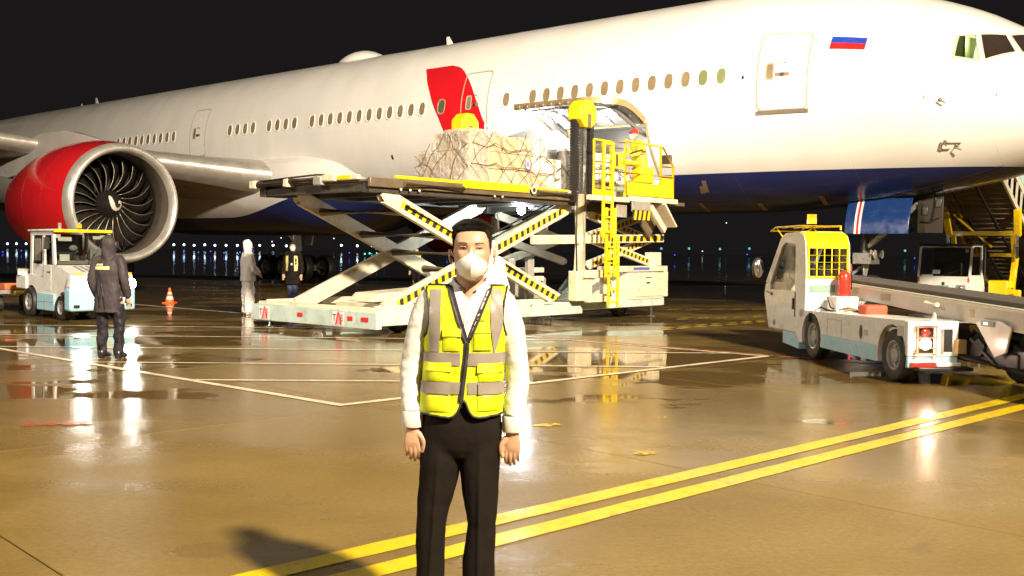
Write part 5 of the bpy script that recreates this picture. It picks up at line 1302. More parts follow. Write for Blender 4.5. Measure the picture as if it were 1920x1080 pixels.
b = MB(VK); b.tube([(3.3, .05, 1.55), (3.35, .16, 1.56), (3.34, .20, 1.45), (3.34, .2, 1.2), (3.3, .06, 1.1)], .013, 6); mi = b.build('wing_mirror', B)
b = MB(VK); b.ball((3.32, .22, 1.36), (.06, .10, .19), 14, 10); b.use(CHROME).ball((3.29, .21, 1.36), (.05, .085, .17), 14, 10); b.build('mirror_glass', mi)
# wheels
for x, r in ((-1.46, .335), (1.24, .35)):
    for y, w in ((-.06, .2), (-1.62, .2)): wheel((x if y > -1 or x > 0 else -1.6, y, r), r, w, B, rim=RIMG)
# conveyor
CVG = pbr('conveyor_panel', (.52, .49, .42), .42, var=.12, nscale=1.5, dirt=.35, dirtcol=(.28, .23, .16)); BELT = pbr('conveyor_belt', (.060, .048, .036), .55, var=.2, nscale=8, bump=.15)
zc_ = lambda x: 1.22 - (1.78 - x) * .0314
def slab(x0, x1, y0, y1, d0, d1, d0b=None, d1b=None):
    d0b = d0 if d0b is None else d0b; d1b = d1 if d1b is None else d1b
    return [(x0, y0, zc_(x0) + d0), (x1, y0, zc_(x1) + d0b), (x1, y1, zc_(x1) + d0b), (x0, y1, zc_(x0) + d0), (x0, y0, zc_(x0) + d1), (x1, y0, zc_(x1) + d1b), (x1, y1, zc_(x1) + d1b), (x0, y1, zc_(x0) + d1)]
FB = [(0, 3, 2, 1), (4, 5, 6, 7), (0, 1, 5, 4), (1, 2, 6, 5), (2, 3, 7, 6), (3, 0, 4, 7)]
b = MB(BELT); b.add(slab(4.6, -4.6, -.76, -1.46, -.075, 0), FB); b.build('conveyor_belt', B, bevel=.02)
b = MB(CVG); b.add(slab(4.5, -4.4, -.68, -.755, -.24, -.055, -.34, -.055), FB); b.build('conveyor_side', B, bevel=.008)
b = MB(CVG); b.add(slab(4.5, -4.4, -1.475, -1.55, -.24, -.03, -.34, -.03), FB); b.build('conveyor_side', B, bevel=.008)
b = MB(pbr('conveyor_lip', (.62, .56, .44), .35, .3)); b.add(slab(4.5, -4.4, -.665, -.765, -.10, -.075), FB); b.build('conveyor_lip', B, bevel=.004)
b = MB(pbr('tape_patch', (.42, .34, .20), .5))
for x, w, d in ((.15, .30, -.17), (1.2, .4, -.14), (-2.1, .1, -.19)): b.bb(x, x + w, -.679, -.675, zc_(x) + d - .05, zc_(x) + d + .05)
tag(b.build('worn_patch', B), kind='stuff')
b = MB(CREAM); b.cyl((-1.15, -.55, .99), (-1.45, -.55, .98), .03, 10); b.cyl((-1.2, -.55, .97), (-1.2, -.68, .97), .02, 8); b.build('side_roller', B)
b = MB(VW); b.prism([(-2.2, .80), (-2.35, .86), (-2.75, .86), (-2.95, .80), (-2.85, .50), (-2.62, .42)], -.67, -.64); b.build('support_plate', B, bevel=.01)
b = MB(VG); b.bb(-2.62, -2.35, -.64, -.62, .78, .84); b.use(glow('side_marker', (.4, 1, .9), 4)).bb(-2.50, -2.42, -.617, -.612, .80, .825); b.build('marker_lamp', B)
b = MB(VK); b.bb(-4.0, 1.5, -1.45, -.72, .30, .55); b.bb(-3.6, -1.0, -1.3, -.8, .55, .72); b.bar((-2.7, -.8, .6), (-3.4, -.8, .35), .14, .12); b.bb(-2.5, -2.15, -1.05, -.78, .32, .66); b.cyl((-1.9, -.66, .36), (-3.2, -.72, .30), .05, 10); b.bb(-3.0, -2.75, -.9, -.7, .28, .5); b.bar((-2.0, -.7, .6), (-2.6, -.72, .3), .06, .05); b.cyl((-2.2, -.68, .5), (-2.2, -1.1, .5), .12, 12); b.build('chassis', B, bevel=.02)
b = MB(pbr('tank_yellow', (.50, .36, .02), .5, dirt=.4)); b.cyl((-1.85, -.86, .72), (-2.5, -.86, .70), .10, 16); b.build('hydraulic_tank', B)
b = MB(VK); b.tube([(-1.8, -.8, .6), (-2.1, -.72, .72), (-2.4, -.75, .6), (-2.6, -.78, .4)], .03, 8); b.build('hydraulic_hose', B)
b = MB(VW); b.bb(-2.1, -1.2, -1.72, -1.42, .68, .74); b.build('mudguard', B, bevel=.02)
# loose things riding on it
FE = thing('fire_extinguisher', 'red fire extinguisher strapped upright behind the yellow cab window', 'extinguisher', tuple(B.matrix_basis @ Vector((0, 0, 0))), 0)
Bm = Matrix.Translation((4.765, 14.33, 0)) @ Matrix.Rotation(BR, 4, 'Z')
FE.matrix_world = Bm @ Matrix.Translation((1.26, -.47, .975))
b = MB(REDX); b.lathe([(.02, 0), (.088, .0), (.092, .02), (.092, .30), (.075, .35), (.03, .385)], None, 24, True); b.build('cylinder', FE)
b = MB(VK); b.cyl((0, 0, .385), (0, 0, .43), .022, 10); b.bar((0, -.02, .43), (0, .09, .46), .02, .015); b.tube([(0, -.02, .41), (.0, -.11, .36), (0, -.115, .1)], .01, 6); b.build('valve', FE)
TB_ = thing('canvas_roll', 'orange red bundle lying on the white truck deck beside the conveyor', 'bundle'); TB_.matrix_world = Bm @ Matrix.Translation((.12, -.42, .745)) @ Matrix.Rotation(radians(6), 4, 'Z')
b = MB(pbr('bundle_cloth', (.62, .10, .05), .7, var=.2, nscale=8, bump=.4, bscale=14)); b.bb(-.12, .12, -.17, .17, -.01, .15); b.build('bundle', TB_, bevel=.04, segs=3)
b = MB(pbr('rope', (.35, .27, .15), .8)); b.tube([(.12, .1, .03), (.25, .16, .04), (.42, .05, .06), (.55, .14, .03), (.7, .0, .05)], .02, 6); b.tube([(.3, -.05, .03), (.5, .1, .08), (.75, .12, .03)], .016, 6); b.build('rope', TB_)
# ------------------------------------------------------------------ passenger stairs truck beyond the nose
S = thing('stairs_truck', 'white cabbed passenger stairs truck with a yellow lifting frame beyond the nose', 'stairs truck', (14.07, 32.25, 0), atan2(-.755, -.656))
b = MB(VW)
b.prism([(.95, .40), (1.02, .95), (1.0, 1.02), (-.25, 1.02), (-.45, .62), (-.45, .40)], .74, .80); b.prism([(.95, .40), (1.02, .95), (1.0, 1.02), (-.25, 1.02), (-.45, .62), (-.45, .40)], -.80, -.74)
b.bb(.90, 1.02, -.739, .739, .40, .98); b.build('cab_body', S, bevel=.02)
b = MB(VW)
for y in (-.77, .77):
    b.tube([(1.0, y, .98), (.82, y, 1.86), (.70, y, 1.93), (-.1, y, 1.93), (-.12, y, 1.5)] if y > 0 else [(1.0, y, .98), (.82, y, 1.86), (.70, y, 1.93)], .04, 8)
b.tube([(-.12, .77, 1.5), (-.1, .77, 1.1), (-.35, .77, .62)], .045, 8); b.tube([(.82, -.77, 1.88), (.82, .77, 1.88)], .035, 8); b.build('cab_frame', S)
b = MB(VK); b.bb(-.4, .84, -.82, .82, 1.925, 1.99); b.build('cab_roof', S, bevel=.03)
b = MB(GLASS); b.add([(1.0, -.73, 1.0), (1.0, .73, 1.0), (.83, .73, 1.86), (.83, -.73, 1.86)], [(0, 1, 2, 3)]); b.build('windscreen', S)
b = MB(GLASS); b.add([(.92, .775, 1.02), (-.2, .775, .60), (-.08, .775, 1.88), (.78, .775, 1.88)], [(0, 1, 2, 3)]); b.build('door_window', S)
b = MB(pbr('cab_interior', (.03, .026, .022), .6)); b.bb(-.6, -.5, -.78, .78, .5, 1.9); b.bb(-.45, 0, -.5, .1, .6, .85); b.bb(-.5, -.38, -.5, .1, .85, 1.4); b.build('seat', S, bevel=.03)
b = MB(PAPER); b.add([(.992, -.35, 1.05), (.992, -.12, 1.05), (.965, -.12, 1.18), (.965, -.35, 1.18)], [(0, 1, 2, 3)]); b.add([(.86, .58, 1.70), (.86, .68, 1.70), (.84, .68, 1.82), (.84, .58, 1.82)], [(0, 1, 2, 3)]); tag(b.build('windscreen_notice', S), kind='stuff')
b = MB(VK); b.bar((1.01, -.05, 1.0), (.95, .5, 1.2), .015, .015); b.build('wiper', S)
for y in (-.60, .52):
    b = MB(VG); b.bb(1.021, 1.03, y - .14, y + .14, .55, .72); b.bar((1.03, y - .12, .72), (1.03, y + .16 * (1 if y < 0 else -1), .55), .03, .02); hh = b.build('headlamp', S, bevel=.01)
    q = MB(CHROME); q.ball((1.03, y, .63), (.03, .06, .06), 12, 8); q.build('lens', hh)
b = MB(pbr('plate_green', (.20, .32, .26), .45)); b.bb(1.022, 1.035, -.2, .16, .55, .70); b.use(VK).ball((1.03, 0, .76), (.03, .05, .05)); b.build('number_plate', S)
b = MB(REDL); 
for y in (-.76, .74): b.bb(1.022, 1.03, y - .02, y + .02, .80, .95)
tag(b.build('marker_light', S), kind='stuff')
b = MB(VK); b.bb(-7.5, .9, -.6, .6, .35, .62); b.build('chassis', S)
for x, y in ((.2, -.62), (.2, .62), (-3.2, -.45), (-3.2, 1.45)): wheel((x, y, .42), .42, .26, S, rim=RIMG)
b = MB(VW); b.bb(-5.6, -4.2, 1.0, 1.6, .45, .95); b.build('side_locker', S, bevel=.02)
# lifting frame behind the cab carries the flight; both sit to the left of the cab's middle
SY, FX = .62, -.62
for sg in (-1, 1):
    y = SY + 1.02 * sg
    b = MB(VY); b.bar((FX - .12, y, 2.26), (FX + .18, y + .06 * sg, 3.08), .20, .17, (1, 0, 0)); b.build('lift_post', S, bevel=.012)
    b = MB(VY); b.bar((FX - .1, y - .12 * sg, 2.28), (FX - .35, y - .12 * sg, 1.55), .15, .13, (1, 0, 0)); b.bar((FX - .35, y - .10 * sg, 1.6), (FX - .15, y - .14 * sg, .62), .17, .17, (1, 0, 0)); b.build('lift_leg', S, bevel=.012)
    b = MB(CHROME); b.cyl((FX - .02, y + .02 * sg, 1.55), (FX - .02, y + .02 * sg, 2.28), .045, 10); b.build('hydraulic_ram', S)
b = MB(VY); b.bar((FX - .1, SY - .95, 2.34), (FX - .1, SY + .95, 2.34), .15, .15, (1, 0, 0)); b.build('lift_crossbar', S, bevel=.012)
b = MB(VY); b.bar((FX + .1, SY - .85, 2.95), (FX - .2, SY + .25, 1.9), .07, .07); b.build('lift_brace', S, bevel=.01)
b = MB(VY); b.bar((FX - .3, .80, 1.66), (FX - .3, 1.5, 1.66), .12, .12); b.build('lift_arm', S, bevel=.01)
b = MB(VY); b.bb(FX - .6, FX + .35, .95, 1.5, .42, .86); b.build('lift_base', S, bevel=.02)
b = MB(VY); b.bb(FX - .9, FX - .7, 1.2, 1.6, .22, .55); b.build('lift_base', S, bevel=.02)
# the stair flight: stringers, sides, treads seen from below
sz = lambda x: 5.10 - .50 * (3.4 - x)
def along(x, y, d=0.0): return Vector((x, SY + y, sz(x) + d))
STP = pbr('stair_panel', (.62, .56, .44), .4, dirt=.3)
for y in (-1.05, 1.05):
    b = MB(STP); b.bar(along(3.4, y, -.05), along(-6.6, y, -.05), .07, .16, (0, 0, 1)); b.build('stair_side', S, bevel=.008)
    b = MB(STP); b.bar(along(3.4, y, 1.0), along(-6.6, y, 1.0), .06, .5, (0, 0, 1)); b.use(VC).bar(along(3.4, y * 1.04, 1.02), along(-6.6, y * 1.04, 1.02), .02, .14, (0, 0, 1)); b.build('side_panel', S, bevel=.008)
    for k in range(19):
        x = 3.3 - .52 * k; q = MB(STP); q.bar(along(x, y, .02), along(x - .12, y, .78), .05, .07, (1, 0, 0)); q.build('baluster', S)
    b = MB(VY); b.bar(along(-1.6, y, -.2), along(-6.6, y, -.2), .10, .12, (0, 0, 1)); b.build('stringer', S, bevel=.01)
TR = pbr('tread_under', (.20, .15, .095), .55, .3, var=.2, nscale=3, dirt=.3)
for k in range(34):
    x = 3.25 - .29 * k; q = MB(TR); q.bb(x - .15, x + .14, SY - 1.0, SY + 1.0, sz(x) - .05, sz(x) - .02); q.bb(x - .15, x - .13, SY - 1.0, SY + 1.0, sz(x) - .17, sz(x) - .051); q.build('tread', S)
for y in (-.45, .3):
    q = MB(VK); q.bar(along(3.0, y, -.25), along(-6.0, y, -.25), .06, .06); q.build('under_rail', S)
q = MB(CHROME); q.cyl(along(1.8, -.8, -.25), along(-.4, -.55, -.35), .035, 8); q.build('hydraulic_ram', S)
b = MB(TR); b.bb(3.4, 4.9, SY - 1.0, SY + 1.0, 5.05, 5.11); b.build('top_landing', S)
# ------------------------------------------------------------------ traffic cone
K = thing('traffic_cone', 'orange traffic cone with pale bands standing alone on the wet apron', 'traffic cone', (-10.0, 29.58, 0))
CO = pbr('cone_orange', (.80, .12, .02), .45, var=.06); CWm = pbr('cone_band', (.75, .68, .58), .4)
b = MB(CO); b.bb(-.25, .25, -.25, .25, 0, .04); b.lathe([(.20, .04), (.165, .16)], None, 24); b.use(CWm).lathe([(.165, .16), (.128, .30)], None, 24); b.use(CO).lathe([(.128, .30), (.105, .40)], None, 24); b.use(CWm).lathe([(.105, .40), (.085, .47)], None, 24); b.use(CO).lathe([(.085, .47), (.045, .66), (.03, .67), (.001, .67)], None, 24); b.build('cone_body', K, bevel=0)
K.scale = (.66, .66, .66)
# ================================================================== people
from mathutils.bvhtree import BVHTree
SKINM = pbr('skin', (0.50, 0.305, 0.20), 0.48, var=0.06, nscale=14, rvar=.06, sss=.15, bump=.05, bscale=120)
SKIND = pbr('skin_shade', (0.42, 0.23, 0.14), 0.5, var=.08)
SHIRT = pbr('white_shirt', (0.68, 0.67, 0.64), 0.7, var=.04, nscale=10, bump=.06, bscale=260)
MASKM = pbr('face_mask', (0.74, 0.73, 0.70), 0.75, var=.03, bump=.04, bscale=200)
HAIRM = pbr('black_hair', (0.012, 0.009, 0.008), 0.5, var=.35, nscale=60, bump=.5, bscale=220)
HIVIS = pbr('hi_vis_yellow', (0.57, 0.66, 0.010), 0.6, var=.06, nscale=9, bump=.08, bscale=300)
HIVIS2 = pbr('hi_vis_pocket', (0.60, 0.65, 0.006), 0.55, var=.05, nscale=9, bump=.08, bscale=300)
REFL = pbr('reflective_tape', (0.27, 0.235, 0.205), 0.4, var=.07, nscale=20, bump=.1, bscale=400)
BLACKC = pbr('black_cloth', (0.0115, 0.0085, 0.0068), 0.8, spec=.12, var=.12, nscale=12, bump=.12, bscale=300)
BIND = pbr('black_binding', (0.022, 0.020, 0.022), 0.6)
def ring(c, a, b, n=28, p=2.4, tilt=None):
    out = []
    for k in range(n):
        t = 2 * pi * k / n; x = a * math.copysign(abs(cos(t)) ** (2 / p), cos(t)); y = b * math.copysign(abs(sin(t)) ** (2 / p), sin(t))
        out.append(Vector((c[0] + x, c[1] + y, c[2])))
    return out
def smooth_pts(pts, r, n=5):
    """Catmull-Rom through joints, with radii"""
    P = [Vector(p) for p in pts]; P = [P[0] * 2 - P[1]] + P + [P[-1] * 2 - P[-2]]; R = [r[0]] + list(r) + [r[-1]]
    o, q = [], []
    for i in range(1, len(P) - 2):
        for k in range(n):
            t = k / n; a, b, c, d = P[i - 1], P[i], P[i + 1], P[i + 2]
            o.append(0.5 * ((2 * b) + (c - a) * t + (2 * a - 5 * b + 4 * c - d) * t * t + (3 * b - a - 3 * c + d) * t ** 3)); q.append(R[i] * (1 - t) + R[i + 1] * t)
    return o + [P[-2]], q + [R[-2]]
def fold_noise(o, amp, f, zf=1.0, seed=0.0, fn=None):
    me = o.data; me.update()
    nrm = [v.normal.copy() for v in me.vertices]
    for v, n in zip(me.vertices, nrm):
        p = v.co; k = fn(p) if fn else 1.0
        if k: v.co = p + n * amp * k * (noise.noise((p.x * f + seed, p.y * f, p.z * f * zf)) + .5 * noise.noise((p.x * f * 2.3, p.y * f * 2.3 + seed, p.z * f * 2.1 * zf)))
    me.update()
# ------------------------------------------------------------------ the man in front
MAN = thing('person', 'man facing us in a face mask, yellow reflective vest, white shirt and black trousers', 'person', (-0.19, 4.11, 0))
HC = Vector((0.027, -0.012, 0))
HT = [0, .06, .16, .28, .40, .5, .6, .7, .8, .88, .94, .98, 1.0]
HWd = [.026, .045, .060, .068, .0725, .075, .0765, .077, .073, .062, .046, .027, .004]
HFr = [.066, .080, .088, .090, .090, .089, .090, .088, .080, .066, .048, .028, .004]
HBk = [.012, .035, .055, .072, .086, .094, .099, .100, .094, .078, .058, .034, .004]
HZ0, HH = 1.480, 0.232
def head_pt(t, th, off=0.0):
    """t 0 chin .. 1 crown; th angle, -90 degrees = face"""
    w = float(np.interp(t, HT, HWd)) + off; f = float(np.interp(t, HT, HFr)) + off; k = float(np.interp(t, HT, HBk)) + off
    c, s = cos(th), sin(th); p = 2.25
    x = w * math.copysign(abs(c) ** (2 / p), c); y = (f if s < 0 else k) * math.copysign(abs(s) ** (2 / p), s)
    z = HZ0 + HH * t + off * max(0, (t - .6) * 2.2)
    if s < 0:
        dx = abs(x)
        y += .009 * math.exp(-((t - .555) / .05) ** 2 - ((dx - .031) / .018) ** 2) * (-s)      # sockets
        y -= .005 * math.exp(-((t - .655) / .04) ** 2 - ((dx - .03) / .028) ** 2) * (-s)        # brow
        y -= .020 * math.exp(-((t - .37) / .085) ** 2 - (dx / .013) ** 2) * (-s) + .009 * math.exp(-((t - .52) / .08) ** 2 - (dx / .010) ** 2) * (-s)   # nose
        y -= .004 * math.exp(-((t - .44) / .07) ** 2 - ((dx - .045) / .018) ** 2)
    return Vector((HC.x + x, HC.y + y, z))
def loft_limb(mb, pts, r, n=5, sides=14):
    p, q = smooth_pts(pts, r, n); mb.tube(p, q, sides)
def hand(mb, wrist, sx, inner, k=1.0):
    """wrist point; the back of the hand faces the viewer; inner = +1 if the thumb points to +x"""
    W = Vector(wrist); pal = []
    for u, a, b in ((-.02, .027, .022), (0, .028, .021), (.02, .032, .020), (.045, .037, .0185), (.068, .0375, .0155), (.082, .034, .011), (.092, .028, .006)):
        pal.append(ring(W + Vector((0, -.004 * u / .09, -u)) * k, a * k, b * k, 18, 2.6))
    mb.loft(pal)
    fx = [.029, .010, -.010, -.028]; ln = [.078, .088, .082, .064]; rr = [.0092, .0094, .0090, .0080]; cu = [.30, .42, .52, .62]
    for i in range(4):
        b0 = W + Vector((inner * fx[i], -.004, -.076)) * k; L_ = ln[i] * k; c = cu[i]
        p1 = b0 + Vector((inner * .002, .004, -L_ * .40)); p2 = p1 + Vector((-inner * .001, .12 * L_ + c * .008, -L_ * .31)); p3 = p2 + Vector((-inner * .002, .15 * L_ + c * .010, -L_ * .22))
        loft_limb(mb, [b0 + Vector((0, .002, .02 * k)), b0, p1, p2, p3], [rr[i] * k * 1.1, rr[i] * k * 1.08, rr[i] * k, rr[i] * k * .92, rr[i] * k * .72], 4, 10)
        mb.ball(p3, rr[i] * k * .72, 10, 6)
    t0 = W + Vector((inner * .022, -.004, -.018)) * k; t1 = W + Vector((inner * .050, -.014, -.052)) * k; t2 = W + Vector((inner * .054, -.012, -.084)) * k; t3 = W + Vector((inner * .047, -.006, -.110)) * k
    loft_limb(mb, [t0, t1, t2, t3], [.015 * k, .0125 * k, .0105 * k, .008 * k], 5, 10); mb.ball(t3, .008 * k, 10, 6)
LW, RW = Vector((-.207, -.03, .885)), Vector((.199, -.03, .868))
b = MB(SKINM); rings = [[head_pt(t, 2 * pi * k / 72) for k in range(72)] for t in np.linspace(0.0, 1, 56)]
b.loft(rings)
for t_, a, bb2 in ((0, 0, 0),): pass
b.loft([ring((.018, .028, z), a, c, 24, 2) for z, a, c in ((1.36, .075, .07), (1.42, .060, .062), (1.47, .056, .060), (1.53, .056, .062), (1.57, .05, .06))])
for sx, ex in ((-1, HC.x - .0775), (1, HC.x + .0775)):      # ears
    er = []
    for u in np.linspace(0, 1, 9):
        z = 1.545 + .062 * u; w = .016 * sin(pi * (.12 + .76 * u)) ** .6
        er.append([Vector((ex + sx * (.006 + .009 * sin(pi * u) + .004 * cos(a)), .012 + w * sin(a) + .004 * u, z + .002 * cos(a))) for a in np.linspace(0, 2 * pi, 11)[:-1]])
    b.loft(er); b.tube([Vector((ex + sx * .014, .026, 1.553)), Vector((ex + sx * .018, .028, 1.58)), Vector((ex + sx * .018, .02, 1.602)), Vector((ex + sx * .012, .006, 1.608))], .0035, 6)
for s_, w_, inn in ((-1, LW, 1), (1, RW, -1)):
    loft_limb(b, [(s_ * .12 + .01, 0.01, 1.38), (s_ * .21, .02, 1.12), w_ + Vector((0, 0, .02)), w_], [.045, .038, .027, .026], 6)
    hand(b, w_, s_, inn, .88)
b.loft([ring((.005, .02, z), a, c, 24) for z, a, c in ((.86, .14, .09), (1.0, .135, .09), (1.15, .13, .09), (1.3, .14, .095), (1.38, .13, .085), (1.41, .09, .07))])
for lx, x0 in ((-.10, -.132), (.07, .062)): loft_limb(b, [(lx, .014, .9), (-.125 if lx < 0 else .073, .006, .5), (x0, .02, .14), (x0, .02, .06)], [.06, .036, .032, .032], 5)
body = remeshed(b.build('body', MAN), .0032, 2, .5)
bvh_body = BVHTree.FromObject(body, bpy.context.evaluated_depsgraph_get()) if False else BVHTree.FromPolygons([v.co.copy() for v in body.data.vertices], [tuple(p.vertices) for p in body.data.polygons])
def proj_front(bvh, x, z, off, y0=-1.0):
    h = bvh.ray_cast(Vector((x, y0, z)), Vector((0, 1, 0)))
    return (h[0] + h[1] * off) if h[0] is not None else None
# eyes, lids, brows
for ex in (HC.x - .0315, HC.x + .0315):
    z = 1.6105
    sg = -1 if ex < HC.x else 1
    def on(x, zz, off): 
        p = proj_front(bvh_body, x, zz, off); return p if p is not None else Vector((x, -.09, zz))
    e = MB(pbr('eye_white', (.60, .54, .48), .25)); m = 14
    top = [on(ex - .0125 + .025 * k / m, z + .0042 * sin(pi * k / m) ** .8 + .0008 * sg * (k / m - .5), .0012) for k in range(m + 1)]
    low = [on(ex - .0125 + .025 * k / m, z - .0028 * sin(pi * k / m), .0012) for k in range(m + 1)]
    e.loft([top, low], closed=False, cap=False); eo = e.build('eye', MAN)
    q = MB(pbr('iris_dark', (.022, .012, .008), .12)); c = on(ex, z + .0006, .0019); q.add([c] + [on(ex + .0052 * cos(a), z + .0006 + .0036 * sin(a), .0019) for a in np.linspace(0, 2 * pi, 15)[:-1]], [(0, 1 + k, 1 + (k + 1) % 14) for k in range(14)]); q.build('iris', eo)
    q = MB(pbr('lash_dark', (.03, .018, .013), .6)); q.tube([p + Vector((0, -.0008, .0004)) for p in top], .0013, 6); q.use(SKIND).tube([p + Vector((0, -.0004, -.0003)) for p in low], .0009, 6); q.use(SKINM).tube([p + Vector((0, -.0010, .0042)) for p in top[1:-1]], .0026, 6); q.build('eyelid', eo)
    q = MB(pbr('eyebrow', (.10, .062, .042), .8)); br_ = []
    for k in range(11):
        u = k / 10; x = ex + sg * (-.016 + .034 * u); zz = 1.6295 + .0045 * sin(pi * u * .8) - .001 * u; w = .0034 * (1 - .6 * u)
        br_.append((on(x, zz + w, .0014), on(x, zz - w, .0014)))
    q.loft([[p[0] for p in br_], [p[1] for p in br_]], closed=False, cap=False); q.build('eyebrow', MAN)
# hair: cropped cap with a fringe line, sides faded short
hb = MB(HAIRM); NT = 84
def hairline(th):
    """lowest t of hair at angle th"""
    d = abs((math.degrees(th) + 90 + 180) % 360 - 180)     # 0 at the face, 180 at the nape
    return float(np.interp(d, [0, 28, 42, 58, 66, 74, 84, 100, 115, 150, 180], [.865, .862, .855, .82, .775, .73, .69, .66, .52, .34, .30]))
rows = []
for k in range(NT):
    th = 2 * pi * k / NT; t0 = hairline(th); col = []
    for j in range(15):
        u = j / 14; t = t0 + (1 - t0) * u; d = abs((math.degrees(th) + 90 + 180) % 360 - 180)
        thick = .0003 + .0085 * min(1, u * 1.9) ** 1.3 * float(np.interp(t, [.6, .75, .86], [.25, .6, 1]))
        thick += .0018 * noise.noise((cos(th) * 22, sin(th) * 22, t * 34))
        col.append(head_pt(t, th, thick))
    rows.append(col)
hb.loft([[rows[k][j] for k in range(NT)] for j in range(15)], closed=True, cap=True)
hair = hb.build('hair', MAN, smooth=180)
hs = MB(HAIRM); rs = random.Random(4)
for _ in range(22000):
    th = rs.uniform(0, 2 * pi); t0 = hairline(th); dd = abs((math.degrees(th) + 90 + 180) % 360 - 180); fade = .20 * rs.random() ** 1.8 * min(1, max(0, (dd - 50) / 14)); t = t0 + (1 - t0) * rs.random() ** .8 * .995 - rs.random() * .008
    if rs.random() < .55 and dd > 50: t = t0 - fade
    d = abs((math.degrees(th) + 90 + 180) % 360 - 180); ln = .017 if t > .85 else .006 if t > .75 else .0035
    p = head_pt(min(t, .998), th, .0005 + (.008 if t > t0 + .06 else 0)); q = head_pt(min(t + .02, 1), th, .034 if t > .8 else .004)
    dirn = (q - p).normalized() * .7 + Vector((rs.uniform(-.45, .45), rs.uniform(-.5, .2), rs.uniform(0, .8))); dirn.normalize()
    s_ = dirn.orthogonal().normalized() * .0010
    hs.add([p - s_, p + s_, p + dirn * ln * rs.uniform(.6, 1.2)], [(0, 1, 2)])
tag(hs.build('hair_strands', hair, smooth=0), kind='stuff')
# face mask with a centre fold
mk = MB(MASKM); rows = []
for j in range(19):
    v = j / 18; z = 1.6035 - .119 * v
    half = float(np.interp(v, [0, .06, .15, .3, .45, .6, .75, .88, .95, 1], [.011, .030, .047, .0605, .066, .0665, .063, .055, .046, .034]))
    ze = lambda: z - .028 * (1 - v) * 1.0
    ridge = -.094 - .046 * sin(pi * min(1, v * .92 + .08)) ** .8
    row = []
    for i in range(-9, 10):
        u = i / 9; x = HC.x + .0005 + half * u; zz = z - abs(u) ** 1.4 * .024 * (1 - v) ** 1.2 + abs(u) ** 1.5 * .016 * v
        p = proj_front(bvh_body, x, min(zz, 1.607), .0025); ye = (p.y if p is not None and p.y < .03 else -.03)
        m_ = (1 - abs(u) ** 1.05); y = ye * (1 - m_) + min(ridge, ye) * m_ + .0012 * noise.noise((x * 60, z * 60, 2)) * (1 - m_)
        row.append(Vector((x, y, zz)))
    rows.append(row)
mk.loft(rows, closed=False, cap=False); mo = mk.build('face_mask', MAN, smooth=22); q = MB(pbr('mask_seam', (.60, .585, .55), .8)); bo_ = [r_[0] for r_ in rows] + rows[-1][1:] + [r_[-1] for r_ in rows[::-1]][1:] + rows[0][::-1][1:-1]; q.tube([p_ + Vector((0, -.0008, 0)) for p_ in bo_], .0011, 5, closed=True); q.tube([r_[9] + Vector((0, -.0004, 0)) for r_ in rows], .0008, 5); q.build('mask_seam', mo); mo.modifiers.new('s', 'SOLIDIFY').thickness = .0022
for sx in (-1, 1):
    q = MB(MASKM); q.tube([Vector((HC.x + sx * .060, -.055, 1.562)), Vector((HC.x + sx * .077, -.02, 1.585)), Vector((HC.x + sx * .088, .012, 1.602)), Vector((HC.x + sx * .088, .024, 1.58)), Vector((HC.x + sx * .076, -.01, 1.552)), Vector((HC.x + sx * .058, -.055, 1.530))], .0016, 6); q.build('ear_loop', mo)
# shirt
b = MB(SHIRT)
TOR = ((.97, -.012, .146, .096), (1.02, -.008, .150, .100), (1.1, -.004, .152, .102), (1.2, .0, .154, .106), (1.3, .004, .160, .110), (1.37, .008, .158, .102), (1.42, .012, .128, .084), (1.445, .015, .088, .070), (1.465, .018, .062, .062))
b.loft([ring((x, .012, z), a, c, 36, 2.5) for z, x, a, c in TOR])
for s_, w_ in ((-1, LW), (1, RW)):
    loft_limb(b, [(s_ * .075 + .008, .012, 1.415), (s_ * .135 + .008, .012, 1.398), (s_ * .180 + .004, .016, 1.29), (s_ * .214, .020, 1.12), (s_ * .214 if s_ < 0 else .212, .0, 1.0), w_ + Vector((0, .004, .055))], [.055, .062, .056, .050, .046, .040], 6, 20)
so = remeshed(b.build('shirt', MAN), .0055, 5, .5)
def armfold(p): 
    d = abs(p.x - .003); return 1.0 if d > .15 else .35
fold_noise(so, .0048, 6.0, 1.1, 3.0, armfold); fold_noise(so, .0030, 15, 1.5, 9.0, armfold); fold_noise(so, .0013, 34, 1.6, 4.0, armfold)
for s_, w_ in ((-1, LW), (1, RW)):      # cuffs
    q = MB(SHIRT); c = w_ + Vector((0, .004, 0)); q.loft([ring(c + Vector((0, 0, z)), a, a * .95, 24, 2.2) for z, a in ((.07, .0415), (.066, .0435), (.036, .0440), (.008, .0425), (.004, .0405), (.012, .036))], cap=False); q.build('cuff', so)
bm = bmesh.new(); bm.from_mesh(so.data)
bmesh.ops.delete(bm, geom=[f for f in bm.faces if (lambda c: c.z > 1.458 or (c.z > 1.408 and c.y < .03 and abs(c.x - .019) < (c.z - 1.405) * .85))(f.calc_center_median())], context='FACES_ONLY')
bm.to_mesh(so.data); bm.free(); so.data.shade_smooth()
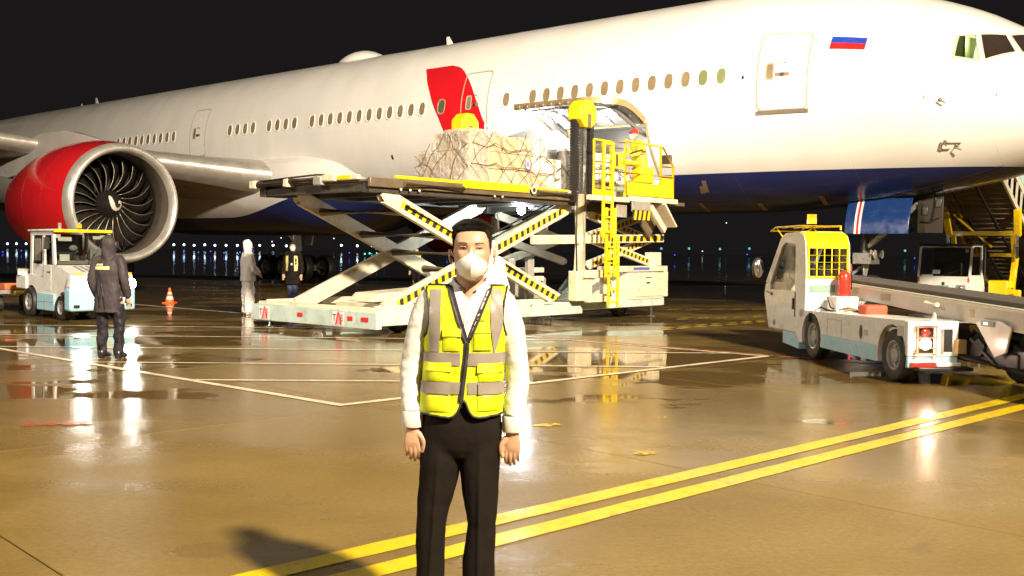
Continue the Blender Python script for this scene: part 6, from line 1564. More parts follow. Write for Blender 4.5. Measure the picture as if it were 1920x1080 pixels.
# collar wings and placket
q = MB(SHIRT)
for s_ in (-1, 1):
    rows = []
    for u in np.linspace(0, 1, 10):
        a = radians(-90 + s_ * (22 + 156 * u)); c = Vector((.019, .026, 0)); r = .066
        low = .034 if u > .3 else .034 + .034 * (1 - u / .3)
        dz = -.034 * max(0, 1 - u / .35); pt = c + Vector((r * cos(a), r * sin(a) * 1.05, 1.480 + .012 * u + dz)); pm = c + Vector(((r + .006) * cos(a), (r + .008) * sin(a) * 1.05, 1.487 + .012 * u + dz)); pb = c + Vector(((r + .020) * cos(a), (r + .022) * sin(a) * 1.05, 1.480 + .012 * u - low + dz))
        rows.append([c + Vector(((r - .004) * cos(a), (r - .004) * sin(a), 1.440)), pt, pm, pb])
    q.loft(rows, closed=False, cap=False)
co = q.build('collar', so, smooth=50); co.modifiers.new('s', 'SOLIDIFY').thickness = .003
sbvh = BVHTree.FromPolygons([v.co.copy() for v in so.data.vertices], [tuple(p.vertices) for p in so.data.polygons])
q = MB(SHIRT); q.loft([[proj_front(sbvh, .016 + d + .0 * z, z, .003) or Vector((.016 + d, -.1, z)) for z in np.linspace(1.22, 1.404, 14)] for d in (-.014, -.012, .012, .014)], closed=False, cap=False); q.build('placket', so)
for z in (1.385, 1.32, 1.26):
    p = proj_front(sbvh, .016, z, .0045); q = MB(pbr('button', (.7, .68, .62), .3)); q.ball(p, (.0055, .002, .0055), 10, 6); q.build('button', so)
# trousers
b = MB(BLACKC)
b.loft([ring((x, .012, z), a, c, 36, 2.4) for z, x, a, c in ((1.02, -.010, .150, .100), (.97, -.014, .158, .104), (.90, -.017, .168, .107), (.85, -.017, .170, .101), (.80, -.018, .160, .088), (.765, -.018, .13, .066))])
loft_limb(b, [(-.098, .012, .92), (-.101, .012, .76), (-.114, .008, .61), (-.129, .004, .49), (-.132, .012, .336), (-.134, .02, .14), (-.134, .02, .05)], [.086, .086, .0735, .060, .0575, .058, .061], 7, 24)
loft_limb(b, [(.066, .012, .92), (.068, .010, .76), (.070, .004, .61), (.075, -.002, .49), (.063, .008, .336), (.062, .02, .14), (.062, .02, .05)], [.086, .084, .071, .058, .0645, .064, .066], 7, 24)
tr = remeshed(b.build('trousers', MAN), .006, 6, .5)
fold_noise(tr, .009, 6, .6, 5.0); fold_noise(tr, .0022, 20, .8, 2.0)
for v in tr.data.vertices:      # pressed creases
    p = v.co
    if p.z < .80 and p.y < .02:
        cx = -.101 - .033 * min(1, max(0, (.74 - p.z) / .5)) if p.x < -.018 else .068 - .006 * min(1, (.8 - p.z))
        v.co.y -= .011 * math.exp(-((p.x - cx) / .010) ** 2) * min(1, (.80 - p.z) * 6)
tr.data.update()
q = MB(BLACKC); q.loft([ring((-.013, .012, z), a, c, 40, 2.4) for z, a, c in ((.975, .161, .109), (.978, .164, .112), (1.008, .160, .109), (1.011, .156, .105))], cap=False); q.build('belt', tr)
for x0 in (-.134, .062):
    q = MB(pbr('black_shoe', (.012, .011, .011), .2)); q.loft([[Vector((x0 + a * cos(t), yc + 0, .01 + max(0, h * sin(t) * .5 + h * .5))) for t in np.linspace(0, 2 * pi, 17)[:-1]] for yc, a, h in ((.09, .02, .05), (.07, .034, .085), (.02, .038, .095), (-.06, .045, .07), (-.12, .043, .05), (-.16, .022, .035))]); q.build('shoe', MAN, smooth=60)
# vest: inflated torso cut to shape
b = MB(HIVIS)
b.loft([ring((x, .012, z), a, c, 40, 2.6) for z, x, a, c in ((.93, -.012, .176, .124), (1.0, -.010, .172, .121), (1.08, -.006, .168, .118), (1.18, -.001, .166, .119), (1.28, .003, .171, .122), (1.36, .006, .170, .114), (1.405, .010, .150, .098), (1.435, .013, .112, .083), (1.458, .016, .078, .072), (1.475, .018, .068, .068))])
for s_ in (-1, 1): loft_limb(b, [(s_ * .07 + .009, .012, 1.415), (s_ * .13 + .009, .012, 1.402), (s_ * .19 + .009, .014, 1.36)], [.058, .067, .068], 5, 20)
vo = remeshed(b.build('vest', MAN), .0046, 5, .5)
fold_noise(vo, .007, 8, .8, 6.0); fold_noise(vo, .0025, 26, .9, 1.0)
vb_all = BVHTree.FromPolygons([v.co.copy() for v in vo.data.vertices], [tuple(p.vertices) for p in vo.data.polygons])
def vneck(z):      # half opening each side of the zip line
    return float(np.interp(z, [1.235, 1.30, 1.40, 1.455, 1.50], [.004, .030, .066, .084, .086]))
zipx = lambda z: .013 + .010 * min(1, max(-1, (z - 1.23) / .22)) - .012 * max(0, (1.2 - z) / .2)
def hem(x):
    d = abs(x - .002); return .938 + .012 * max(0, d - .06) / .1 + (.075 * math.exp(-(d / .022) ** 1.6))
def armhole(x, z):   # True outside the vest
    d = abs(x - .007); lim = float(np.interp(z, [1.20, 1.235, 1.27, 1.33, 1.40, 1.47], [.30, .182, .158, .146, .152, .166])); return d > lim and z > 1.215
bm = bmesh.new(); bm.from_mesh(vo.data); dele = []
for f in bm.faces:
    c = f.calc_center_median()
    fr = c.y < .012
    kill = c.z > 1.462 or c.z < .925 or (c.z > 1.225 and armhole(c.x, c.z))
    if fr: kill = kill or c.z < hem(c.x) or (c.z > 1.235 and abs(c.x - zipx(c.z)) < vneck(c.z))
    else: kill = kill or c.z < .95 or (c.z > 1.425 and abs(c.x - .017) < .075)
    if kill: dele.append(f)
bmesh.ops.delete(bm, geom=dele, context='FACES')
# relax the cut edge so that it reads as cloth
for _ in range(8):
    mv = {}
    for v in bm.verts:
        if v.is_boundary:
            nb = [e.other_vert(v).co for e in v.link_edges if e.is_boundary]
            if len(nb) == 2: mv[v] = (nb[0] + nb[1]) / 2 * .5 + v.co * .5
    for v, c in mv.items(): v.co = c
# binding along the cut
bm.to_mesh(vo.data); 
edges = [(e.verts[0].index, e.verts[1].index) for e in bm.edges if e.is_boundary]; cos_ = [v.co.copy() for v in bm.verts]; nrm_ = [v.normal.copy() for v in bm.verts]; bm.free(); vo.data.shade_smooth(); vo.data.update()
vo.modifiers.new('s', 'SOLIDIFY').thickness = .003
adj = {}
for a, c in edges: adj.setdefault(a, []).append(c); adj.setdefault(c, []).append(a)
seen = set(); bd = MB(BIND)
for s0 in list(adj):
    if s0 in seen: continue
    loop = [s0]; seen.add(s0); cur = s0
    while True:
        nx = [k for k in adj[cur] if k not in seen]
        if not nx: break
        cur = nx[0]; seen.add(cur); loop.append(cur)
    if len(loop) > 14: bd = MB(BIND); bd.tube([cos_[k] + nrm_[k] * .001 for k in loop[::2]], .0042, 6, closed=True); bd.build('edge_binding', vo)
def vfront(x, z, off):
    p = proj_front(vb_all, x, z, off); return p if p is not None else Vector((x, -.1, z))
def vside(ang, z, off):
    d = Vector((cos(ang), sin(ang), 0)); c = Vector((.0, .012, z)); h = vb_all.ray_cast(c + d * .6, -d)
    return h[0] + h[1] * off if h[0] is not None else c + d * .17
def tape_round(z0, z1, a0, a1, mat, name, off=.004, n=60, wv=.0):
    q = MB(mat); q.loft([[vside(a0 + (a1 - a0) * k / n, z0 + (z1 - z0) * j / 4 + wv * sin(k * .5), off) for k in range(n + 1)] for j in range(5)], closed=False, cap=False); return q.build(name, vo, smooth=60)
f0 = radians(-90)
for z0, z1 in ((1.146, 1.197), (1.032, 1.080)): tape_round(z0, z1, f0 + .145, f0 + 2 * pi - .10, REFL, 'reflective_band')
def tape_front(pts, mat, name, off=.0045, nw=4):
    """pts: (x_left, x_right, z) rows projected on the vest front"""
    q = MB(mat); q.loft([[vfront(a + (c - a) * k / nw, z, off) for k in range(nw + 1)] for a, c, z in pts], closed=False, cap=False); return q.build(name, vo, smooth=60)
tape_front([(-.137 - .006 * 0, -.092, z) if z > 1.25 else (-.135 + .0 * z, -.098 + (1.25 - z) * .08, z) for z in np.linspace(1.445, 1.199, 14)], REFL, 'shoulder_band')
tape_front([(.106, .152, z) if z > 1.30 else (.106 + (1.30 - z) * .12, .152 - (1.30 - z) * .28, z) for z in np.linspace(1.445, 1.199, 14)], REFL, 'shoulder_band')
# pockets with flaps
def pocket(x0, x1, z0, z1, flap, name='pocket', clear=False):
    q = MB(HIVIS2); rows = []
    for j, z in enumerate(np.linspace(z0, z1, 7)): rows.append([vfront(x, z, .003 + .006 * (sin(pi * i / 8) ** .5) * (1 if 0 < j < 6 else .3)) for i, x in enumerate(np.linspace(x0, x1, 9))])
    q.loft(rows, closed=False, cap=False); p = q.build(name, vo, smooth=60)
    if flap:
        q = MB(HIVIS2); rows = []
        for j, z in enumerate(np.linspace(z1 + .008, z1 - flap, 5)): rows.append([vfront(x, z - .002 * (j == 4) * ((i - 4) / 4) ** 2, .0055 + .0055 * j / 4) for i, x in enumerate(np.linspace(x0 - .003, x1 + .003, 9))])
        e = rows[-1]; rows.append([v + Vector((0, .009, .002)) for v in e]); q.loft(rows, closed=False, cap=False); q.build('pocket_flap', p, smooth=40)
    return p
pocket(-.080, -.012, 1.205, 1.285, .022); pocket(.040, .105, 1.205, 1.275, .0)
q = MB(BIND)
def stitch(pts, r=.0009, off=.006): q.tube([vfront(x, z, off) for x, z in pts], r, 5)
stitch([(.040 + .065 * k / 8, 1.276) for k in range(9)]); stitch([(.039, 1.276 - .07 * k / 6) for k in range(7)]); stitch([(.040 + .075 * k / 8, 1.208) for k in range(9)]); stitch([(-.08 + .068 * k / 8, 1.262) for k in range(9)], off=.013); stitch([(-.02 + .02 * k / 3, 1.306 + .004 * k / 3) for k in range(4)])
tag(q.build('stitching', vo), kind='stuff')
pocket(-.152, -.050, 1.082, 1.150, .026); pocket(.060, .148, 1.082, 1.148, .028); pocket(-.152, -.052, .962, 1.030, 0); pocket(.058, .150, .966, 1.030, 0)
# short band pieces sewn on the pockets
tape_front([(-.155, -.050, z) for z in np.linspace(1.032, 1.079, 4)], REFL, 'pocket_band', .0105, 8); tape_front([(.058, .152, z) for z in np.linspace(1.032, 1.079, 4)], REFL, 'pocket_band', .0105, 8)
# zip
zp = MB(BIND); zp.loft([[vfront(zipx(z) + d, z, .006 - abs(d) * .2) for z in np.linspace(1.238, 1.0, 22)] for d in (-.011, -.0095, -.003, 0, .003, .0095, .011)], closed=False, cap=False); zo = zp.build('zip', vo, smooth=40)
zt = MB(pbr('zip_teeth', (.06, .058, .06), .35, .5)); zt.tube([vfront(zipx(z), z, .008) for z in np.linspace(1.235, 1.003, 26)], .0022, 6); zt.build('zip_teeth', zo)
q = MB(BIND)
for s_ in (-1, 1): q.tube([vfront(zipx(z) + s_ * (vneck(z) + .003), z, .003) for z in np.linspace(1.24, 1.452, 16)], .0045, 6)
q.build('neck_binding', vo)
q = MB(pbr('vest_print', (.30, .36, .02), .6))
q.tube([vfront(.052 + .03 * k / 6, 1.332 + .004 * sin(k), .0035) for k in range(7)], .0010, 5); q.tube([vfront(.060 + .024 * k / 6, 1.325, .0035) for k in range(7)], .0010, 5); q.ball(vfront(.056, 1.331, .003), (.004, .0015, .003), 8, 5); q.build('vest_logo', vo)
# lanyard
LANY = pbr('lanyard_navy', (.035, .022, .045), .5); LANW = pbr('lanyard_print', (.6, .52, .45), .5)
q = MB(LANY)
def lany(u, d, off): 
    x = .098 + (.020 - .098) * u; z = 1.45 + (1.245 - 1.45) * u
    p = proj_front(sbvh, x + d, z + d * .35, off); return p if p is not None else Vector((x + d, -.1, z))
q.loft([[lany(u, d, .012 - .004 * (1 - u)) for u in np.linspace(0.02, 1, 20)] for d in (-.009, -.003, .003, .009)], closed=False, cap=False)
q.loft([[proj_front(sbvh, -.050 + (.062) * u + d, 1.45 - .20 * u, .006) or Vector((0, -.1, 1.3)) for u in np.linspace(.05, 1, 16)] for d in (-.006, .006)], closed=False, cap=False)
ly = q.build('lanyard', MAN, smooth=60)
q = MB(LANW)
for u0, u1 in ((.08, .16), (.20, .24), (.28, .40), (.62, .70), (.73, .92)):
    q.loft([[lany(u, d, .0135) for u in np.linspace(u0, u1, 5)] for d in (-.003, .002)], closed=False, cap=False)
q.add([lany(.5 + .022 * cos(a), .007 * sin(a), .0138) for a in np.linspace(0, 2 * pi, 13)[:-1]], [tuple(range(12))]); q.build('lanyard_print', ly)

# ------------------------------------------------------------------ smaller figures
def figure(label, loc, rz, H=1.75, coat=None, trous=None, coat_len=.86, sleeves=True, hood=False, arms=None, group=None, skin=True, legspread=.09, bulk=1.0, boots=None, mask=True, helmet=None, hairc=HAIRM, lean=0.0, turn=0.0, coat_flare=0.0, legs_out=None, tb=1.0):
    """local -y is forward"""
    root = thing('person', label, 'person', loc, rz, group); k = H / 1.75; bk = bulk
    A_ = arms or {}
    def shl(s): return Vector((s * .17, 0, 1.43))
    La = A_.get('L', [(-.24, .02, 1.14), (-.25, -.03, .88)]); Ra = A_.get('R', [(.24, .02, 1.14), (.25, -.03, .88)])
    def lean_(p):
        p = Vector(p)
        if p.z > .9: p.y -= (p.z - .9) * lean
        return p * k
    b = MB(SKINM)
    hc = lean_((0, -.015, 1.635))
    Mh = Matrix.Translation(hc) @ Matrix.Rotation(turn, 4, 'Z')
    hr = []
    for i in range(13):
        t = i / 12; w = float(np.interp(t, HT, HWd)); f = float(np.interp(t, HT, HFr)); q_ = float(np.interp(t, HT, HBk))
        hr.append([Mh @ Vector((w * cos(a), (f if sin(a) < 0 else q_) * sin(a), -.125 + .235 * t)) for a in np.linspace(0, 2 * pi, 25)[:-1]])
    b.loft(hr); b.tube([lean_((0, 0, 1.36)), lean_((0, -.01, 1.58))], .056 * k, 12)
    b.ball(Mh @ Vector((0, -.098, -.045)), (.013, .016, .02), 8, 6)
    for s in (-1, 1): b.ball(Mh @ Vector((s * .079, .012, -.03)), (.009, .018, .03), 8, 6)
    b.loft([[lean_(p) for p in ring((0, .01, z), a, c, 20)] for z, a, c in ((.86, .14, .10), (1.05, .125, .09), (1.3, .15, .10), (1.40, .14, .085), (1.46, .07, .06))])
    for s, pts in ((-1, La), (1, Ra)):
        e, w = Vector(pts[0]), Vector(pts[1]); d = (w - e).normalized()
        loft_limb(b, [lean_(shl(s)), lean_(e), lean_(w)], [.05 * k, .04 * k, .028 * k], 5, 12)
        loft_limb(b, [lean_(w), lean_(w + d * .06), lean_(w + d * .10)], [.03 * k, .038 * k, .032 * k], 4, 10)
        side = Vector((-s, 0, 0)) - d * (-s * d.x); side = side.normalized() if side.length > .1 else Vector((0, -1, 0))
        for m in range(4):
            o = side * (.024 - .016 * m); b.tube([lean_(w + d * .09 + o), lean_(w + d * .135 + o + Vector((0, .006, 0))), lean_(w + d * (.175 - .008 * abs(m - 1.3)) + o + Vector((0, .018, 0)))], [.0105 * k, .0095 * k, .008 * k], 7)
        b.tube([lean_(w + d * .03 + side * .03), lean_(w + d * .075 + side * .05), lean_(w + d * .105 + side * .048)], [.013 * k, .011 * k, .009 * k], 7)
    LX = legs_out or [(-legspread, 0), (legspread, 0)]
    for (x, y) in LX: loft_limb(b, [lean_((x * .9, 0, .9)), Vector((x, y * .5 - .01, .5)) * k, Vector((x * 1.05, y + .01, .08)) * k, Vector((x * 1.05, y - .10, .04)) * k], [.08 * k, .055 * k, .042 * k, .04 * k], 5, 12)
    remeshed(b.build('body', root), .009, 2)
    if trous:
        b = MB(trous); b.loft([[lean_(p) for p in ring((0, .008, z), a * bk, c * bk, 22)] for z, a, c in ((1.02, .15, .105), (.92, .17, .12), (.84, .172, .12), (.78, .14, .09))])
        for (x, y) in LX: loft_limb(b, [lean_((x * .9, .005, .86)), Vector((x, y * .5, .5)) * k, Vector((x * 1.05, y + .015, .10)) * k, Vector((x * 1.05, y + .015, .06)) * k], [.098 * bk * k, .076 * bk * k * tb, .066 * bk * k * tb, .064 * bk * k * tb], 5, 14)
        t = remeshed(b.build('trousers', root), .012, 4); fold_noise(t, .022, 9, .9, loc[0])
    for (x, y) in LX:
        b = MB(boots or pbr('dark_boots', (.02, .018, .018), .3)); c = Vector((x * 1.05, y, 0)) * k
        b.loft([[c + Vector((a * cos(t_), yy, max(0.004, zc0 + h * sin(t_)))) for t_ in np.linspace(0, 2 * pi, 15)[:-1]] for yy, a, h, zc0 in ((.085, .03, .05, .05), (.06, .05, .075, .075), (.0, .055, .09, .09), (-.06, .052, .05, .05), (-.13, .05, .04, .04), (-.175, .03, .028, .028))])
        b.tube([c + Vector((0, .02, .1)), c + Vector((0, .02, .26))], [.055, .062], 12); b.build('boot', root, smooth=60)
    if coat:
        b = MB(coat); zz = [z for z in (coat_len, coat_len + .1, 1.0, 1.12, 1.25, 1.35, 1.42, 1.46, 1.49)]
        fl = lambda z: 1 + coat_flare * max(0, 1.1 - z)
        b.loft([[lean_(p) for p in ring((0, .008, z), a * bk * fl(z), c * bk * fl(z), 26, 2.3)] for z, a, c in zip(zz, (.195, .19, .18, .172, .18, .182, .155, .10, .075), (.145, .14, .135, .128, .13, .125, .10, .08, .07))])
        for s, pts in ((-1, La), (1, Ra)): loft_limb(b, [lean_((s * .09, .005, 1.42)), lean_((s * .175, .005, 1.395)), lean_(pts[0]), lean_(pts[1])], [.07 * bk * k, .078 * bk * k, .064 * bk * k, .052 * bk * k], 6, 16)
        if hood:
            b.loft([[Mh @ Vector((w * cos(a) * (1 if True else 1), .018 + (w * 1.18 if sin(a) > 0 else w * .72) * sin(a), z)) for a in np.linspace(0, 2 * pi, 21)[:-1]] for z, w in ((-.2, .095), (-.13, .098), (-.04, .104), (.05, .106), (.10, .090), (.135, .055), (.15, .02))])
        c = remeshed(b.build('coat', root), .011, 4); fold_noise(c, .017, 6.5, .55, loc[1]); fold_noise(c, .005, 19, .7, loc[0])
        root['coat_name'] = c.name
        del root['coat_name']
        cb = BVHTree.FromPolygons([v.co.copy() for v in c.data.vertices], [tuple(p.vertices) for p in c.data.polygons])
    else: c = cb = None
    if mask:
        b = MB(MASKM); b.loft([[Mh @ Vector((wd * sin(u), -.012 - dp * cos(u), z)) for u in np.linspace(-1.15, 1.15, 11)] for z, wd, dp in ((.0, .062, .092), (-.03, .078, .118), (-.07, .078, .122), (-.11, .066, .098), (-.125, .05, .08))], closed=False, cap=False); b.build('face_mask', root, smooth=50)
    if not hood and not helmet:
        b = MB(hairc); b.loft([[Mh @ Vector((w * cos(a), .004 + (w * 1.2 if sin(a) > 0 else w * fr) * sin(a), z)) for a in np.linspace(0, 2 * pi, 25)[:-1]] for z, w, fr in ((.0, .078, -.3), (.03, .084, .55), (.06, .086, 1.06), (.09, .078, 1.08), (.112, .052, 1.05), (.122, .012, 1))]); b.build('hair', root, smooth=80)
    if helmet:
        b = MB(helmet); b.loft([[Mh @ Vector((w * cos(a), .004 + (w * 1.2 if sin(a) > 0 else w * fr) * sin(a), z)) for a in np.linspace(0, 2 * pi, 25)[:-1]] for z, w, fr in ((.035, .108, 1.45), (.042, .108, 1.5), (.05, .098, 1.15), (.10, .088, 1.15), (.135, .058, 1.1), (.148, .012, 1))]); b.build('helmet', root, smooth=50)
    return root, c, cb, k
def wrap(cb, z, a0, a1, h, mat, name, parent, off=.006, n=26, cx=0.0):
    q = MB(mat)
    def sp(a, zz):
        d = Vector((cos(a), sin(a), 0)); hh = cb.ray_cast(Vector((cx, .01, zz)) + d * .8, -d); return hh[0] + hh[1] * off if hh[0] is not None else Vector((cx, 0, zz)) + d * .18
    q.loft([[sp(a0 + (a1 - a0) * k / n, z + h * j / 3) for k in range(n + 1)] for j in range(4)], closed=False, cap=False); return q.build(name, parent, smooth=60)
RAIN = pbr('raincoat_grey', (.040, .033, .036), .62, spec=.2, var=.2, nscale=6, bump=.1, bscale=40, rvar=.08); RAINT = pbr('rain_trousers', (.018, .016, .022), .6, spec=.2, var=.3, nscale=8)
BANDY = pbr('band_pale_yellow', (.80, .62, .26), .4); TYV = pbr('white_coverall', (.76, .72, .67), .6, var=.08, nscale=9, bump=.1, bscale=50)
# 1. the marshal in a dark hooded raincoat, seen from behind
r, c, cb, k = figure('person seen from behind in a dark hooded raincoat with a pale yellow back band', (-5.80, 14.58, 0), radians(172), 1.74, RAIN, RAINT, .67, hood=True, arms={'L': [(-.255, .03, 1.14), (-.255, -.05, .90)], 'R': [(.23, .05, 1.12), (.20, -.07, .88)]}, bulk=1.04, legspread=.13, mask=False, coat_flare=.12, legs_out=[(-.15, .0), (.12, -.04)])
wrap(cb, 1.285, radians(30), radians(122), .045, BANDY, 'reflective_band', c); wrap(cb, 1.338, radians(35), radians(84), .028, pbr('band_dim', (.45, .38, .25), .5), 'reflective_band', c)
b = MB(BLACK); b.ball((-.105, -.01, 1.64), (.035, .05, .055), 12, 8); b.ball((.105, -.01, 1.64), (.03, .045, .05), 12, 8); b.build('ear_defenders', r, smooth=60)
b = MB(GLASS); b.loft([[(-.06 + .03 * cos(a) * (z - 1.4) * 2 - .10 , -.10 - .06 * sin(a), z) for a in np.linspace(0, pi, 8)] for z in np.linspace(1.54, 1.72, 5)], closed=False, cap=False); b.build('face_shield', r)
b = MB(BIND)
b.tube([(-.02, .16, .72), (.0, .165, .9), (.03, .155, 1.08)], .008, 6); b.tube([(.06, .155, .74), (.07, .16, .9), (.09, .15, 1.05)], .006, 6); b.build('coat_seam', r)
# 2. person in a white coverall by the loader's outer end
figure('person in a white hooded coverall standing at the outer left end of the loader', (-6.42, 24.64, 0), radians(125), 1.80, TYV, TYV, .80, hood=True, arms={'L': [(-.22, -.04, 1.14), (-.16, -.2, .98)], 'R': [(.22, -.02, 1.14), (.2, -.18, .94)]}, bulk=1.18, legspread=.08, mask=False, boots=TYV, coat_flare=-.12, tb=1.35)
# 3. the one half hidden behind the man
figure('person in a white hooded coverall right behind the masked man in front', (-.36, 17.6, 0), radians(35), 1.76, TYV, TYV, .80, hood=True, arms={'L': [(-.22, -.04, 1.14), (-.16, -.2, .98)], 'R': [(.22, -.02, 1.14), (.2, -.18, .94)]}, bulk=1.15, legspread=.09, mask=True, boots=TYV, coat_flare=-.12, tb=1.3)
# 4. dark coat with an open vest by the main wheels
r, c, cb, k = figure('masked person in a long black coat with an open pale vest near the main wheels', (-6.15, 28.4, 0), radians(-8), 1.80, BLACKC, pbr('navy_jeans', (.04, .055, .11), .7, var=.2), .60, hood=False, bulk=1.05, legspread=.07, coat_flare=.1, turn=radians(22))
OV = pbr('open_vest', (.62, .56, .22), .55)
for s in (-1, 1):
    q = MB(OV); q.loft([[proj_front(cb, s * x, z, .012) or Vector((s * x, -.13, z)) for x in (.08 + .02 * (1.4 - z), .165 - .01 * (1.4 - z))] for z in np.linspace(1.42, 1.0, 10)], closed=False, cap=False); q.build('vest_front', c, smooth=60)
b = MB(pbr('badge', (.5, .5, .48), .4)); b.bb(-.0, .05, -.165, -.155, 1.16, 1.22); b.build('badge', r)
# 5. loader operator in the yellow cage
LM = Matrix.Translation((-2.5, 18.6, 0)) @ Matrix.Rotation(LOADER_RZ, 4, 'Z')
op = LM @ Vector((8.25, -.25, 2.865))
HVJ = pbr('hi_vis_jacket', (.72, .62, .03), .55, var=.1, nscale=8); RH = pbr('helmet_red', (.62, .04, .03), .25)
r, c, cb, k = figure('loader operator in a red helmet and yellow jacket bending over the cage console', (op.x, op.y, op.z), radians(-62), 1.70, HVJ, pbr('hi_vis_trousers', (.70, .56, .01), .6, var=.1), .72, arms={'L': [(-.20, -.16, 1.18), (-.14, -.38, 1.10)], 'R': [(.20, -.16, 1.18), (.14, -.38, 1.10)]}, bulk=1.12, helmet=RH, lean=.28, mask=True)
wrap(cb, 1.12 * k, 0, 2 * pi, .05, REFL, 'reflective_band', c, cx=0)
# 6. driver in the belt loader cab, 7. person by the far wheel in a bright vest
p7 = (-3.55, 37.5, 0)
r, c, cb, k = figure('distant person in a bright lime vest behind the loader scissors', p7, radians(10), 1.72, BLACKC, BLACKC, .80, bulk=1.0)
q = MB(pbr('lime_vest', (.62, .80, .02), .5)); 
q.loft([[proj_front(cb, x, z, .012) or Vector((x, -.14, z)) for x in np.linspace(-.16, .16, 8)] for z in np.linspace(1.42, 1.0, 8)], closed=False, cap=False); q.build('vest', c, smooth=60)
# ================================================================== lights far across the field
LPOST = pbr('lamp_post', (.03, .03, .03), .6)
def far_lamp(x, y, h, r, colr, st, name, label, cat, grp):
    o = thing(name, label, cat, (x, y, 0), 0, grp)
    b = MB(LPOST); b.cyl((0, 0, 0), (0, 0, h - r), .09, 6); b.build('post', o)
    q = MB(glow('far_%s_%d' % (cat.replace(' ', '_'), int(colr[0] * 100 + colr[1] * 1000)), colr, st)); q.ball((0, 0, h), r, 10, 8); q.build('lamp_head', o)
    return o
def at_px(px, py, Y):
    """world point seen at photo pixel (px, py) at distance Y"""
    u0, v0 = px - 960, py - 540; cr, sr = cos(radians(.6)), sin(radians(.6)); u = u0 * cr + v0 * sr; v = -u0 * sr + v0 * cr
    d = Vector((u / 1900, 1, -v / 1900)); cp, sp = cos(.035774), sin(.035774); w = Vector((d.x, cp * d.y + sp * d.z, -sp * d.y + cp * d.z)); w = w / w.y
    return Vector((w.x * Y, Y, 1.6 + w.z * Y))
ORD = ['first', 'second', 'third', 'fourth', 'fifth', 'sixth', 'seventh', 'eighth', 'ninth', 'tenth', 'eleventh', 'twelfth', 'thirteenth', 'fourteenth', 'fifteenth', 'sixteenth']
def lamp_row(pts, Y, r, colr, st, name, text, cat, grp, zmin=0.0):
    for k, (px, py) in enumerate(pts):
        p = at_px(px, py, Y(px)); far_lamp(p.x, p.y, max(p.z, zmin), r, colr, st, name, text % ORD[k], cat, grp)
COLD = 'cold white lamps along the far side of the field'; YR = lambda px: 620 - px * .12
lamp_row([(14, 457), (31, 457), (49, 457)], YR, .55, (.55, .76, 1.0), 11, 'apron_lamp', '%s cold white far lamp from the left beside the red engine cowl', 'apron lamp', COLD)
lamp_row([(326, 459), (345, 459), (364, 460), (384, 459), (403, 460), (424, 460), (445, 460), (467, 460), (487, 460), (512, 460), (537, 461), (561, 461)], YR, .55, (.55, .76, 1.0), 11, 'apron_lamp', '%s cold white far lamp rightwards from the engine inlet ring', 'apron lamp', COLD)
lamp_row([(640, 460), (670, 461), (697, 461)], YR, .55, (.55, .76, 1.0), 11, 'apron_lamp', '%s cold white far lamp from the left between wheels and scissor arms', 'apron lamp', COLD)
lamp_row([(1240, 466), (1292, 466), (1350, 467), (1405, 466), (1697, 470)], lambda px: 480, .55, (.10, .42, .46), 1.6, 'apron_lamp', '%s dim teal far lamp rightwards from the cargo loader', 'apron lamp', 'dim teal lamps on the far right')
lamp_row([(441, 432), (455, 429), (478, 429), (501, 429), (514, 430), (538, 430)], lambda px: 900, .45, (.85, .88, .85), 3, 'building_light', '%s tiny pale far light from the left under the dark blue belly', 'far light', 'tiny pale lights above the far lamp row')
lamp_row([(510, 453), (527, 446), (626, 447)], lambda px: 900, .45, (.85, .88, .85), 3, 'building_light', '%s tiny pale light from the left just over the far lamp row', 'far light', 'tiny pale lights above the far lamp row')
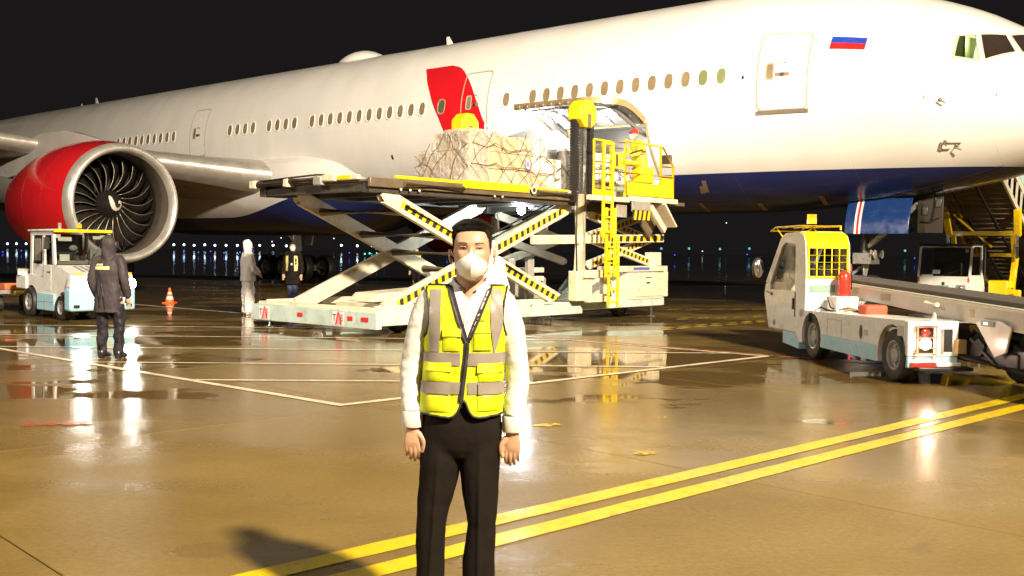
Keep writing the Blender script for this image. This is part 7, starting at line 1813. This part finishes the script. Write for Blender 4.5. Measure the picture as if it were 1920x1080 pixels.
lamp_row([(1317, 471), (1362, 418)], lambda px: 900, .45, (.85, .88, .85), 2, 'building_light', '%s tiny pale far light from the left beside the belt loader cab', 'far light', 'tiny pale lights above the far lamp row')
BL = 'blue taxiway edge lights'
lamp_row([(5, 474), (40, 470)], lambda px: 230, .15, (.05, .08, 1.0), 2.0, 'taxiway_light', '%s tiny blue ground light from the left beside the tow tractor', 'taxiway light', BL, .35)
lamp_row([(345, 470), (372, 473), (395, 471), (420, 474), (450, 473), (475, 470)], lambda px: 230, .15, (.05, .08, 1.0), 2.0, 'taxiway_light', '%s tiny blue ground light rightwards from the engine inlet ring', 'taxiway light', BL, .35)
lamp_row([(655, 474), (705, 467), (727, 473), (838, 477), (848, 477)], lambda px: 230, .15, (.05, .08, 1.0), 2.0, 'taxiway_light', '%s tiny blue ground light from the left seen through the loader scissors', 'taxiway light', BL, .35)
lamp_row([(1265, 478), (1401, 477), (1715, 484)], lambda px: 230, .15, (.05, .08, 1.0), 2.0, 'taxiway_light', '%s tiny blue ground light rightwards from the cargo loader', 'taxiway light', BL, .35)
lamp_row([(684, 476), (693, 475), (706, 475), (720, 475)], lambda px: 240, .2, (.05, .85, .55), 3, 'taxiway_light', '%s tiny green ground light from the left seen through the loader scissors', 'taxiway light', 'green taxiway lights', .35)
# floodlight masts outside the picture (they carry the lamps defined at the top; the last is added)
def flood_mast(x, y, h, xs, label):
    o = thing('floodlight_mast', label, 'floodlight mast', (x, y, 0), 0, 'apron floodlight masts')
    b = MB(VG); b.tube([(0, 0, 0), (0, 0, h + .3)], [.22, .11], 14); b.build('mast', o); b = MB(VG); b.bb(-1.6, 1.6, -.08, .08, h + .3, h + .42); b.build('crossarm', o)
    for q in xs:
        b = MB(VK); b.box((q, .1, h), (.6, .16, .4)); b.build('lamp_housing', o, bevel=.02)
flood_mast(11.6, -10.9, 16.8, (-1, 0, 1), 'tall grey mast with three floodlights behind the camera to the right')
flood_mast(-34, -7.0, 18.0, (0,), 'tall grey mast with one floodlight far to the left')
flood_mast(48.6, -5.0, 7.5, (0,), 'short grey mast added far right to carry the extra stairs truck lamp')  # added unseen mast, stands under the extra stairs truck lamp
